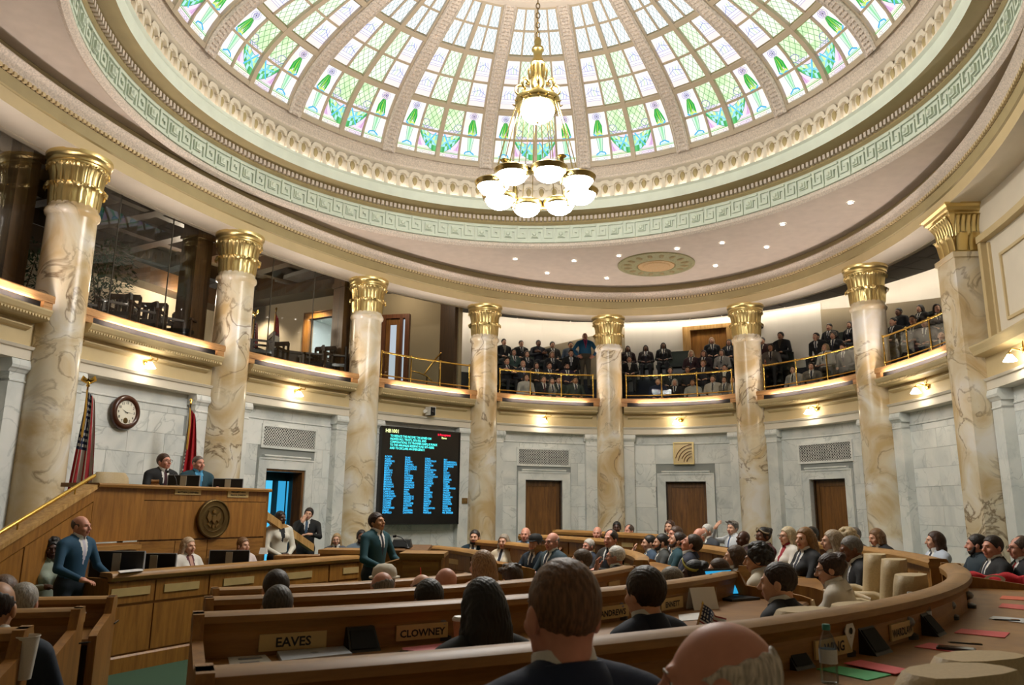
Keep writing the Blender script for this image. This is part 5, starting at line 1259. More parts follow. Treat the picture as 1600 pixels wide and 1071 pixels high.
def goose(px, py_head, px_base, Y, zb, label, thick=.007):
    h = at(px, py_head, Y=Y); b = at(px_base, 700, Y=Y); b = np.array([b[0], Y, zb]); t = thing('gooseneck_microphone', label, 'microphone', b); v = h - b
    m = MB(); m.lathe([(0, 0), (.04, 0), (.04, .012), (.012, .02), (0, .03)], 12); m.build('base', BLACK, t, True)
    pts = [(0, 0, .02), (v[0] * .1, v[1] * .1, v[2] * .5), (v[0] * .45, v[1] * .45, v[2] * .92), (v[0] * .8, v[1] * .8, v[2] * 1.03)]; m = MB(); m.tube(pts, thick, 6); m.build('neck', BLACK, t, True)
    m = MB(); m.tube([(v[0] * .78, v[1] * .78, v[2] * 1.03), (v[0], v[1], v[2])], .018, 8); m.build('head', BLACKM, t, True); return t


goose(614, 838.5, 643, Ys + .15, zs, 'black gooseneck microphone curving over the desk beside the speaking man')
goose(260, 738, 282, 11.2, 2.0, 'thin gooseneck microphone in front of the two men on the rostrum', .005)
# ---------------- rostrum
F0, F1, FL = at(228, 757, Y=10.5), at(421, 765, Y=12.3), at(150, 753, Y=9.7); ZT = 2.0
u = (F1 - F0)[:2]; FLen = np.linalg.norm(u); u /= FLen; nF = np.array([u[1], -u[0]]); aF = math.atan2(u[1], u[0])   # nF faces the hall
th = Th('rostrum', 'tall oak speaker rostrum with round bronze seal and two brass plates', 'rostrum', (*((F0 + F1) / 2)[:2], 0))
poly_ = [FL[:2], F0[:2], F1[:2], F1[:2] - nF * 1.6, FL[:2] - np.array([.75, -.25]), ]
m = MB(); m.prism([tuple(q) for q in (FL[:2] + [-.75, .2], FL[:2], F0[:2], F1[:2], F1[:2] - nF * 2.2, F0[:2] - nF * 2.4)], 0, 1.0); th.add(m, 'platform', OAK_D); fixn_later.append(bpy.data.objects[-1]) if False else None
def board(p, q, z0, z1, th_, nm, mat, off=0.):
    p, q = np.array(p[:2]), np.array(q[:2]); d = (q - p) / np.linalg.norm(q - p); n = np.array([d[1], -d[0]]); c = (p + q) / 2 + n * (off - th_ / 2); m = MB(); m.box((*c, (z0 + z1) / 2), (np.linalg.norm(q - p), th_, z1 - z0), math.atan2(d[1], d[0])); return th.add(m, nm, mat)
seam = 1.27
board(F0, F1, seam + .01, ZT - .21, .05, 'front_panel', OAK); board(F0, F1, ZT - .20, ZT - .04, .05, 'frieze_panel', OAK)
for i in range(4): board(F0[:2] + u * FLen * (i + .01) / 4, F0[:2] + u * FLen * (i + .99) / 4, .05, seam - .01, .05, 'lower_panel', OAK_H)
board(F0, F1, 0, ZT - .05, .03, 'carcass', OAK_D, -.03)
board(FL, F0, seam + .01, ZT - .04, .05, 'side_panel', OAK); board(FL, F0, .05, seam - .01, .05, 'side_lower_panel', OAK_H)
m = MB(); psweep(m, [FL[:2], FL[:2] * .02 + F0[:2] * .98, F0[:2] * .98 + F1[:2] * .02, F1[:2]], [(.06, ZT - .05), (.07, ZT - .02), (.05, ZT), (-.55, ZT), (-.55, ZT - .05)]); th.add(m, 'desk_top', RAILTOP)
board(F1, F1[:2] - nF * 1.5, 0, ZT - .05, .05, 'end_panel', OAK)
m = MB(); e1 = F1[:2]; r_ = [(e1, ZT - .28), (e1 + u * 1.0 - nF * .1, 1.25)]
P_ = [(*(e1 - nF * .12), ZT - .42), (*(e1 + u * 1.15 - nF * .12), 1.0), (*(e1 + u * 1.15 - nF * .22), 1.0), (*(e1 - nF * .22), ZT - .42)]; m.hexa(P_ + [(x, y, z + .12) for x, y, z in P_]); th.add(m, 'stair_rail', OAK_L)
def onF(px, py, off=0.):   # point of the front face seen at a pixel
    d = ray(px, py); A = np.array([[d[0], -u[0]], [d[1], -u[1]]]); k = np.linalg.solve(A, F0[:2] + nF * off)[0]; return np.array([0, 0, ZC]) + k * d
sl = onF(332, 811, .01); m = MB(); m.lathe([(0, .02), (.17, .02), (.18, .035), (.20, .03), (.245, .035), (.255, .05), (.27, .045), (.275, 0)], 40)
v = m.v[0]; x_, y_, z_ = v[:, 0].copy(), v[:, 1].copy(), v[:, 2].copy(); R3 = lambda x, y, z: np.stack([sl[0] + u[0] * x + nF[0] * z, sl[1] + u[1] * x + nF[1] * z, sl[2] + y], -1)
m.v[0] = R3(x_, y_, z_); seal = th.add(m, 'bronze_seal', BRONZE, 40)
def relief(shapes, nm, mat):
    for pts, zz in shapes:
        P = np.array(pts, float); n = len(P); c = P.mean(0); m = MB(); V = np.concatenate([R3(P[:, 0], P[:, 1], np.full(n, .02)), R3(P[:, 0] * .8 + c[0] * .2, P[:, 1] * .8 + c[1] * .2, np.full(n, .02 + zz)), ])
        m.add(V, [tuple(range(n, 2 * n))] + [(i, (i + 1) % n, n + (i + 1) % n, n + i) for i in range(n)]); fixn_later.append(th.add(m, nm, mat, parent=seal))
circp = lambda cx, cy, r, n=12: [(cx + r * math.cos(2 * PI * i / n), cy + r * math.sin(2 * PI * i / n)) for i in range(n)]
BRL = M('bronze_relief', '8b7148', .35, .9)
relief([([(-.13, .02), (-.10, .12), (-.04, .06), (-.03, -.02), (-.08, -.06)], .02), ([(.13, .02), (.10, .12), (.04, .06), (.03, -.02), (.08, -.06)], .02), ([(-.04, .05), (.04, .05), (.045, -.03), (0, -.08), (-.045, -.03)], .028), (circp(0, .10, .03), .025), (circp(0, -.11, .028), .02), ([(-.1, -.08), (-.04, -.13), (-.03, -.1), (-.09, -.05)], .015), ([(.1, -.08), (.04, -.13), (.03, -.1), (.09, -.05)], .015)], 'relief', BRL)
ringtxt = 'GREAT SEAL OF THE STATE OF ARKANSAS'
for px, py, w_, ls in ((294, 767.5, .42, ('SPEAKER OF THE HOUSE', 'MATTHEW J. SHEPHERD')), (372, 772, .38, ('PARLIAMENTARIAN', 'FINOS B. JOHNSON'))):
    p = onF(px, py, .006); m = MB(); m.box(tuple(p), (w_, .012, .105), aF); o = th.add(m, 'brass_plate', PLATE)
    for i, ln in enumerate(ls): q = p + np.array([*(nF * .008), .012 - .045 * i]); text(ln, INK, .033, o, tuple(q - th.O), rot=(PI / 2, 0, aF), align='CENTER', sx=.9 if i == 0 else .95)
# stair wall falling to the left, with oak cap and a brass handrail
S0 = FL[:2]; S1 = at(0, 850, Y=8.2); dS = (S1[:2] - S0); dS /= np.linalg.norm(dS); zS1 = float(S1[2]); Lx = np.linalg.norm(S1[:2] - S0); zr_ = lambda l: ZT - .02 + (zS1 - ZT + .02) * l / Lx
th2 = Th('stair_wall', 'sloping oak stair wall left of the rostrum with thick cap', 'wall', (*(S0 + dS * 1.2), 0), kind='thing'); nS = np.array([-dS[1], dS[0]]); nS = nS if nS[0] > 0 else -nS
def slope(l0, l1, o0, o1, za, zb, nm, mat):
    V = []
    for zf_ in (za, zb):
        for l, o in ((l0, o0), (l1, o0), (l1, o1), (l0, o1)): V.append((*(S0 + dS * l + nS * o), zf_(l)))
    m = MB(); m.hexa(V); fixn_later.append(th2.add(m, nm, mat))
slope(0, 3.4, -.10, -.02, lambda l: 0., lambda l: zr_(l) - .05, 'wall_board', OAK_D)
for i in range(3): slope(i * 1.13 + .01, i * 1.13 + 1.12, -.02, .0, lambda l: .1, lambda l: zr_(l) - .22, 'panel', OAK)
slope(0, 3.4, -.02, .0, lambda l: zr_(l) - .205, lambda l: zr_(l) - .05, 'top_panel', OAK)
slope(0, 3.4, -.16, .04, lambda l: zr_(l) - .05, lambda l: zr_(l), 'cap', OAK_L)
th3 = Th('brass_handrail', 'long straight brass handrail above the oak stair wall at left', 'handrail', (*(S0 + dS * 1.2), zr_(1.2)))
hp = [np.array([*(S0 + dS * l - nS * .06), zr_(l) + .085]) for l in (-.05, 1.5, 3.4)]; m = MB(); m.tube(hp, .024, 10); th3.add(m, 'rail', BRASS, 50)
for l in (.3, 1.2, 2.2, 3.1): m = MB(); b = np.array([*(S0 + dS * l - nS * .06), zr_(l)]); m.tube([b, b + [0, 0, .085]], .01, 6); th3.add(m, 'bracket', BRASS)
# clerk side desk at the foot of the rostrum (left) with plate
p0, p1 = at(130, 853, Y=9.35), at(214, 852, Y=10.3); zc_ = float(p1[2]); th = Th('clerk_side_desk', 'short oak counter at the foot of the rostrum left of the blonde clerk', 'desk', (*((p0 + p1) / 2)[:2], 0))
d = (p1 - p0)[:2]; d /= np.linalg.norm(d); aD = math.atan2(d[1], d[0]); nD = np.array([d[1], -d[0]]); c = ((p0 + p1) / 2)[:2] - nD * .15; Ld = np.linalg.norm((p1 - p0)[:2])
m = MB(); m.box((*c, zc_ / 2 - .03), (Ld, .3, zc_ - .06), aD); th.add(m, 'body', OAK_D); m = MB(); m.box((*c, zc_ - .02), (Ld + .08, .38, .05), aD); th.add(m, 'cap', RAILTOP); m = MB(); m.box((*(c + nD * .155), zc_ - .16), (.4, .01, .09), aD); th.add(m, 'nameplate', PLATE)


# ---------------- monitors
def monitor(p, rz, w_, h_, label, stand=True, tilt=0., mat=None):
    t = thing('monitor', label, 'monitor', p, rz); m = MB(); m.box((0, 0, .12 + h_ / 2), (w_, .035, h_)); m.build('housing', mat or BLACK, t)
    m = MB(); m.box((0, -.0185, .12 + h_ / 2), (w_ - .03, .004, h_ - .03)); m.build('screen', M('monitor_glass', '07080a', .15) if not bpy.data.materials.get('monitor_glass') else bpy.data.materials['monitor_glass'], t)
    m = MB(); m.box((0, .03, .10), (.075, .035, .20)); m.box((0, .025, .12 + h_ * .55), (.085, .03, h_ * .8)); m.build('stand', M('silver_plastic', 'a39a86', .4, .3) if not bpy.data.materials.get('silver_plastic') else bpy.data.materials['silver_plastic'], t)
    m = MB(); m.lathe([(0, 0), (.12, 0), (.12, .012), (0, .016)], 16); m.build('foot', BLACK, t)
    m = MB()
    for x, z, a_, b_ in ((0, .12 + h_ + .004, w_, .008), (-w_ / 2, .12 + h_ / 2, .008, h_), (w_ / 2, .12 + h_ / 2, .008, h_)): m.box((x, 0, z), (a_, .04, b_))
    m.build('bezel', M('grey_bezel', '8b8d90', .4) if not bpy.data.materials.get('grey_bezel') else bpy.data.materials['grey_bezel'], t); return t


def behind(px, o):
    """point a distance o behind the front of the clerks' counter in a given pixel column"""
    d = ray(px, 880); az = math.atan2(d[0], d[1]); ts = np.linspace(-1, 6.5, 600); Q = [cpt(t, -o)[0] for t in ts]; return Q[int(np.argmin([abs(math.atan2(*q) - az) for q in Q]))]


def deskmon(px0, px1, ytop, o, label, extra=0., w_=.5):
    q = behind((px0 + px1) / 2, o); P0 = at((px0 + px1) / 2, ytop, Y=q[1]); h_ = max(.2, float(P0[2]) - .74 - .12)
    return monitor((q[0], q[1], .74), PI + extra, w_, h_, label)


deskmon(207, 275, 866, .55, 'black monitor with grey stand back turned, left of the blonde clerk', .12)
deskmon(331, 384, 861, .55, 'black monitor with pale stand, right of the blonde clerk', .2)
p = at(182, 890, Y=9.0); monitor((p[0], 9.0, .74), PI + .1, .58, .36, 'dark monitor between the standing man and the other clerk monitor')
for px, py, lab in ((288, 743.5, 'low black monitor on rostrum before the man in teal suit'), (357, 749, 'low black monitor on right end of the rostrum')):
    Y = 11.4 if px < 300 else 12.1; p = at(px, py, Y=Y); monitor((p[0], Y, 1.88), PI + .15, .44, float(p[2]) - 2.0, lab)


# ---------------- chairs
def chair_proto():
    D = []
    m = MB(); G = []
    for i in range(9):
        z = .52 + .46 * i / 8; hw = .25 * (1 - .12 * (i / 8) ** 3) * (1 if i < 8 else .8); y = .22 + .05 * i / 8
        G.append([(x * hw, y + dy - .05 * (1 - abs(x) ** 2) * (1 if dy < 0 else -.3), z) for x, dy in ((-1, 0), (-.9, -.045), (-.5, -.05), (0, -.05), (.5, -.05), (.9, -.045), (1, 0), (.9, .05), (.4, .06), (-.4, .06), (-.9, .05))])
    m.grid(G, closev=True); m.f.append(tuple(8 * 11 + j for j in range(11))); m.m.append(0); m.f.append(tuple(range(11))[::-1]); m.m.append(0); D.append(('backrest', m.mesh('backrest', LEATHER, 60)))
    m = MB(); m.lathe([(0, .40), (.24, .40), (.27, .43), (.27, .48), (.23, .51), (0, .52)], 20, sy=.95); D.append(('seat', m.mesh('seat', LEATHER, True)))
    for s_ in (-1, 1):
        m = MB(); m.tube([(s_ * .28, .22, .62), (s_ * .30, .05, .66), (s_ * .30, -.16, .65), (s_ * .29, -.2, .6)], [.03, .04, .04, .03], 8); m.tube([(s_ * .29, -.05, .64), (s_ * .27, -.02, .46)], .02, 6); D.append(('armrest', m.mesh('armrest', LEATHER, True)))
    m = MB(); m.lathe([(0, .40), (.04, .38), (.03, .1), (.05, .08), (0, .06)], 12); D.append(('pedestal', m.mesh('pedestal', BLACK, True)))
    lg = MB(); lg.tube([(.03, 0, .09), (.28, 0, .06)], [.025, .018], 6); lg.lathe([(0, 0), (.03, .0), (.03, .05), (0, .05)], 8, (.28, 0, 0)); return D, lg.mesh('foot_spoke', BLACK)


CHD, CHS = chair_proto()


def chair(p, rz, label, group=None, s=1.):
    t = thing('swivel_chair', label, 'chair', tuple(p), rz, group)
    if s != 1.: t.scale = (s, s, s)
    for nm, me in CHD: link(nm, me, t)
    for k in range(5): link('foot_spoke', CHS, t, rz=2 * PI * k / 5)
    return t


def facing(p, to=None):
    """rotation so that local -Y looks at the middle of the bowl"""
    d = (WC if to is None else np.array(to)) - np.array(p[:2]); return math.atan2(d[1], d[0]) + PI / 2


def rowpt(px, R, far=0):
    d = ray(px, 600); u_ = np.array([d[0], d[1]]) / np.hypot(d[0], d[1]); b = u_ @ WC; q = b * b - (WC @ WC - R * R); q = math.sqrt(q) if q > 0 else 0.; return u_ * (b + q if far else b - q)


for px, py, Y, tn, lab in ((1368, 866, 7.0, .2, 'empty tan leather chair right of the old man in black coat, farthest of three'), (1398, 874, 6.4, .3, 'empty tan leather chair right of the old man in black coat, middle of three'), (1424, 898, 5.5, .6, 'empty tan leather chair just behind the near curved rail, nearest of three'), (1335, 944, 4.5, .3, 'tan leather chair with low back behind the rail, right of cream jacket woman'), (1255, 952, 4.2, .1, 'tan leather chair back peeking over the near rail above WING plate')):
    p = at(px, py, Y=Y); rz = facing(p) - .15; c_ = p[:2] - np.array([-math.sin(rz), math.cos(rz)]) * .27; chair((*c_, p[2] - 1.0), rz, lab, 'empty tan leather chairs', 1.02)
for px, py, z_, tn, lab in ((1525, 1024, 1.27, -.3, 'tan leather chair in bottom right corner, farther of two'), (1490, 1046, 1.33, -.2, 'tan leather chair in bottom right corner, nearer of two')):
    p = at(px, py, z=z_); rz = facing(p) + tn; c_ = p[:2] - np.array([-math.sin(rz), math.cos(rz)]) * .25; chair((*c_, z_ - .98), rz, lab, 'empty tan leather chairs')
p = at(200, 735, Y=11.6); t = chair((p[0], 11.6, .98), facing((p[0], 11.6), (-3, 10.5)), 'tall empty cream leather chair at left end of the rostrum below the clock', None, 1.25)
p = at(292, 745, Y=12.0); chair((p[0] - .1, 12.3, .95), facing((p[0], 12.3), (-3, 10.5)), 'cream chair back between the two men on the rostrum', None, 1.18)
# ================================================================ PEOPLE: bodies grown as one smooth surface from a posed skeleton
def _cap(a, b, ra, rb):
    a, b = np.array(a, float), np.array(b, float); ab = b - a; L2 = float(ab @ ab) + 1e-12; R = max(ra, rb); lo = np.minimum(a, b) - R; hi = np.maximum(a, b) + R
    def f(P):
        t = np.clip(((P - a) @ ab) / L2, 0, 1); return np.linalg.norm(P - a - t[..., None] * ab, axis=-1) - (ra + (rb - ra) * t)
    return f, lo, hi


def _ell(c, r, rot=None):
    c, r = np.array(c, float), np.array(r, float); R = r.max()
    def f(P):
        q = P - c
        if rot is not None: q = q @ rot
        k0 = np.linalg.norm(q / r, axis=-1); k1 = np.linalg.norm(q / (r * r), axis=-1); return k0 * (k0 - 1) / np.maximum(k1, 1e-6)
    return f, c - (R if rot is not None else r), c + (R if rot is not None else r)


class Sdf:
    def __init__(s): s.p = []
    def u(s, prim, k=.03, tag=0): s.p.append((prim, k, tag, 0)); return s
    def sub(s, prim, k=.01): s.p.append((prim, k, -1, 1)); return s
    def mesh(s, h, post=None, hz=None):
        lo = np.min([p[0][1] for p in s.p if p[3] == 0], 0) - 3 * h; hi = np.max([p[0][2] for p in s.p if p[3] == 0], 0) + 3 * h
        ax = [np.arange(lo[i], hi[i] + h, h) for i in range(3)]; sh_ = tuple(len(a) for a in ax); D = np.full(sh_, .5, np.float32)
        for (f, l, u_), k, tg, op in s.p:
            m = k + 2.5 * h; sl = tuple(slice(max(0, int((l[i] - m - lo[i]) / h)), min(sh_[i], int((u_[i] + m - lo[i]) / h) + 2)) for i in range(3))
            if any(q.start >= q.stop for q in sl): continue
            P = np.stack(np.meshgrid(*(ax[i][sl[i]] for i in range(3)), indexing='ij'), -1); d = f(P); d0 = D[sl]
            if op == 0: hh = np.maximum(k - np.abs(d0 - d), 0) / k; D[sl] = np.minimum(d0, d) - hh * hh * k * .25
            else: d = -d; hh = np.maximum(k - np.abs(d0 - d), 0) / k; D[sl] = np.maximum(d0, d) + hh * hh * k * .25
        if post is not None: D = post(np.stack(np.meshgrid(*ax, indexing='ij'), -1), D)
        V, Fq = nets(D, ax); c = V[Fq].mean(1); best = np.full(len(c), 9.); tg_ = np.zeros(len(c), int)
        for (f, l, u_), k, tg, op in s.p:
            if op: continue
            d = f(c); b = d < best; best[b] = d[b]; tg_[b] = tg
        return V, Fq, tg_


def nets(D, ax):
    D = np.where(np.abs(D) < 1e-7, 1e-7, D); I = D < 0; n = D.shape; c = [D[i:n[0] - 1 + i, j:n[1] - 1 + j, k:n[2] - 1 + k] for i in (0, 1) for j in (0, 1) for k in (0, 1)]
    s = sum((q < 0).astype(np.int8) for q in c); msk = (s > 0) & (s < 8); idx = np.argwhere(msk); num = np.full(msk.shape, -1, np.int64); num[msk] = np.arange(len(idx))
    vals = np.stack([q[msk] for q in c], 1); off = np.array([(i, j, k) for i in (0, 1) for j in (0, 1) for k in (0, 1)], float); pos = np.zeros((len(idx), 3)); cnt = np.zeros(len(idx))
    for a in range(8):
        for b in (a ^ 1, a ^ 2, a ^ 4):
            if b > a:
                x = (vals[:, a] < 0) != (vals[:, b] < 0); t = vals[x, a] / (vals[x, a] - vals[x, b]); pos[x] += off[a] + t[:, None] * (off[b] - off[a]); cnt[x] += 1
    pos = pos / cnt[:, None] + idx; V = np.stack([np.interp(pos[:, i], np.arange(n[i]), ax[i]) for i in range(3)], 1); Fs = []
    for d in range(3):
        e1, e2 = [(1, 2), (2, 0), (0, 1)][d]; sl0 = [slice(None)] * 3; sl1 = [slice(None)] * 3; sl0[d] = slice(0, n[d] - 1); sl1[d] = slice(1, n[d]); A, B = I[tuple(sl0)], I[tuple(sl1)]; E_ = np.argwhere(A != B)
        E_ = E_[(E_[:, e1] > 0) & (E_[:, e2] > 0) & (E_[:, e1] < n[e1] - 1) & (E_[:, e2] < n[e2] - 1)]
        if not len(E_): continue
        flip = A[tuple(E_.T)]; q = []
        for da, db in ((-1, -1), (0, -1), (0, 0), (-1, 0)):
            t = E_.copy(); t[:, e1] += da; t[:, e2] += db; q.append(num[tuple(t.T)])
        q = np.stack(q, 1); q[~flip] = q[~flip][:, ::-1]; Fs.append(q)
    return V, np.concatenate(Fs)


def rotm(ax, a):
    return np.array(Matrix.Rotation(a, 3, ax))


_cache = {}


def memo(key, fn):
    if key not in _cache: _cache[key] = fn()
    return _cache[key]


def head_mod(sex, h):
    """head and neck; chin at z=-.02, crown at .215, face towards -Y. tags: 5 skin 6 eye white 7 iris 8 lips"""
    s = Sdf(); f = 1. if sex == 'm' else .955
    s.u(_ell((0, .018, .122), (.076, .096, .092)), .02, 5); s.u(_ell((0, -.028, .072), (.060, .068, .088)), .03, 5); s.u(_ell((0, -.045, .016), (.046 if sex == 'm' else .039, .043, .036)), .03, 5)
    s.u(_cap((-.03, -.086, .116), (.03, -.086, .116), .012, .012), .015, 5)
    for x in (-1, 1):
        s.u(_ell((x * .043, -.070, .062), (.02, .02, .02)), .02, 5); s.sub(_ell((x * .031, -.108, .097), (.017, .016, .012)), .012)
    s.u(_cap((0, -.093, .103), (0, -.117, .066), .008, .013), .012, 5); s.u(_ell((0, -.104, .062), (.019, .014, .010)), .008, 5)
    s.u(_cap((-.017, -.094, .036), (.017, -.094, .036), .0065, .0065), .008, 8); s.u(_cap((-.014, -.092, .027), (.014, -.092, .027), .0075, .0075), .008, 8)
    for x in (-1, 1):
        s.u(_ell((x * .031, -.0755, .097), (.0128, .0122, .0115)), .002, 6)
        s.u(_ell((x * .079, .012, .082), (.010, .022, .033)), .008, 5)
    s.u(_cap((0, .028, .06), (0, .038, -.13), .052 * (1 if sex == 'm' else .88), .062 * (1 if sex == 'm' else .84)), .03, 5)
    V, Fq, tg = s.mesh(h); c = V[Fq].mean(1)
    for x in (-1, 1): tg[(tg == 6) & (np.hypot(c[:, 0] - x * .031, c[:, 2] - .096) < .0065)] = 7
    tg[(tg == 6) & ((np.abs(c[:, 2] - .096) > .0055) | (np.abs(np.abs(c[:, 0]) - .031) > .0105))] = 5
    return V * f, Fq, tg


def hand_mod(side, h, curl):
    """hand: wrist at the origin, fingers to -Y, palm to -Z; side -1 right, 1 left"""
    s = Sdf(); s.u(_cap((0, .03, 0), (0, -.03, 0), .026, .03), .01, 5); s.u(_ell((0, -.055, 0), (.041, .05, .017)), .02, 5)
    for i, (x, L) in enumerate(((-.031, .068), (-.0105, .078), (.0105, .073), (.030, .056))):
        p = np.array([x * side, -.095, 0.]); a = 0.
        for j, (fl_, r) in enumerate(((.45, .0095), (.32, .0085), (.25, .0075))):
            a += curl * (.25 + .35 * j); q = p + L * fl_ * np.array([x * side * .6, -math.cos(a), -math.sin(a)]); s.u(_cap(p, q, r, r * .9), .005, 5); p = q
    p = np.array([-.032 * side, -.03, -.004]); q = p + np.array([-.030 * side, -.030, -.012]); s.u(_cap(p, q, .014, .011), .012, 5); s.u(_cap(q, q + np.array([-.006 * side, -.034, -.010]), .0105, .0085), .005, 5)
    return s.mesh(h)


POSES = {   # elbow, wrist, hand direction, palm normal for the right (-X) side; left mirrored unless given
    'desk': dict(e=(-.27, -.06, .76), w=(-.15, -.33, .81), d=(.35, -.93, -.05), n=(0, 0, -1)),
    'lap': dict(e=(-.27, .03, .72), w=(-.13, -.22, .66), d=(.5, -.85, -.1), n=(0, 0, -1)),
    'fold': dict(e=(-.26, -.06, .76), w=(.06, -.22, .82), d=(.98, -.15, .05), n=(0, 1, 0), w2=(-.05, -.25, .86), d2=(-.98, -.1, .05)),
    'chin': dict(e=(-.20, -.24, .80), w=(-.07, -.20, 1.02), d=(.35, .2, .9), n=(.3, .9, -.2), e2=(.26, -.08, .76), w2=(.10, -.30, .81), d2=(-.8, -.5, 0), n2=(0, 0, -1)),
    'brow': dict(e=(-.30, -.16, .96), w=(-.15, -.20, 1.17), d=(.6, .15, .7), n=(.3, .9, -.1), e2=(.27, -.06, .76), w2=(.15, -.33, .81), d2=(-.35, -.93, -.05), n2=(0, 0, -1)),
    'side': dict(e=(-.29, .05, .70), w=(-.30, -.03, .45), d=(0, -.12, -1), n=(1, 0, 0)),
    'lean': dict(e=(-.29, -.02, .74), w=(-.22, -.27, .66), d=(.25, -.95, -.1), n=(0, 0, -1)),
    'clasp': dict(e=(-.26, .0, .70), w=(-.055, -.20, .58), d=(.85, -.4, -.3), n=(0, 1, 0)),
    'hips': dict(e=(-.36, .06, .75), w=(-.24, -.06, .55), d=(.6, -.5, -.4), n=(0, 1, .2)),
    'write': dict(e=(-.25, -.2, .82), w=(-.13, -.38, .84), d=(.3, -.9, -.1), n=(.3, 0, -1)),
}


def body_mesh(pose, stand, lean, sex, fat, h, hh, hyaw, hpit, hroll, neck, twist=0.):
    """whole figure. tags 0 top 1 shirt 2 tie 3 trousers 4 shoes 5 skin"""
    P = POSES[pose]; s = Sdf(); dz = .40 if stand else 0.; ws = 1. if sex == 'm' else .9; piv = np.array([0, .06, .56]); R = rotm('X', lean) if lean else np.eye(3)
    if twist: R = R @ rotm('Z', twist)
    up = lambda p: piv + R @ (np.array(p, float) - piv) + np.array([0, 0, dz])
    T = lambda p: np.array(p, float) + np.array([0, 0, dz])
    def EL(c, r, k, t): s.u(_ell(up(c), r, R), k, t)
    s.u(_ell(T((0, .05, .56)), (.165 * (ws if sex == 'm' else 1.02) * fat, .125 * fat, .125)), .06, 3)
    EL((0, .04, .71), (.152 * ws * fat, .112 * fat, .16), .07, 0); EL((0, .05, .88), (.185 * ws, .122 * (.5 + .5 * fat), .165), .07, 0)
    s.u(_cap(up((-.160 * ws, .06, .985)), up((.160 * ws, .06, .985)), .068, .068), .06, 0)
    s.u(_cap(up((-.12 * ws, .062, 1.02)), up((.0, .058, 1.055)), .045, .05), .04, 0); s.u(_cap(up((.12 * ws, .062, 1.02)), up((.0, .058, 1.055)), .045, .05), .04, 0)
    if sex == 'f':
        for x in (-1, 1): EL((x * .07, -.055, .875), (.062, .055, .06), .04, 0)
    hands = []
    for i, sd in enumerate((-1, 1)):
        g = lambda key: np.array(P[key + '2'] if i and key + '2' in P else P[key], float) * (1 if (i == 0 or key + '2' in P) else np.array([-1, 1, 1]))
        sh0 = up((sd * .205 * ws, .06, .975)); e = up(g('e') * np.array([ws, 1, 1])); w_ = up(g('w')); d = R @ g('d'); n_ = R @ g('n')
        s.u(_cap(sh0, e, .056 * (.6 + .4 * fat), .046), .035, 0); s.u(_cap(e, w_ + (e - w_) * .06, .044, .033), .02, 0); s.u(_cap(w_ + (e - w_) * .08, w_ + d * .012, .028, .028), .004, 1)
        d /= np.linalg.norm(d); z = -n_ / np.linalg.norm(n_); z = z - d * (z @ d); z /= np.linalg.norm(z); y = -d; x = np.cross(y, z); M_ = np.stack([x, y, z], 1)
        V, Fq, tg = memo(('hand', sd, hh, pose in ('side', 'lap')), lambda: hand_mod(sd, hh, .55 if pose not in ('lean',) else .25)); hands.append((V @ M_.T + w_, Fq, tg))
    for sd in (-1, 1):
        if stand:
            hp, kn, an, to = (sd * .085, .05, .92), (sd * .10, .03, .50), (sd * .105, .06, .09), (sd * .125, -.13, .035)
        else:
            hp, kn, an, to = (sd * .085, .03, .54), (sd * .13, -.40, .505), (sd * .13, -.40, .10), (sd * .14, -.58, .035)
        s.u(_cap(hp, kn, .088 * (.5 + .5 * fat), .062), .04, 3); s.u(_cap(kn, an, .058, .045), .02, 3); s.u(_cap(an, (an[0], an[1], .05), .042, .04), .01, 4); s.u(_cap((an[0], an[1] + .03, .04), to, .038, .034), .015, 4)
    V, Fq, tg = s.mesh(h); c = (V[Fq].mean(1) - np.array([0, 0, dz]) - piv) @ R + piv
    tg = tg.copy(); tg[(tg == 1) & (c[:, 2] > .95) & (c[:, 2] < 1.2) & (np.hypot(c[:, 0], c[:, 1] - .05) < .13)] = 0
    # open jacket front: shirt triangle and tie
    fr = (c[:, 1] < .0) & (tg == 0) & (c[:, 2] > .74)
    hv = np.clip((c[:, 2] - .76) / .28, 0, 1) * .062; sh_m = fr & (np.abs(c[:, 0]) < hv); tg = tg.copy(); tg[sh_m] = 1; tg[sh_m & (np.abs(c[:, 0]) < .021)] = 2; tg[(tg == 1) & (c[:, 1] < .01) & (np.abs(c[:, 0]) < .018) & (c[:, 2] > 1.0)] = 2
    HV, HF, HT = memo(('head', sex, hh), lambda: head_mod(sex, hh)); HR = R @ rotm('Z', hyaw) @ rotm('X', hpit) @ rotm('Y', hroll); hp_ = up((0, .036, 1.085)); parts = [(V, Fq, tg), (HV * .945 @ HR.T + hp_, HF, HT)] + hands
    n = 0; VV = []; FF = []; TT = []
    for v, q, t in parts: VV.append(v); FF.append(q + n); TT.append(t); n += len(v)
    VV, FF, TT = np.concatenate(VV), np.concatenate(FF), np.concatenate(TT)
    me = bpy.data.meshes.new('body'); me.vertices.add(len(VV)); me.vertices.foreach_set('co', VV.astype(np.float32).ravel()); me.loops.add(len(FF) * 4); me.loops.foreach_set('vertex_index', FF.astype(np.int32).ravel()); me.polygons.add(len(FF)); me.polygons.foreach_set('loop_start', np.arange(0, len(FF) * 4, 4, dtype=np.int32)); me.polygons.foreach_set('material_index', TT.astype(np.int32)); me.polygons.foreach_set('use_smooth', np.ones(len(FF), bool))
    for i in range(9): me.materials.append(SKIN0)
    me.update(calc_edges=True); me.validate()
    CM = np.eye(4); CM[:3, :3] = R @ rotm('X', .24); CM[:3, 3] = up((0, .050, 1.052))
    HM = np.eye(4); HM[:3, :3] = HR * (.945 if sex == 'm' else .945 * .955); HM[:3, 3] = hp_
    return me, Matrix(HM.tolist()), Matrix(CM.tolist())


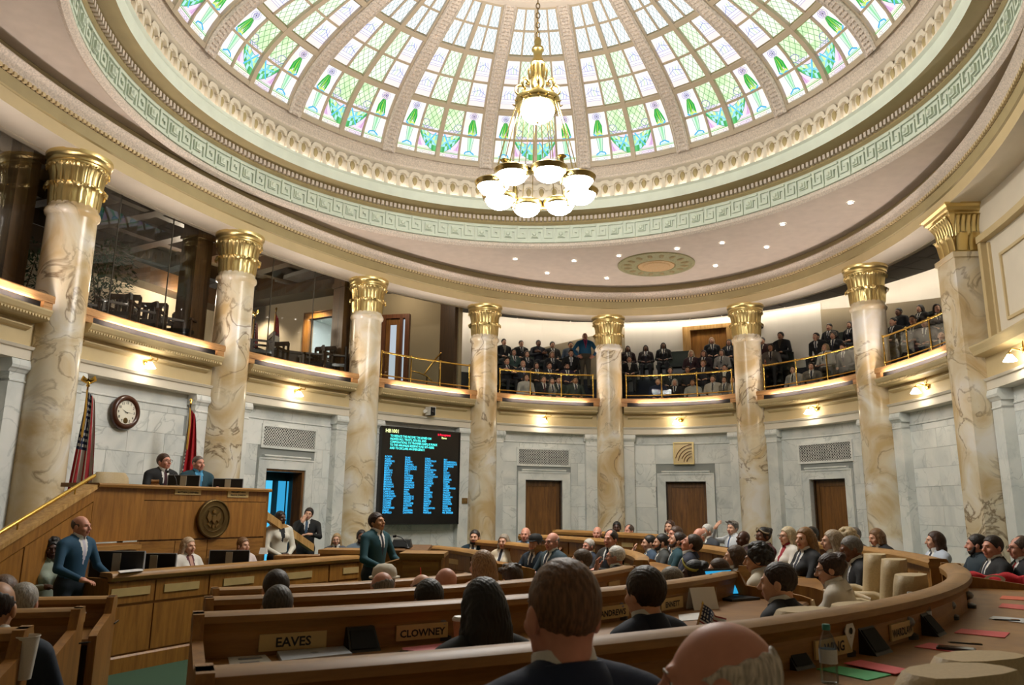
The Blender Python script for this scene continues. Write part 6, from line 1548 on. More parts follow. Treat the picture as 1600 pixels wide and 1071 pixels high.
def sdf_obj(V, Fq, name):
    me = bpy.data.meshes.new(name); me.from_pydata(V.tolist(), [], Fq.tolist()); me.polygons.foreach_set('use_smooth', [True] * len(Fq)); me.materials.append(SKIN0); me.update(); return me


def hair_mesh(style, h):
    """hair in head coordinates"""
    s = Sdf(); t = {'buzz': .004, 'fringe': .004, 'short': .010, 'full': .016}.get(style, .013)
    s.u(_ell((0, .020, .124), (.076 + t, .096 + t, .092 + t)), .02, 0)
    yk = np.array([-.14, -.10, -.07, -.045, -.02, .005, .035, .07, .12]); zk = np.array([.19, .172, .16, .125, .085, .075, .04, .005, -.01])
    side = style in ('long', 'bob', 'wavy', 'longback', 'pony', 'updo', 'braids')
    if side: zk = np.array([.185, .172, .165, .13, .06, .03, .0, -.02, -.02])
    if style in ('long', 'wavy', 'longback', 'braids'):
        L = {'long': -.16, 'wavy': -.13, 'longback': -.30, 'braids': -.18}[style]
        if style == 'longback':
            for x in (-1, 1): s.u(_cap((x * .05, .07, .05), (x * .085, .085, -.27), .05, .05), .04, 0)
        s.u(_cap((0, .055, .08), (0, .085, L + .06), .085, .055), .04, 0)
        for x in (-1, 1): s.u(_cap((x * .072, .0, .11), (x * .085, .02, -.02), .026, .030), .02, 0); s.u(_cap((x * .085, .02, -.02), (x * .075, .03 if style != 'long' else .0, L + .03), .030, .022), .02, 0); s.u(_cap((x * .05, .08, .0), (x * .05, .09, L), .05, .03), .03, 0)
    if style == 'bob':
        s.u(_cap((0, .06, .08), (0, .062, .02), .085, .07), .03, 0)
        for x in (-1, 1): s.u(_cap((x * .074, .0, .11), (x * .080, -.005, .01), .028, .032), .02, 0); s.u(_cap((x * .05, .06, .08), (x * .055, .055, .0), .045, .042), .03, 0)
    if style == 'updo':
        for a in range(7): s.u(_ell((.035 * math.cos(a * .9), .095 + .02 * math.sin(a * 1.7), .155 + .035 * math.sin(a * .9)), (.038, .034, .034)), .012, 0)
    if style == 'pony': s.u(_cap((0, .10, .13), (0, .13, .0), .035, .025), .02, 0)
    if style == 'curly':
        r_ = random.Random(5)
        for a in range(70):
            th_, ph = r_.uniform(0, 2 * PI), math.acos(r_.uniform(-.25, 1)); d = np.array([math.sin(ph) * math.cos(th_), math.sin(ph) * math.sin(th_), math.cos(ph)])
            if d[1] < -.45 and d[2] < .45: continue
            s.u(_ell(np.array([0, .025, .12]) + d * np.array([.09, .105, .105]), (.03, .03, .03)), .008, 0)
        zk = zk - .03
    if style == 'mess':
        r_ = random.Random(8)
        for a in range(26): th_, y = r_.uniform(-1.2, 1.2), r_.uniform(-.07, .09); s.u(_cap((.07 * math.sin(th_), y, .125 + .085 * math.cos(th_)), (.085 * math.sin(th_) + r_.uniform(-.02, .02), y - .03, .135 + .09 * math.cos(th_)), .02, .01), .008, 0)
    def post(P, D):
        y, z = P[..., 1], P[..., 2]; hz_ = np.interp(y, yk, zk); d2 = (hz_ - z) * .75
        if side: d2 = np.where((np.abs(P[..., 0]) > .058) & (y > -.05), -.05, d2); d2 = np.where(y > .045, -.05, d2)
        x_, y_, z_ = P[..., 0], P[..., 1], P[..., 2]; amp = {'buzz': .0008, 'fringe': .0012}.get(style, .0013)
        D = D + amp * (np.sin(x_ * 210 + 3 * np.sin(z_ * 60)) * np.sin(y_ * 150 + 2 * np.sin(x_ * 70)) + .7 * np.sin(x_ * 330 + y_ * 90 + 2 * np.sin(z_ * 45)))
        D = np.maximum(D, d2 + .003 * np.sin(x_ * 160) * np.sin(y_ * 130))
        D = np.maximum(D, -(np.sqrt((P[..., 0] / .058) ** 2 + ((y + .09) / .075) ** 2 + ((z - .06) / .10) ** 2) - 1) * .05)
        if style == 'fringe': D = np.maximum(D, (z - .135 - .45 * (y - .02)) * .7 + .004 * np.sin(P[..., 0] * 140) * np.sin(y * 110))
        if style == 'recede': D = np.maximum(D, -(np.sqrt((P[..., 0] / .06) ** 2 + ((y + .07) / .085) ** 2 + ((z - .21) / .07) ** 2) - 1) * .05)
        return D
    V, Fq, tg = s.mesh(h, post); return sdf_obj(V, Fq, 'hair')


def beard_mesh(h):
    s = Sdf(); s.u(_ell((0, -.046, .016), (.053, .05, .044)), .02, 0)
    for x in (-1, 1): s.u(_cap((x * .058, -.02, .07), (x * .045, -.045, .01), .016, .022), .02, 0)
    s.u(_cap((-.022, -.094, .048), (.022, -.094, .048), .008, .008), .006, 0); s.sub(_ell((0, -.105, .032), (.02, .02, .011)), .005)
    V, Fq, tg = s.mesh(h); return sdf_obj(V, Fq, 'beard')


def glasses_mesh():
    m = MB()
    for x in (-1, 1):
        m.tube([(x * .033 + .024 * math.cos(2 * PI * i / 12), -.112, .096 + .018 * math.sin(2 * PI * i / 12)) for i in range(13)], .0025, 5); m.tube([(x * .057, -.110, .10), (x * .080, -.02, .10), (x * .082, .02, .085)], .0025, 5)
    m.tube([(-.009, -.114, .10), (0, -.117, .102), (.009, -.114, .10)], .0025, 5); return m.mesh('glasses', BLACK)


def brows_mesh():
    m = MB()
    for x in (-1, 1): m.tube([(x * .014, -.0985, .116), (x * .03, -.0975, .121), (x * .047, -.089, .115)], [.0022, .0032, .002], 5)
    return m.mesh('eyebrows', BLACK)


def collar_mesh(nm):
    m = MB()
    if nm == 'shirt_collar': m.lathe([(.074, -.02), (.071, .02), (.067, .048), (.0635, .052), (.0625, .02)], 32, a0=-PI / 2 + .22, a1=1.5 * PI - .22, sx=1.0, sy=1.02)
    else: m.lathe([(.100, -.055), (.094, -.015), (.083, .018), (.077, .022), (.074, -.02)], 32, a0=-PI / 2 + .75, a1=1.5 * PI - .75, sx=1.04, sy=1.0)
    return m.mesh(nm, SKIN0, True)


def hat_mesh(kind):
    m = MB()
    if kind == 'cap':
        m.lathe([(.095, .0), (.098, .03), (.088, .07), (.055, .10), (0, .108)], 20, (0, .02, .135), sy=1.18); m.lathe([(.09, 0), (.12, .0), (.12, .012), (.09, .012)], 20, (0, .015, .13), sy=1.15); m.hexa([(-.06, -.16, .125), (.06, -.16, .125), (.08, -.08, .135), (-.08, -.08, .135), (-.06, -.16, .132), (.06, -.16, .132), (.08, -.08, .145), (-.08, -.08, .145)]); return m.mesh('cap', BLACK, 50)
    if kind == 'band': m.lathe([(.086, -.006), (.094, -.006), (.094, .012), (.086, .012)], 24, (0, .005, .185), sy=1.1); V = m.v[0]; m.v[0] = np.stack([V[:, 0], V[:, 1], V[:, 2] + (V[:, 1]) * -.1 - np.abs(V[:, 0]) * .9 + .03], -1); return m.mesh('headband', BLACK, True)
    m.lathe([(.0, 0), (.24, .02), (.235, .03), (.10, .02), (.098, .10), (.085, .135), (.04, .125), (0, .135)], 28, (0, .015, .15), sy=1.15); return m.mesh('brimmed_hat', BLACK, 50)


SKIN0 = M('skin_fair', 'd3a287', .5, var=.05, scale=30)
SK_ = {'fair': SKIN0, 'pink': M('skin_pink', 'cf927c', .5, var=.06, scale=30), 'tan': M('skin_tan', 'b98661', .5, var=.05, scale=30), 'brown': M('skin_brown', '6f4630', .45, var=.06, scale=30), 'dark': M('skin_dark', '46291c', .45, var=.06, scale=30)}
_mats = {}


def cloth(c, rough=.8, kind='cloth'):
    k = (c, kind)
    if k not in _mats:
        if kind == 'hair':
            m, nt, b = base('hair_' + c); tc = nd(nt, 'ShaderNodeTexCoord'); mp = nd(nt, 'ShaderNodeMapping'); mp.inputs['Scale'].default_value = (240, 120, 26); no = nd(nt, 'ShaderNodeTexNoise', i_Scale=1., i_Detail=3.); nt.links.new(tc.outputs['Object'], mp.inputs[0]); nt.links.new(mp.outputs[0], no.inputs['Vector']); l = lin(c)
            r = ramp(nt, [(.35, tuple(x * .55 for x in l)), (.65, tuple(min(1, x * 1.35) for x in l))]); nt.links.new(no.outputs[0], r.inputs[0]); nt.links.new(r.outputs[0], b.inputs['Base Color']); bp = nd(nt, 'ShaderNodeBump', i_Strength=.6, i_Distance=.004); nt.links.new(no.outputs[0], bp.inputs['Height']); nt.links.new(bp.outputs[0], b.inputs['Normal']); b.inputs['Roughness'].default_value = .5; _mats[k] = m
        else: _mats[k] = M('fabric_' + c, c, rough, bump=.12, scale=350, var=.08)
    return _mats[k]


EYEW = M('eye_white', 'd8d4cc', .3); IRIS = M('iris', '2a1c12', .2)
LIPS = {k: M('lips_' + k, c, .45) for k, c in {'fair': 'b5705f', 'pink': 'b0695a', 'tan': '9a5f4c', 'brown': '5e3428', 'dark': '43241c'}.items()}
HSTY = {'bald': None}
n_people = [0]


def person(p, rz, label, group=None, pose='desk', stand=False, lean=.06, sex='m', fat=1., yaw=0., pitch=0., roll=0., hair='short', hc='3a281a', skin='fair', top='23262c', shirt='d8d6d0', tie='2a2d3c', legs='23252b', shoes='15120f', beard=False, glasses=False, hat=None, hatc='141414', lod=1, s=1., top_z=None, collar=True, twist=0.):
    """p: plan position and floor; top_z: height of the crown (the figure is placed so that it matches)"""
    h, hh = ((.010, .0042), (.0165, .0072), (.021, .0095))[lod]
    q = lambda v, st: round(v / st) * st
    yaw, pitch, lean, roll = (q(yaw, .2), q(pitch, .15), q(lean, .12), q(roll, .2)) if lod else (yaw, pitch, lean, roll)
    key = ('body', pose, stand, lean, sex, fat, lod, yaw, pitch, roll, collar, twist); me, HM, CM = memo(key, lambda: body_mesh(pose, stand, lean, sex, fat, h, hh, yaw, pitch, roll, collar, twist))
    x, y, z = p
    if top_z is not None:
        ht = (HM @ Vector((0, .02, .222))).z * 1.; s = min(1.03, max(.95, (top_z - z) / ht)); z = top_z - ht * s
    o = link('person', me, None, (x, y, z), rz, 'thing', label, 'person', group); o.scale = (s, s, s); n_people[0] += 1
    for i, m in enumerate((cloth(top), cloth(shirt), cloth(tie), cloth(legs), cloth(shoes, .4), SK_[skin], EYEW, IRIS, LIPS[skin])): o.material_slots[i].link = 'OBJECT'; o.material_slots[i].material = m
    def kid(nm, me_, mat):
        c = link(nm, me_, o, mw=HM); c.material_slots[0].link = 'OBJECT'; c.material_slots[0].material = mat; return c
    if hair != 'bald': kid('hair', memo(('hair', hair, hh), lambda: hair_mesh(hair, hh)), cloth(hc, kind='hair'))
    if collar and lod < 2:
        for nm, mt in (('shirt_collar', shirt), ('jacket_collar', top)):
            c = link(nm, memo(nm, lambda: collar_mesh(nm)), o, mw=CM); c.material_slots[0].link = 'OBJECT'; c.material_slots[0].material = cloth(mt)
    if lod < 2: kid('eyebrows', memo('brows', brows_mesh), cloth(hc, kind='hair'))
    if beard: kid('beard', memo(('beard', hh), lambda: beard_mesh(hh)), cloth(hc if beard is True else beard, kind='hair'))
    if glasses: kid('glasses', memo('glasses', glasses_mesh), BLACK)
    if hat: kid(hat if hat != 'band' else 'headband', memo(('hat', hat), lambda: hat_mesh(hat)), cloth(hatc))
    return o


def crown(px, py, xy):
    d = ray(px, py); return ZC + math.hypot(*xy) * d[2] / math.hypot(d[0], d[1])


STOPW = set('and with in of the a behind before at on under to by from beside right left far facing just beyond whose his her'.split())


def short(t, n):
    """the first words of a description, cut where it still reads well"""
    w_ = t.split()
    if len(w_) <= n: return t
    w_ = w_[:n]
    while w_[-1].strip(',') in STOPW: w_.pop()
    return ' '.join(w_).rstrip(',')


def seat_at(px, py, row, r, far, label, turn=0., zf=None, ch=True, group='members seated at the desks', **kw):
    """a member seated at a desk row: seen at pixel column px with the crown at py, r metres from the middle of the bowl"""
    xy = rowpt(px, r, far); tz = crown(px, py, xy); zf = TZ[row] if zf is None else zf; rz = facing(xy) + turn
    if ch: c = chair((*(xy + np.array([-math.sin(rz), math.cos(rz)]) * .06), zf), rz, 'tan leather chair of the ' + short(kw.pop('who', label), 11), 'occupied tan leather chairs', .92)
    else: kw.pop('who', None)
    return person((*xy, zf), rz, label, group, top_z=tz, **kw)
# ================================================================ THE PEOPLE IN THE HALL
NAVY, CHAR, BLK, TEAL, GREYS, CRM = '1b2436', '24262b', '131315', '16404a', '4b4f55', 'd5cbb8'
# ---- near rows, seen from behind
seat_at(868, 868, 'A', 9.02, 0, 'foreground man seen from behind with close cropped brown hair and navy suit', who='foreground man', lod=0, hair='buzz', hc='6b4a30', top='1c2a48', skin='pink', lean=.02, yaw=-.12, fat=1.15)
seat_at(1140, 975, 'A', 9.5, 0, 'bald old man at bottom with thin white hair, writing beside small flag', who='bald old man', lod=0, hair='fringe', hc='c9bfb2', top='b9a58c', shirt='cfc6b6', skin='pink', pose='write', lean=.2, yaw=.8, pitch=-.15, fat=1.15)
seat_at(757, 903, 'B', 7.6, 0, 'woman with long straight black hair seen from behind in black jacket', who='woman with long black hair', lod=0, sex='f', hair='longback', hc='131014', top=BLK, collar=False, lean=.05)
seat_at(997, 886, 'B', 7.6, 0, 'man with thick dark brown hair and navy suit seen from behind, facing ANDREWS plate', who='dark haired man at ANDREWS plate', lod=0, hair='full', hc='2a1a10', top='141c30', lean=.05, yaw=-.1)
seat_at(1195, 878, 'B', 7.6, 0, 'man with neat brown hair and dark suit in left profile behind the WING desk', who='neat brown haired man', lod=0, hair='short', hc='2e1b12', top='17191f', lean=.05, yaw=.25)
seat_at(1173, 851, 'B', 6.98, 0, 'person with big curly black hair and cream jacket, beyond neat brown haired man', who='curly haired person', lod=0, sex='f', hair='curly', hc='18120f', top=CRM, skin='tan', lean=.1, yaw=.3, turn=-.2)
seat_at(1288, 865, 'B', 7.6, 0, 'woman with dark updo, glasses and cream jacket in left profile', who='woman with dark updo', lod=0, sex='f', hair='updo', hc='38221a', top='cfc5b6', glasses=True, lean=.16, yaw=.25, turn=-.1)
seat_at(1328, 838, 'B', 7.8, 1, 'old man with cropped grey hair and black coat leaning left behind woman with updo', who='grey haired man in black coat', lod=1, hair='short', hc='6f6a66', top='121216', skin='brown', lean=.3, yaw=.3, fat=1.2)
seat_at(457, 912, 'C', 6.45, 0, 'man with thinning dark grey hair behind the EAVES desk seen from behind', who='thinning haired man', lod=0, hair='buzz', hc='3b3632', top='1f3a2c', skin='tan', lean=.05)
seat_at(687, 906, 'C', 6.45, 0, 'man with short black hair seen from behind beside the paper cup', who='black haired man by the cup', lod=0, hair='short', hc='1c1613', top=CHAR, skin='brown', lean=.2, pitch=-.2)
seat_at(808, 882, 'D', 5.3, 0, 'man with tousled brown hair seen from behind left of foreground head', who='tousled brown haired man', lod=1, hair='mess', hc='3c2a1c', top=NAVY, yaw=-.5, lean=.1)
seat_at(451, 889, 'D', 5.3, 0, 'man with dark brown hair just beyond the thinning haired man', who='dark haired man beyond', lod=1, hair='short', hc='2a1d15', top=CHAR)
seat_at(606, 892, 'D', 5.3, 0, 'balding grey man seen from behind with cream cap brim beside him', who='balding grey man', lod=1, hair='fringe', hc='77706a', top=GREYS, skin='pink')
seat_at(611, 884, 'D', 4.95, 0, 'man in pale cream baseball cap in front of the balding grey man', who='man in cream cap', lod=1, hair='short', hc='8a7f72', top=GREYS, hat='cap', hatc='cfc6b4', yaw=-.9, ch=False)
seat_at(699, 886, 'D', 5.3, 0, 'bald man with shiny pink head seen from behind left of blonde woman in pink', who='bald man with pink head', lod=1, hair='bald', hc='9a8d80', top='8f9aa8', skin='pink')
seat_at(664, 896, 'D', 5.0, 0, 'man whose dark crown just shows above the rail left of the bald pink head', who='man barely showing', lod=1, hair='fringe', hc='2a2624', top=CHAR, ch=False)
seat_at(752, 860, 'D', 5.2, 0, 'woman with long straight blonde hair and pale pink top seen from behind', who='woman in pale pink', lod=0, sex='f', hair='longback', hc='9a7650', top='d9b3ae', collar=False, lean=.0, zf=.12)
seat_at(1066, 875, 'C', 6.45, 0, 'woman with black braids, yellow headband and blue top in left profile', who='woman with headband', lod=1, sex='f', hair='updo', hc='15110f', top='1f2f6a', skin='dark', hat='band', hatc='b5ab4a', yaw=.3)
seat_at(1103, 872, 'C', 6.45, 0, 'man with brown hair in left profile right of the woman with headband', who='brown haired man in profile', lod=1, hair='short', hc='46301f', top=GREYS, yaw=.2)
seat_at(1129, 852, 'C', 6.45, 1, 'woman with brown hair and grey plaid jacket in left profile', who='woman in plaid jacket', lod=1, sex='f', hair='long', hc='4a3524', top='5e584c', yaw=.1)
seat_at(1031, 885, 'C', 6.4, 0, 'man with thin grey hair between rails right of thick haired man in navy', who='thin grey haired man', lod=1, hair='short', hc='7c7468', top=CHAR)
seat_at(952, 853, 'D', 5.3, 0, 'white haired man with glasses in black suit, hand at chin, left profile', who='white haired man with glasses', lod=1, hair='short', hc='cfcac2', top=BLK, pose='chin', glasses=True, yaw=.1, turn=-.2, skin='pink')
seat_at(900, 858, 'D', 5.1, 0, 'man with grey brown hair and blue suit seen from behind near white haired men', who='man in blue suit', lod=1, hair='short', hc='5e4c3e', top='2d3d58', yaw=.3)
seat_at(888, 842, 'C', 6.1, 1, 'man with grey hair and glasses turned left, beyond the man in blue suit', who='grey man with glasses', lod=1, hair='short', hc='8f8880', top=GREYS, glasses=True, pose='chin')
seat_at(914, 842, 'C', 5.75, 1, 'old white haired man in dark suit between blue suit and smiling bearded man', who='old white haired man', lod=1, hair='short', hc='c4bdb4', top=NAVY, skin='pink', yaw=.2)
# ---- four suited men at the rounded desk end, facing left
for (px, py, r, lab, kw) in ((1004, 836, 6.4, 'man with black hair and hand at face, first of four suited men in profile', dict(hc='1d1612', top='33475c', pose='chin')), (1022, 834, 6.35, 'man with dark beard and grey suit, second of four suited men in profile', dict(hc='1d1612', top='3d3f3e', beard=True)), (1043, 832, 6.3, 'man with brown beard and teal suit, third of four suited men in profile', dict(hc='33231a', top=TEAL, beard=True, pitch=-.3)), (1061, 836, 6.15, 'man with short brown hair and navy suit looking down, fourth of four suited men', dict(hc='3a2a1e', top='252a3c', pitch=-.45, skin='pink', fat=1.2))):
    seat_at(px, py, 'C', r, 1, lab, who=lab, lod=1, turn=-.25, **kw)
# ---- far left rows
for (px, py, row, r, lab, kw) in (
    (745, 828, 'D', 4.66, 'bearded man in navy suit facing the camera right of the voting board', dict(hc='221812', top='14303e', beard=True)),
    (788, 835, 'D', 4.65, 'older woman with short grey hair and cream top facing the camera', dict(sex='f', hair='bob', hc='8f8272', top='cdbfa6', collar=False)),
    (834, 836, 'D', 4.65, 'man in flat black cap with grey beard and dark suit', dict(hc='5c5550', top='1b2a38', beard='8b847c', hat='cap')),
    (859, 832, 'D', 4.65, 'bald man with glasses and striped tie in slate suit beside black cap man', dict(hair='fringe', hc='8b8078', top='2a3d46', glasses=True, skin='pink', fat=1.2)),
    (821, 824, 'C', 5.5, 'bald man with pale blue shirt below the left closed oak door', dict(hair='fringe', hc='9a8c80', top='6f8296', tie='6f8296', shirt='7f90a4', skin='pink')),
    (947, 828, 'C', 5.5, 'smiling man with dark receding hair and brown suit in middle distance', dict(hair='recede', hc='2a211b', top='2e2a28', skin='pink')),
    (929, 823, 'B', 6.75, 'bald grey man far back left of dark skinned man under fifth column', dict(hair='fringe', hc='9b948c', top='5c5a58', skin='pink')),
    (959, 815, 'A', 7.9, 'dark skinned man with black hair and black suit under the fifth column', dict(hc='15110f', top=BLK, skin='dark')),
    (977, 820, 'A', 7.9, 'balding man in grey jacket right of the dark skinned man', dict(hair='recede', hc='4a3d34', top='6b655b', skin='pink', yaw=-.4)),
    (1037, 813, 'A', 7.9, 'woman with short brown hair and white top left of the middle oak door', dict(sex='f', hair='bob', hc='43291d', top='c9c6c0', yaw=.4)),
    (1044, 822, 'B', 6.85, 'red faced man whose head shows just below woman with short brown hair', dict(hair='short', hc='4d3526', top=CHAR, skin='pink')),
    (1079, 825, 'B', 6.85, 'balding white haired man in dark suit before the middle oak door', dict(hair='fringe', hc='bdb6ae', top=CHAR, skin='pink', yaw=.3)),
    (1092, 819, 'A', 7.9, 'white haired man far back in front of the middle oak door', dict(hair='short', hc='cbc7c0', top='3b3f46')),
    (1131, 814, 'A', 8.6, 'man with long grey hair, white shirt and blue tie shading his forehead with a hand', dict(hair='mess', hc='76706a', top='c3c7cc', shirt='d0d2d4', tie='27406e', pose='brow', yaw=.3)),
    (1145, 829, 'B', 7.5, 'bald black man in dark maroon jacket under the sixth column', dict(hair='bald', hc='15110f', top='33191c', skin='dark', yaw=.2)),
    (1175, 824, 'B', 7.55, 'black woman with glasses, headband and dark red dress', dict(sex='f', hair='updo', hc='17110f', top='4a1522', skin='brown', glasses=True, hat='band', hatc='a89a80', yaw=.3)),
    (1211, 823, 'B', 7.55, 'woman with white blonde bob, glasses and red and white top', dict(sex='f', hair='long', hc='c2b08e', top='cfc8be', tie='8e1f2c', shirt='8e1f2c', glasses=True, yaw=.2)),
    (1236, 824, 'B', 7.3, 'woman with long dark blonde hair and black jacket leaning right', dict(sex='f', hair='longback', hc='8a6438', top='15161a', yaw=.5, turn=.3)),
    (1257, 823, 'A', 9.2, 'man with black hair bent over his desk beside the right closed oak door', dict(hair='short', hc='1d1612', top='2b2a2b', pitch=-.5, lean=.25, skin='tan')),
    (1276, 828, 'B', 7.6, 'smiling woman with grey blonde hair and white jacket facing left', dict(sex='f', hair='wavy', hc='a8957e', top='d6d0c8', yaw=.1)),
    (1297, 827, 'B', 7.75, 'woman with curly pale blonde hair and light jacket beside old man in black coat', dict(sex='f', hair='curly', hc='c4ad86', top='d2cbbf', yaw=.2)),
    (1312, 824, 'A', 9.2, 'man with short grey hair far back right of the right closed oak door', dict(hair='short', hc='6b645e', top='3c3a3a', yaw=.2)),
    (1360, 826, 'A', 9.2, 'woman with brown bob and black jacket under the seventh column', dict(sex='f', hair='bob', hc='7a5838', top=BLK, lean=.25)),
    (1431, 830, 'A', 9.2, 'woman with long brown hair and blue striped white shirt', dict(sex='f', hair='wavy', hc='3e261a', top='b9c2d0', yaw=-.2)),
    (1492, 834, 'A', 9.25, 'smiling dark haired bearded man in dark plaid shirt at right', dict(hc='211813', top='22323c', shirt='22323c', tie='22323c', beard=True, skin='pink', yaw=-.5)),
    (1515, 836, 'A', 9.1, 'man with cropped dark hair in black jacket turned to the plaid shirt man', dict(hc='2a1f1a', top='17181b', skin='pink', yaw=.5, fat=1.2)),
    (1556, 837, 'A', 9.3, 'balding man with glasses, black suit and red tie at far right', dict(hair='recede', hc='5b4a40', top='1b1b1f', tie='a01c28', glasses=True, skin='pink', fat=1.15)),
    (1588, 845, 'A', 9.1, 'woman with long dark brown hair and black blazer at right edge', dict(sex='f', hair='wavy', hc='2b1a14', top=BLK)),
):
    far = 1
    if px < 1000: kw.setdefault('turn', .45); kw.setdefault('yaw', .3)
    seat_at(px, py, row, r, far, lab, who=lab, lod=1 , **kw)
# ---- left of the aisle
for (px, py, row, r, lab, kw) in ((44, 905, 'C', 6.45, 'man with balding dark hair and navy jacket at left edge seen from behind', dict(hair='fringe', hc='2b2019', top='1b2a3c', skin='tan', lod=0)), (86, 908, 'D', 5.25, 'man with short silver hair beyond the balding man at left edge', dict(hair='short', hc='9c968e', top=CHAR, skin='pink', lod=1)), (55, 896, 'D', 5.1, 'man with brown hair whose crown shows above the balding man at left edge', dict(hair='short', hc='5a3c26', top=CHAR, lod=1))):
    seat_at(px, py, row, r, 0, lab, who=lab, **kw)
p = at(85, 842, Y=9.0); person((p[0], 9.0, 0), .9, 'black woman with curly hair and white plaid shirt seated left of the standing man', top_z=p[2], sex='f', hair='curly', hc='15110f', skin='dark', top='98a394', shirt='98a394', tie='98a394', lod=1, yaw=-.2)
# ---- standing figures and clerks
p = at(139, 806, Y=8.5); person((p[0] - .08, 8.5, 0), 1.35, 'bald man in teal blue suit standing with hands on the clerks counter', top_z=p[2], stand=True, pose='lean', hair='fringe', hc='5a4a42', skin='pink', top='1b4560', shirt='d8d4d0', tie='b9b4c4', legs='14202c', lod=0, lean=.10, yaw=.12, pitch=-.1)
p = at(592, 802, Y=9.9); person((p[0], 9.9, 0), 1.05, 'man in teal suit with dark hair standing at the lectern and speaking', top_z=p[2], stand=True, pose='lean', hair='full', hc='2c170e', skin='tan', top='12414a', shirt='d6d2ce', tie='1b2230', legs='0f1a22', lod=0, lean=.06, yaw=.0, pitch=-.25)
p = at(441, 799, Y=12.75); person((p[0], 12.75, 0), .75, 'black woman with long dark hair in white jacket with black trim standing with clasped hands', top_z=p[2], stand=True, pose='clasp', sex='f', hair='wavy', hc='1b120f', skin='dark', top='cfcabb', shirt='141416', tie='141416', legs='141416', lod=1, yaw=.2, collar=False)
p = at(481, 794, Y=15.2); person((p[0], 15.2, 0), .15, 'young man in black suit standing by the open doorway with hand at his mouth', top_z=p[2], stand=True, pose='chin', hair='full', hc='1c130e', skin='fair', top='121314', tie='3b5570', lod=1, roll=.15)
q = behind(299, 1.1); p = at(299, 840, Y=q[1]); person((p[0], q[1], 0), 1.1, 'woman clerk with long blonde hair and white jacket behind the counter', top_z=p[2], sex='f', hair='long', hc='b9a084', top='d5cfc6', shirt='5a2a30', tie='b98f80', lod=1, yaw=.1, collar=False)
q = behind(384, 1.1); p = at(384, 840, Y=q[1]); person((p[0], q[1], 0), 1.0, 'woman clerk with tied brown hair and pale top behind second monitor', top_z=p[2], sex='f', hair='pony', hc='7a5636', top='d2c4c0', shirt='c9b0a8', tie='c9a898', lod=1, yaw=.1, collar=False)
p = at(526, 834, Y=14.2); person((p[0], 14.2, 0), .1, 'blonde woman in dark glasses seated behind the reading block', top_z=p[2], sex='f', hair='long', hc='a88a60', top='4a4f5a', glasses=True, lod=1)
p = at(566, 828, Y=13.6); person((p[0], 13.6, 0), .35, 'man with dark beard and grey shirt seated left of the speaking man', top_z=p[2], hair='short', hc='1d1614', skin='brown', top='62707c', shirt='62707c', tie='62707c', beard=True, lod=1)
p = at(253, 709, Y=11.55); person((p[0], 11.55, .98), 1.0, 'man with glasses in black suit leaning over the rostrum at left', top_z=p[2], hair='short', hc='41291b', skin='pink', top='141416', tie='3a1620', glasses=True, lod=1, lean=.3, yaw=.3, pitch=-.35)
p = at(313, 712, Y=12.0); person((p[0], 12.0, .98), .8, 'grey haired man in teal suit and blue shirt seated on the rostrum', top_z=p[2], hair='buzz', hc='5a4d46', skin='pink', top='173c48', shirt='4b97c2', tie='3a7ea8', lod=1, yaw=.15, fat=1.15)

# ================================================================ THE AUDIENCE IN THE GALLERY
gm = MB(); gm.box((0, 0, .43), (.48, .46, .08)); GS = [('seat', gm.mesh('seat', M('gallery_green_leather', '1d2a24', .6)))]
gm = MB(); gm.hexa([(-.24, .20, .5), (.24, .20, .5), (.24, .26, .5), (-.24, .26, .5), (-.22, .27, .98), (.22, .27, .98), (.22, .32, .98), (-.22, .32, .98)]); GS.append(('backrest', gm.mesh('backrest', bpy.data.materials['gallery_green_leather'])))
gm = MB(); gm.box((0, 0, .2), (.42, .05, .4)); GS.append(('support', gm.mesh('support', BLACK)))


def gseat(p, rz, label):
    t = thing('gallery_chair', label, 'chair', tuple(p), rz, 'chairs of the gallery')
    for nm, me in GS: link(nm, me, t)


def spectator(px, py, r, lab, k, stand=False, turn=0., yaw=0., **kw):
    """row r of the gallery, crown at the pixel"""
    off = [1.05, 1.75, 2.42, 3.05][r]; s = s_of(px, py, off); xy = ES(s, off); n = EN(s); rz = math.atan2(-n[1], -n[0]) + PI / 2 + turn; d = ray(px, py); tz = ZC + math.hypot(*xy) * d[2] / math.hypot(d[0], d[1]); zf = TIERZ[r]
    if not stand: gseat((*(xy + n * .04), zf), rz, 'green chair of ' + short(lab.split(', gallery')[0], 7) + ', ' + lab.split(', gallery ')[1])
    kw.setdefault('pose', 'lap'); kw.setdefault('lod', 2 if r else 1)
    person((*xy, zf), rz, lab, 'audience in the gallery', top_z=tz, stand=stand, yaw=yaw, **kw)


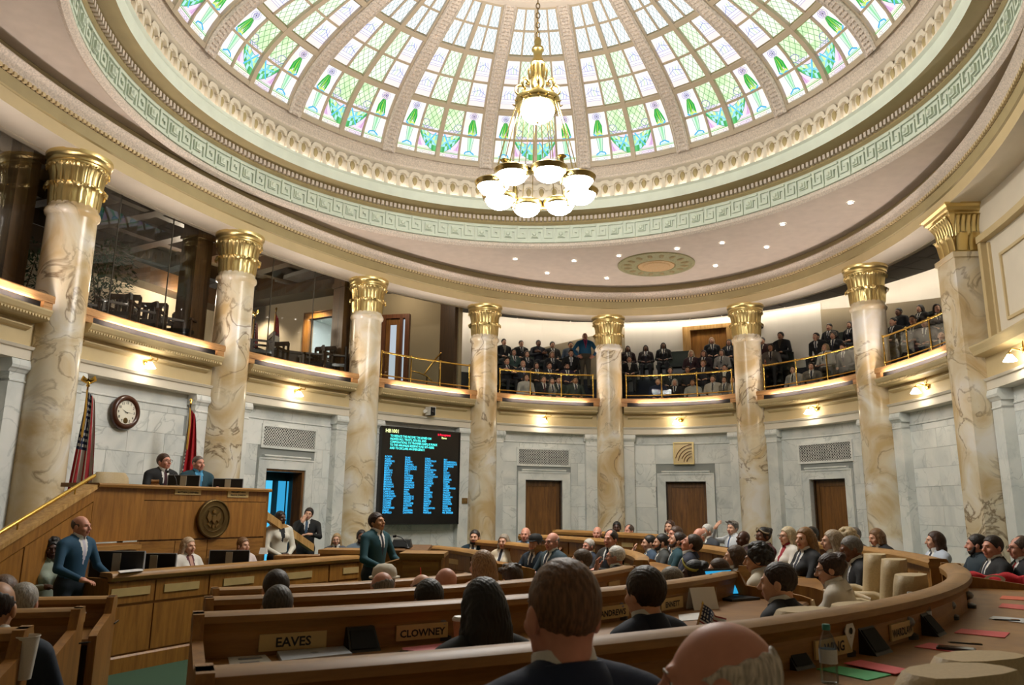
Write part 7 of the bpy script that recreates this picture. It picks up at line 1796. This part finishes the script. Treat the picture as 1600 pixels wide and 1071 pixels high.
BAYN = {4: 'in gallery bay left of the fifth column', 5: 'in gallery bay right of the fifth column', 6: 'in gallery bay left of the seventh column', 7: 'in gallery bay right of the seventh column'}
DKB, WHT, OLV, BRN = '14161c', 'c2beb6', '3a4638', '2c211c'
rows = ['front row', 'second row', 'third row', 'back row']
AUD = {4: [
    (788, 529, 3, 'young man in dark open blazer', dict(hc='1d1612', top=DKB, shirt='8f887c', tie='8f887c')), (815, 531.5, 3, 'young man in black suit and tie', dict(hc='1a1412', top=BLK)), (842, 531, 3, 'dark skinned young man in navy top with arms folded', dict(hc='120f0e', top='1b1c28', shirt='1b1c28', tie='1b1c28', skin='brown', pose='fold')), (863.5, 533.5, 3, 'youth with full dark hair and grey blazer', dict(hair='full', hc='221913', top='2c2b2a')), (892, 533.5, 3, 'youth in pale blue shirt', dict(hc='1a1412', top='5d6a7c', shirt='5d6a7c', tie='5d6a7c', skin='tan')),
    (803, 545, 2, 'woman with dark hair and pale green jacket', dict(sex='f', hair='bob', hc='241a14', top='3f5450')), (824, 548, 2, 'woman with long brown hair and black top', dict(sex='f', hair='long', hc='33241b', top=DKB, collar=False)), (863, 549, 2, 'woman with blonde hair, white headband and black dress', dict(sex='f', hair='long', hc='7d6242', top=DKB, hat='band', hatc='c9c4ba', collar=False)), (891, 547, 2, 'man in black suit, white shirt and grey tie leaning forward', dict(hc='241a14', top=BLK, tie='8a8a90', lean=.2)),
    (793, 558, 1, 'youth with shaggy dark hair and crossed arms', dict(hair='mess', hc='221a14', top=DKB, pose='fold')), (818, 563, 1, 'older man with grey hair and violet tie', dict(hair='fringe', hc='77706a', top='272a35', tie='5a4a80')), (839, 566, 1, 'woman with short dark hair and olive scarf', dict(sex='f', hair='bob', hc='2a1d15', top=BRN)), (859, 566, 1, 'youth with spiky hair in dark shirt', dict(hair='mess', hc='2a2019', top='20222a')), (886, 567, 1, 'man with black sunglasses and purple shirt', dict(hc='161210', top='2b1f38', glasses=True, beard=True)),
    (823, 584, 0, 'woman with dark hair and white blouse behind the glass', dict(sex='f', hair='bob', hc='2b1c14', top='b9b5ad', shirt='b9b5ad', tie='b9b5ad', collar=False)), (850, 587, 0, 'man with grey hair, dark suit and tie behind the glass', dict(hc='5b5048', top='191c22', tie='50222a')), (863, 590, 0, 'woman with grey hair and white sleeve behind the glass', dict(sex='f', hair='long', hc='5a5048', top='8a857c')), (899, 588, 0, 'man in grey green jacket with folded hands behind the glass', dict(hc='33302c', top='3b443e', skin='tan')), (873, 588, 0, 'man in dark green sweater behind the glass', dict(hc='2a231d', top='22302a')),
 ], 5: [
    (981, 540, 3, 'woman with dark hair and maroon sweater', dict(sex='f', hair='long', hc='1a1210', top='2a1518', skin='brown')), (1009, 539, 3, 'woman with dark wavy hair and pale sleeves', dict(sex='f', hair='wavy', hc='1b1311', top='2b2426', skin='brown')), (1036, 535, 3, 'tall woman with long black hair and black top', dict(sex='f', hair='long', hc='120e0d', top=BLK, skin='brown')), (1112, 527, 3, 'woman with very long pale blonde hair', dict(sex='f', hair='longback', hc='b39a78', top=DKB, collar=False, turn=.3)), (1138, 530, 3, 'woman with black hair and white collar', dict(sex='f', hair='wavy', hc='151011', top='22242c')),
    (983, 556, 2, 'young man in black suit with open white shirt', dict(hc='33261c', top=BLK, tie='d8d6d0')), (1079, 547, 2, 'woman with long bleached blonde hair and plaid shirt', dict(sex='f', hair='longback', hc='cdb894', top='3a2226', collar=False)), (1099, 547, 2, 'woman with short auburn hair', dict(sex='f', hair='bob', hc='4a2a20', top='2a1c22')), (1127, 546, 2, 'woman with brown hair and white shoulder', dict(sex='f', hair='long', hc='4a3423', top='8f8c88')),
    (1047, 573, 1, 'person with dark hood', dict(hc='151515', top='1c201c')), (1074, 572, 1, 'man with short dark hair and black shirt', dict(hc='2a1c14', top=DKB, shirt=DKB, tie=DKB, skin='tan')), (1098, 562, 1, 'young man with blond brown hair, black suit and tie', dict(hair='full', hc='6b4a2c', top='14161e')), (1132, 569, 1, 'man with dark hair and light tie', dict(hc='1d1715', top='1d1e24', tie='bdb9b0')),
    (1028, 590, 0, 'man in dark blue shirt behind the glass', dict(hc='4a3a2e', top='1f2a48', shirt='1f2a48', tie='1f2a48')), (1054, 592, 0, 'woman with white hair, black vest and white sleeves behind the glass', dict(sex='f', hair='bob', hc='a8a29a', top='1b1a1c', collar=False)), (1082, 592, 0, 'person in white polo shirt behind the glass', dict(hc='211814', top='a8a8a0', shirt='a8a8a0', tie='a8a8a0', skin='tan')), (1113, 586, 0, 'man in white jacket and trousers behind the glass', dict(hc='4a3a2c', top='bdb6aa', tie='53504e', legs='a8a296')), (1131, 588, 0, 'woman in beige top half hidden by sixth column', dict(sex='f', hair='long', hc='3a281c', top='7a7266')), (1144, 588, 0, 'woman in cream cardigan at the sixth column', dict(sex='f', hair='bob', hc='3a2c22', top='9a9286')),
 ], 6: [
    (1190, 527, 3, 'person half hidden behind the sixth column', dict(hc='1c1512', top='3a1a1e')), (1218, 518.5, 2, 'man with wavy dark hair and dark blazer with white badge', dict(hair='full', hc='1c1411', top='17181d', shirt='4a4038', tie='4a4038')), (1294, 505, 3, 'young man in black suit and white shirt', dict(hc='17120f', top=BLK)), (1326, 502, 3, 'woman with dark hair beside the seventh column', dict(sex='f', hair='long', hc='1d1512', top=DKB)),
    (1279, 521, 2, 'person bowed forward in black coat', dict(hc='1a1614', top=BLK, lean=.4, pitch=-.4)), (1300, 518, 2, 'woman with grey curly hair and black coat', dict(sex='f', hair='curly', hc='6a6058', top=DKB, turn=.3)), (1203, 537, 1, 'woman with brown hair and patterned white sleeves', dict(sex='f', hair='bob', hc='2b1d18', top='6e6a68', turn=.3)), (1287, 537, 1, 'woman with blonde hair and white blouse reading papers', dict(sex='f', hair='bob', hc='9a805a', top='b0aca6', pitch=-.3)), (1321, 537, 1, 'person leaning with grey top', dict(hc='3a281e', top='5a5654', lean=.3)),
    (1238, 571, 0, 'man with crossed legs in white shirt and dark tie behind the glass', dict(hc='1c1613', top='9a9690', tie='17181c', legs='6a655c')), (1267, 566, 0, 'woman with dark hair and grey dress behind the glass', dict(sex='f', hair='bob', hc='231915', top='6b655c', turn=.5)), (1197, 558, 1, 'man in dark jacket at sixth column edge', dict(hc='33261d', top=BRN)),
 ], 7: [
    (1402, 481, 3, 'man with round head in black shirt with clasped hands', dict(hc='151110', top=DKB, shirt=DKB, tie=DKB, skin='brown', fat=1.15)), (1435, 476, 3, 'person with long dark hair', dict(sex='f', hair='long', hc='1b1411', top='1c1a1c')), (1463, 474.5, 2, 'woman with dark hair leaning left', dict(sex='f', hair='long', hc='2a1c15', top='22211f', turn=.9, yaw=.3)), (1393, 496, 2, 'man with grey cap half hidden by seventh column', dict(hc='2a2522', top='1a1a1e')), (1424, 492, 1, 'person with short hair in dark coat', dict(hc='201814', top='1f1e20', turn=.4)), (1443, 497, 1, 'person in brown jacket', dict(hc='33251c', top='2c2522', turn=.5)), (1470, 516, 0, 'person in pale grey jacket seen behind the glass', dict(hc='4a423a', top='6f6d6c', turn=.8)), (1480, 490, 1, 'person in black beside the square pier', dict(hc='1a1512', top=BLK)),
 ]}
for k, L in AUD.items():
    for px, py, r, lab, kw in L: spectator(px, py, r, short(lab, 10) + ', ' + {4: 'gallery bay left of fifth column', 5: 'gallery bay right of fifth column', 6: 'gallery bay left of seventh column', 7: 'gallery bay right of seventh column'}[k], k, **kw)
spectator(914, 520, 2, 'heavy man in bright blue suit standing, gallery bay left of fifth column', 4, stand=True, top='1f5a80', shirt='b04a78', tie='7a2f55', legs='4a4438', hair='fringe', hc='8a8078', skin='pink', fat=1.25, pose='hips', lod=1)
for px, py, r in ((1055, 560, 3), (1066, 560, 3)):
    s = s_of(px, py, 3.05); xy = ES(s, 3.05); n = EN(s); gseat((*xy, TIERZ[3]), math.atan2(-n[1], -n[0]) + PI / 2, 'empty dark green gallery seat left of the upper oak door, %s' % ('left of two' if px < 1060 else 'right of two'))
# ================================================================ THINGS ON THE DESKS
ZA_, ZB_, ZC2 = RZ['A'] - .19, RZ['B'] - .19, RZ['C'] - .19


def on(px, py, z): p = at(px, py, z=z); return np.array([p[0], p[1], z])


def sheet(quad, z, label, c, cat='paper', name='paper_sheet', parts=()):
    """a sheet of paper lying on a worktop, given by its corners in the picture"""
    P = np.array([on(x, y, z) for x, y in quad]); c0 = P.mean(0); t = thing(name, label, cat, c0); m = MB(); Q = P - c0
    if np.cross(Q[1] - Q[0], Q[2] - Q[1])[2] < 0: Q = Q[::-1]
    m.hexa(list(Q + [0, 0, .001]) + list(Q + [0, 0, .004])); m.build('sheet', cloth(c, .6), t)
    for pts, col in parts:
        S = np.array([on(x, y, z + .005) for x, y in pts]) - c0
        if np.cross(S[1] - S[0], S[2] - S[1])[2] < 0: S = S[::-1]
        m = MB(); m.hexa(list(S) + list(S + [0, 0, .001])); m.build('print', cloth(col, .6), t)
    return t


def cup(px, py, z, h, r0, r1, label, c, lid=None, straw=None, band=None):
    p = on(px, py, z); t = thing('paper_cup' if c != 'e4e0d8' else 'foam_cup', label, 'cup', p); m = MB(); m.lathe([(0, .002), (r0, 0), (r1, h), (r1 + .003, h + .002), (r1 + .002, h + .006), (r1 - .004, h), (r0 - .004, .01), (0, .008)], 24); m.build('cup', cloth(c, .5), t, 50)
    if lid: m = MB(); m.lathe([(r1 + .004, h - .003), (r1 + .005, h + .006), (r1 - .004, h + .016), (r1 - .01, h + .013), (0, h + .012)], 24); m.build('lid', cloth(lid, .4), t, 50)
    if straw: m = MB(); m.tube([(0, 0, h * .2), (.005, 0, h + .10), (.0, .0, h + .13)], .004, 6); m.build('straw', cloth(straw, .4), t)
    if band: m = MB(); m.lathe([(r0 + (r1 - r0) * .3 + .001, h * .3), (r0 + (r1 - r0) * .62 + .001, h * .62)], 24, a0=-2.4, a1=-.9); m.build('printed_patch', cloth(band, .5), t)
    return t


def bottle(px, py, z, h, label, capc='2f7f78'):
    p = on(px, py, z); t = thing('water_bottle', label, 'bottle', p); r = h * .155; PET = bpy.data.materials.get('pet') or glass('pet', (.78, .83, .86), .5, .08)
    m = MB(); m.lathe([(0, .004), (r * .9, 0), (r, h * .04), (r * .97, h * .2), (r, h * .3), (r * .95, h * .45), (r, h * .62), (r * .8, h * .76), (r * .42, h * .88), (r * .40, h * .93)], 24); m.build('bottle', PET, t, True)
    m = MB(); m.lathe([(r * 1.01, h * .34), (r * 1.01, h * .58)], 24); m.build('label_band', cloth('b9c4cc', .5), t, True)
    m = MB(); m.lathe([(r * .46, h * .90), (r * .46, h * .985), (r * .40, h), (0, h)], 16); m.build('cap', cloth(capc, .4), t, 50); return t


def wedge(px, py, z, w_, h, label, tt):
    p = on(px, py, z); t = thing('desk_speaker', label, 'speaker', p, math.radians(tt)); m = MB(); m.hexa([(-w_ / 2, -.10, 0), (w_ / 2, -.10, 0), (w_ / 2, .02, 0), (-w_ / 2, .02, 0), (-w_ * .44, -.02, h), (w_ * .44, -.02, h), (w_ * .44, .02, h), (-w_ * .44, .02, h)]); fixn_later.append(m.build('case', BLACK, t))
    m = MB(); m.hexa([(-w_ * .42, -.094, .015), (w_ * .42, -.094, .015), (w_ * .42, -.08, .015), (-w_ * .42, -.08, .015), (-w_ * .38, -.036, h * .88), (w_ * .38, -.036, h * .88), (w_ * .38, -.02, h * .88), (-w_ * .38, -.02, h * .88)]); fixn_later.append(m.build('grille', BLACKM, t)); return t


def micball(px, py, z, label):
    p = on(px, py, z); t = thing('desk_microphone', label, 'microphone', p); m = MB(); m.lathe([(0, 0), (.05, 0), (.05, .02), (.03, .03), (0, .03)], 16); m.build('base', BLACK, t, 50); m = MB(); m.tube([(0, 0, .03), (0, .0, .05), (0, -.02, .065)], .008, 6); m.build('neck', BLACK, t); m = MB(); m.lathe([(0, -.026), (.019, -.018), (.027, 0), (.019, .018), (0, .026)], 14, (0, -.03, .08)); m.build('ball', M('steel_mesh', '8d9094', .4, .7, bump=.5, scale=400) if not bpy.data.materials.get('steel_mesh') else bpy.data.materials['steel_mesh'], t, True); return t


def phone(px, py, z, rz, label):
    p = on(px, py, z); t = thing('phone', label, 'phone', p, rz); m = MB(); m.box((0, 0, .005), (.075, .15, .009)); m.build('case', BLACK, t); m = MB(); m.box((0, 0, .0105), (.066, .138, .002)); m.build('glass', M('phone_glass', '0a0c10', .1) if not bpy.data.materials.get('phone_glass') else bpy.data.materials['phone_glass'], t); return t


def pen(px, py, z, rz, label, c='17181a', lift=.006):
    p = on(px, py, z); t = thing('pen', label, 'pen', p + [0, 0, lift], rz); m = MB(); m.tube([(-.07, 0, 0), (.055, 0, 0), (.07, 0, 0)], [.004, .0045, .001], 6); m.build('barrel', cloth(c, .3), t); m = MB(); m.box((-.045, 0, .005), (.04, .003, .002)); m.build('clip', BRASS, t); return t


# EAVES and CLOWNEY desk
sheet([(355, 1026), (412, 1022), (432, 1044), (360, 1046)], ZB_, 'white paper sheet with printed lines at left end of the EAVES desk', 'dcd9d2', parts=[([(372, 1030), (408, 1027), (410, 1029), (373, 1032)], '8d8f94'), ([(374, 1036), (404, 1033.5), (406, 1035), (375, 1037.5)], '8d8f94')])
P = [on(x, y, ZB_) for x, y in ((432, 1026), (537, 1017), (550, 1029), (440, 1041))]; c0 = np.mean(P, 0); t = thing('laptop', 'closed silver laptop lying on the EAVES desk', 'laptop', c0); Q = np.array(P)[::-1] - c0; m = MB(); m.hexa(list(Q + [0, 0, .002]) + list(Q + [0, 0, .011])); m.build('base', M('aluminium', 'b9bdc0', .35, .6), t); m = MB(); m.hexa(list(Q + [0, 0, .012]) + list(Q * .995 + [0, 0, .021])); m.build('lid', bpy.data.materials['aluminium'], t); m = MB(); m.lathe([(0, .0225), (.018, .0225), (.018, .0215)], 14); m.build('round_mark', cloth('6f7276', .3), t)
wedge(560, 1014, ZB_, .15, .10, 'black speaker wedge between EAVES and CLOWNEY nameplates', th_of(560, RB)); micball(502, 1008, ZB_, 'silver ball microphone behind the closed laptop'); micball(691, 1000, ZB_, 'silver ball microphone under the CLOWNEY nameplate')
sheet([(628, 1014), (690, 1007), (712, 1017), (634, 1026)], ZB_, 'pink paper sheet under the CLOWNEY nameplate', 'e8848c'); phone(645, 1024, ZB_ + .004, 1.2, 'black phone on the pink paper under CLOWNEY nameplate')
cup(720, 1012, ZB_, .125, .030, .041, 'brown paper coffee cup with white lid beside the long haired woman', 'b98a62', lid='e8e4dc')
cup(655, 940, ZC2, .12, .035, .045, 'white paper cup with red straw beside the black haired man', 'e6e2da', lid='efece6', straw='d23a34', band='c8362e')
p = on(728, 934, ZC2); t = thing('book', 'dark red book standing on the desk right of the black haired man', 'book', p, .5); m = MB(); m.box((0, 0, .05), (.13, .03, .10)); m.build('cover', cloth('4a151b', .5), t); m = MB(); m.box((.002, 0, .052), (.128, .022, .098)); m.build('pages', WHITE, t)
# desk of the man facing ANDREWS and ENNETT
p = on(1098, 952, ZB_); t = thing('folded_card', 'white folded card standing beside the blue laptop', 'paper', p, .5); m = MB(); m.hexa([(-.11, -.04, 0), (.11, -.04, 0), (.11, -.036, 0), (-.11, -.036, 0), (-.11, .0, .14), (.11, .0, .14), (.11, .004, .14), (-.11, .004, .14)]); m.build('front_leaf', WHITE, t); m = MB(); m.hexa([(-.11, .04, 0), (.11, .04, 0), (.11, .044, 0), (-.11, .044, 0), (-.11, .0, .14), (.11, .0, .14), (.11, .004, .14), (-.11, .004, .14)]); m.build('back_leaf', WHITE, t)
p = on(1105, 945, ZB_); t = thing('tissue_box', 'small white box with tissue behind the white folded card', 'box', p + [.06, .16, 0], .4); m = MB(); m.box((0, 0, .07), (.07, .07, .14)); m.build('box', WHITE, t); m = MB(); m.add([(-.02, 0, .14), (.02, .01, .14), (.03, 0, .20), (-.01, -.01, .19)], [(0, 1, 2, 3)]); m.build('tissue', cloth('efece6'), t)
p = on(1146, 940, ZB_); t = thing('laptop', 'open laptop with bright blue screen left of curly haired person', 'laptop', p + [.05, .12, 0], .55); m = MB(); m.box((0, 0, .01), (.30, .21, .016)); m.build('base', BLACK, t); m = MB(); m.hexa([(-.15, .10, .018), (.15, .10, .018), (.15, .108, .018), (-.15, .108, .018), (-.15, .17, .21), (.15, .17, .21), (.15, .178, .21), (-.15, .178, .21)]); m.build('lid', BLACK, t); m = MB(); m.hexa([(-.14, .0985, .028), (.14, .0985, .028), (.14, .0995, .028), (-.14, .0995, .028), (-.14, .1665, .20), (.14, .1665, .20), (.14, .1675, .20), (-.14, .1675, .20)]); m.build('screen', emis('blue_screen', '2f9fd0', .33), t); m = MB(); m.box((0, -.01, .0185), (.26, .12, .002)); m.build('keyboard', BLACKM, t)
sheet([(1060, 962), (1108, 957), (1112, 968), (1062, 972)], ZB_, 'white papers stacked before the white folded card', 'd9d6cf'); micball(1064, 946, ZB_, 'dark ball microphone under the ENNETT nameplate'); micball(968, 968, ZB_, 'ball microphone under the ANDREWS nameplate')
p = on(1232, 920, ZB_); t = thing('travel_mug', 'steel travel mug with black handle beside woman with dark updo', 'mug', p + [.1, .35, 0]); m = MB(); m.lathe([(0, 0), (.038, 0), (.046, .15), (.047, .16), (0, .16)], 20); m.build('body', M('brushed_steel', '9a9a98', .3, .9), t, 50); m = MB(); m.lathe([(.047, .16), (.047, .18), (.03, .19), (0, .19)], 20); m.build('lid', BLACK, t, 50); m = MB(); m.tube([(.044, 0, .14), (.085, 0, .14), (.09, 0, .11), (.085, 0, .05), (.04, 0, .04)], .009, 8); m.build('handle', BLACK, t, True)
# small flag on a stick in front of the bald man
b = on(1072, 1052, ZA_ + .03); tp = at(1098, 944, Y=b[1] + .12); t = thing('hand_flag', 'little stars and stripes flag on wooden stick beside the bald old man', 'flag', b); v = tp - b; m = MB(); m.tube([(0, 0, 0), tuple(v)], .004, 6); m.build('stick', OAK_L, t); m = MB(); m.lathe([(0, .012), (.006, 0), (0, -.01)], 8, tuple(v)); m.build('tip', BRASS, t)
V = []; Fs = []; mi = []; nu, nv = 26, 18
for j in range(nv + 1):
    for i in range(nu + 1):
        a, bq = i / nu, j / nv; q = v * (1 - .40 * bq) ; V.append((q[0] + .075 * a + .01 * math.sin(a * 7), q[1] - .03 * a + .018 * math.sin(a * 9 + bq * 2), q[2] - .075 * a * (1 - .35 * a) - .0 * bq))
for j in range(nv):
    for i in range(nu):
        Fs.append((j * (nu + 1) + i, j * (nu + 1) + i + 1, (j + 1) * (nu + 1) + i + 1, (j + 1) * (nu + 1) + i)); a, bq = (i + .5) / nu, (j + .5) / nv
        if a < .45 and bq < .54: x, y = a / .45 * 5 % 1 - .5, bq / .54 * 4 % 1 - .5; mi.append(1 if x * x + y * y < .08 else 2)
        else: mi.append(0 if int(bq * 13) % 2 == 0 else 1)
me = bpy.data.meshes.new('cloth'); me.from_pydata(V, [], Fs)
for c in (FR, FW, FB): me.materials.append(bpy.data.materials['flag_' + c])
me.polygons.foreach_set('material_index', mi); me.polygons.foreach_set('use_smooth', [True] * len(Fs)); link('cloth', me, t)
sheet([(1000, 1050), (1038, 1045), (1058, 1062), (1010, 1068)], ZA_, 'white papers on the near desk left of the bald old man', 'd6d6d6'); pen(1047, 1034, ZA_ + .06, 1.1, 'blue pen in the hand of the bald old man', '1c2f5c')
# WING desk and the long worktop to the right
bottle(1297, 1068, ZA_, .20, 'clear water bottle with teal cap at the front edge, nearest bottle'); bottle(1427, 985, ZA_, .19, 'clear water bottle with white cap behind the WING desk speaker, left of two', 'd8dcdc'); bottle(1449, 988, ZA_, .18, 'clear water bottle with clear cap, right of two together', 'b9c0c4')
wedge(1347, 1018, ZA_, .17, .11, 'black speaker wedge right of the WING nameplate', th_of(1347, RA)); wedge(1440, 990, ZA_, .15, .10, 'black speaker wedge beside the pair of bottles', th_of(1440, RA)); wedge(1225, 1040, ZA_, .13, .11, 'black speaker wedge left of the WING nameplate beside the bald head', th_of(1225, RA))
micball(1318, 1024, ZA_, 'silver ball microphone right of nearest bottle'); micball(1418, 998, ZA_, 'silver ball microphone by the pair of bottles'); micball(1484, 968, ZA_, 'silver ball microphone on the far part of the near worktop'); micball(1512, 950, ZA_, 'silver ball microphone at the bend of the near rail')
sheet([(1276, 1047), (1312, 1043), (1393, 1056), (1355, 1065)], ZA_, 'green paper sheet under red sheet at bottom right', '4bb26c'); sheet([(1318, 1038), (1345, 1033), (1425, 1049), (1398, 1055)], ZA_ + .005, 'red paper sheet overlapping the green sheet at bottom right', 'dd5a5e')
sheet([(1429, 1012), (1452, 1006), (1530, 1018), (1515, 1024)], ZA_, 'red paper sheet with phone on it, second from the corner', 'd9585a'); sheet([(1491, 990), (1502, 984), (1578, 990), (1570, 998)], ZA_, 'red paper sheet lying alone on the worktop at right', 'd9585a'); sheet([(1560, 950), (1566, 944), (1600, 947), (1600, 954)], ZA_, 'red over green paper strip at far right of the worktop', 'd2605a'); sheet([(1562, 937), (1566, 932), (1600, 934), (1600, 939)], ZA_, 'orange red paper strip farthest along the worktop', 'd86a4e'); sheet([(1545, 968), (1552, 964), (1600, 968), (1600, 975)], ZA_, 'white paper with black pen on the worktop at right edge', 'cfd2d4')
phone(1494, 1016, ZA_ + .004, 1.0, 'black phone on the red paper at right'); pen(1508, 1008, ZA_ + .006, 2.7, 'black pen beside the phone on red paper'); pen(1572, 971, ZA_ + .005, 2.9, 'black pen lying on the white paper at right edge')
p = at(1310, 985, Y=3.0); tt = th_of(1310, RA); q = wp(RA + .03, tt); d = ray(1310, 985); k_ = np.hypot(*q) / np.hypot(d[0], d[1]); pz = ZC + k_ * d[2]; t = thing('diamond_card', 'small white diamond card stuck above the WING nameplate', 'card', (*q, pz), math.radians(tt)); m = MB(); m.add([(0, -.004, .075), (.045, -.004, 0), (0, -.004, -.075), (-.045, -.004, 0), (0, .0, .075), (.045, .0, 0), (0, .0, -.075), (-.045, .0, 0)], [(0, 3, 2, 1), (4, 5, 6, 7), (0, 1, 5, 4), (1, 2, 6, 5), (2, 3, 7, 6), (3, 0, 4, 7)]); m.build('card', WHITE, t); m = MB(); m.lathe([(0, 0), (.012, 0), (.014, .003)], 10); V_2 = m.v[0]; m.v[0] = np.stack([V_2[:, 0], -V_2[:, 2] - .005, V_2[:, 1]], -1); m.build('spot', INK, t)
p = on(1562, 912, ZA_ + .02); t = thing('towel', 'red towel with white letter folded on the worktop at right', 'towel', p, -.3); G = []
for i in range(13):
    x = -.22 + .44 * i / 12; G.append([(x, -.10 + .02 * math.sin(i), .0), (x, -.09, .06 + .015 * math.sin(i * 1.3)), (x, 0, .075 + .02 * math.sin(i * .9 + 1)), (x, .09, .06 + .01 * math.cos(i)), (x, .11, 0)])
m = MB(); m.grid(G); m.build('cloth', cloth('c01f2b'), t, True); m = MB(); m.lathe([(.035, -.0), (.06, .0)], 16); v_ = m.v[0]; m.v[0] = np.stack([v_[:, 0] * 1.3 - .06, np.full(len(v_), -.113), v_[:, 1] * .6 + .04], -1); m.build('letter', WHITE, t)
# left of the aisle
zl = RZ['C'] - .035 - .19; zl2 = RZ['B'] - .035 - .19
cup(114, 1003, zl, .145, .032, .046, 'white foam cup on desk left of the aisle, farther of two', 'e4e0d8'); cup(33, 1062, zl2 - .0, .16, .034, .047, 'white foam cup at bottom left corner, nearer of two', 'e4e0d8'); pen(120, 1008, zl, .8, 'pen lying beside the farther foam cup')
p = on(173, 974, RZ['D'] - .225); phone(173, 974, RZ['D'] - .225, .3, 'black phone on the desk end left of the aisle'); sheet([(2, 1020), (28, 1016), (30, 1026), (4, 1028)], zl, 'white paper behind the nearer foam cup', 'd6d3cc')
# clerks counter and rostrum
q, ag = cpt(.45, -.06); sheet([(184, 893), (222, 889), (224, 892.5), (188, 896)], CZ + .002, 'white paper on the clerks counter by the hands of the standing man', 'dcdad6')
p = at(416, 866, Y=12.2); t = thing('tent_card', 'small white tent card on clerks counter before standing woman', 'card', (p[0], 12.05, CZ)); m = MB(); m.hexa([(-.06, -.03, 0), (.06, -.03, 0), (.06, .03, 0), (-.06, .03, 0), (-.05, -.002, .09), (.05, -.002, .09), (.05, .002, .09), (-.05, .002, .09)]); m.build('card', WHITE, t)
p = at(240, 752, Y=10.9); t = thing('gavel', 'wooden gavel resting on rostrum before the man in glasses', 'gavel', (p[0], 10.95, 2.0), .4); m = MB(); m.lathe([(0, 0), (.06, 0), (.06, .02), (.05, .025), (0, .025)], 18); m.build('sound_block', DOORWOOD, t, 50); m = MB(); m.tube([(-.05, 0, .055), (-.02, 0, .055), (.02, 0, .055), (.05, 0, .055)], [.03, .026, .026, .03], 12); m.build('head', DOORWOOD, t, 50); m = MB(); m.tube([(0, .02, .055), (0, .2, .04)], .01, 8); m.build('handle', OAK_D, t)
# ---------------------------------------------------------------- lamps of the building, then the added dome fill
for i in range(8):
    a = math.radians(12 + 45 * i)
for px, py in ((150, 470), (232, 455), (290, 470)):
    p = at(px, py, z=6.9); 
p = (pA + pB) / 2 + nA * .9; lamp('room_lamp', 'POINT', (*p, 6.75), 60, size=.1)
for f in (.25, .75): p = qA + dQ * LQ * f + nQ * .55; lamp('wall_wash_lamp', 'SPOT', (*p, 7.35), 110, size=.06, rot=(0, 0, 0), angle=1.9)
p = ES((SK[3] + SK[4]) / 2, 1.6); lamp('landing_lamp', 'POINT', (*p, 7.6), 14, size=.15)

for k in range(0, 8):
    for f in (.30, .5, .70):
        sm_ = SK[k] + (SK[k + 1] - SK[k]) * f; nrm = EN(sm_); lamp('cornice_lamp', 'AREA', (*ES(sm_, -.035), 4.537), 5, (1, .86, .78), size=.7, size_y=.05, rot=(PI, 0, math.atan2(nrm[1], nrm[0]) - PI / 2))

for i in range(4):
    a = PI / 4 + PI / 2 * i; lamp('dome_fill_light', 'POINT', (CX + .62 * math.cos(a), CY + .62 * math.sin(a), 8.5), 48, (1, .93, .84), size=.05)  # added, unseen fill lights round the crown to brighten drum and dome
bake_text()
for o in fixn_later:
    if o is not None: fixn(o.data)
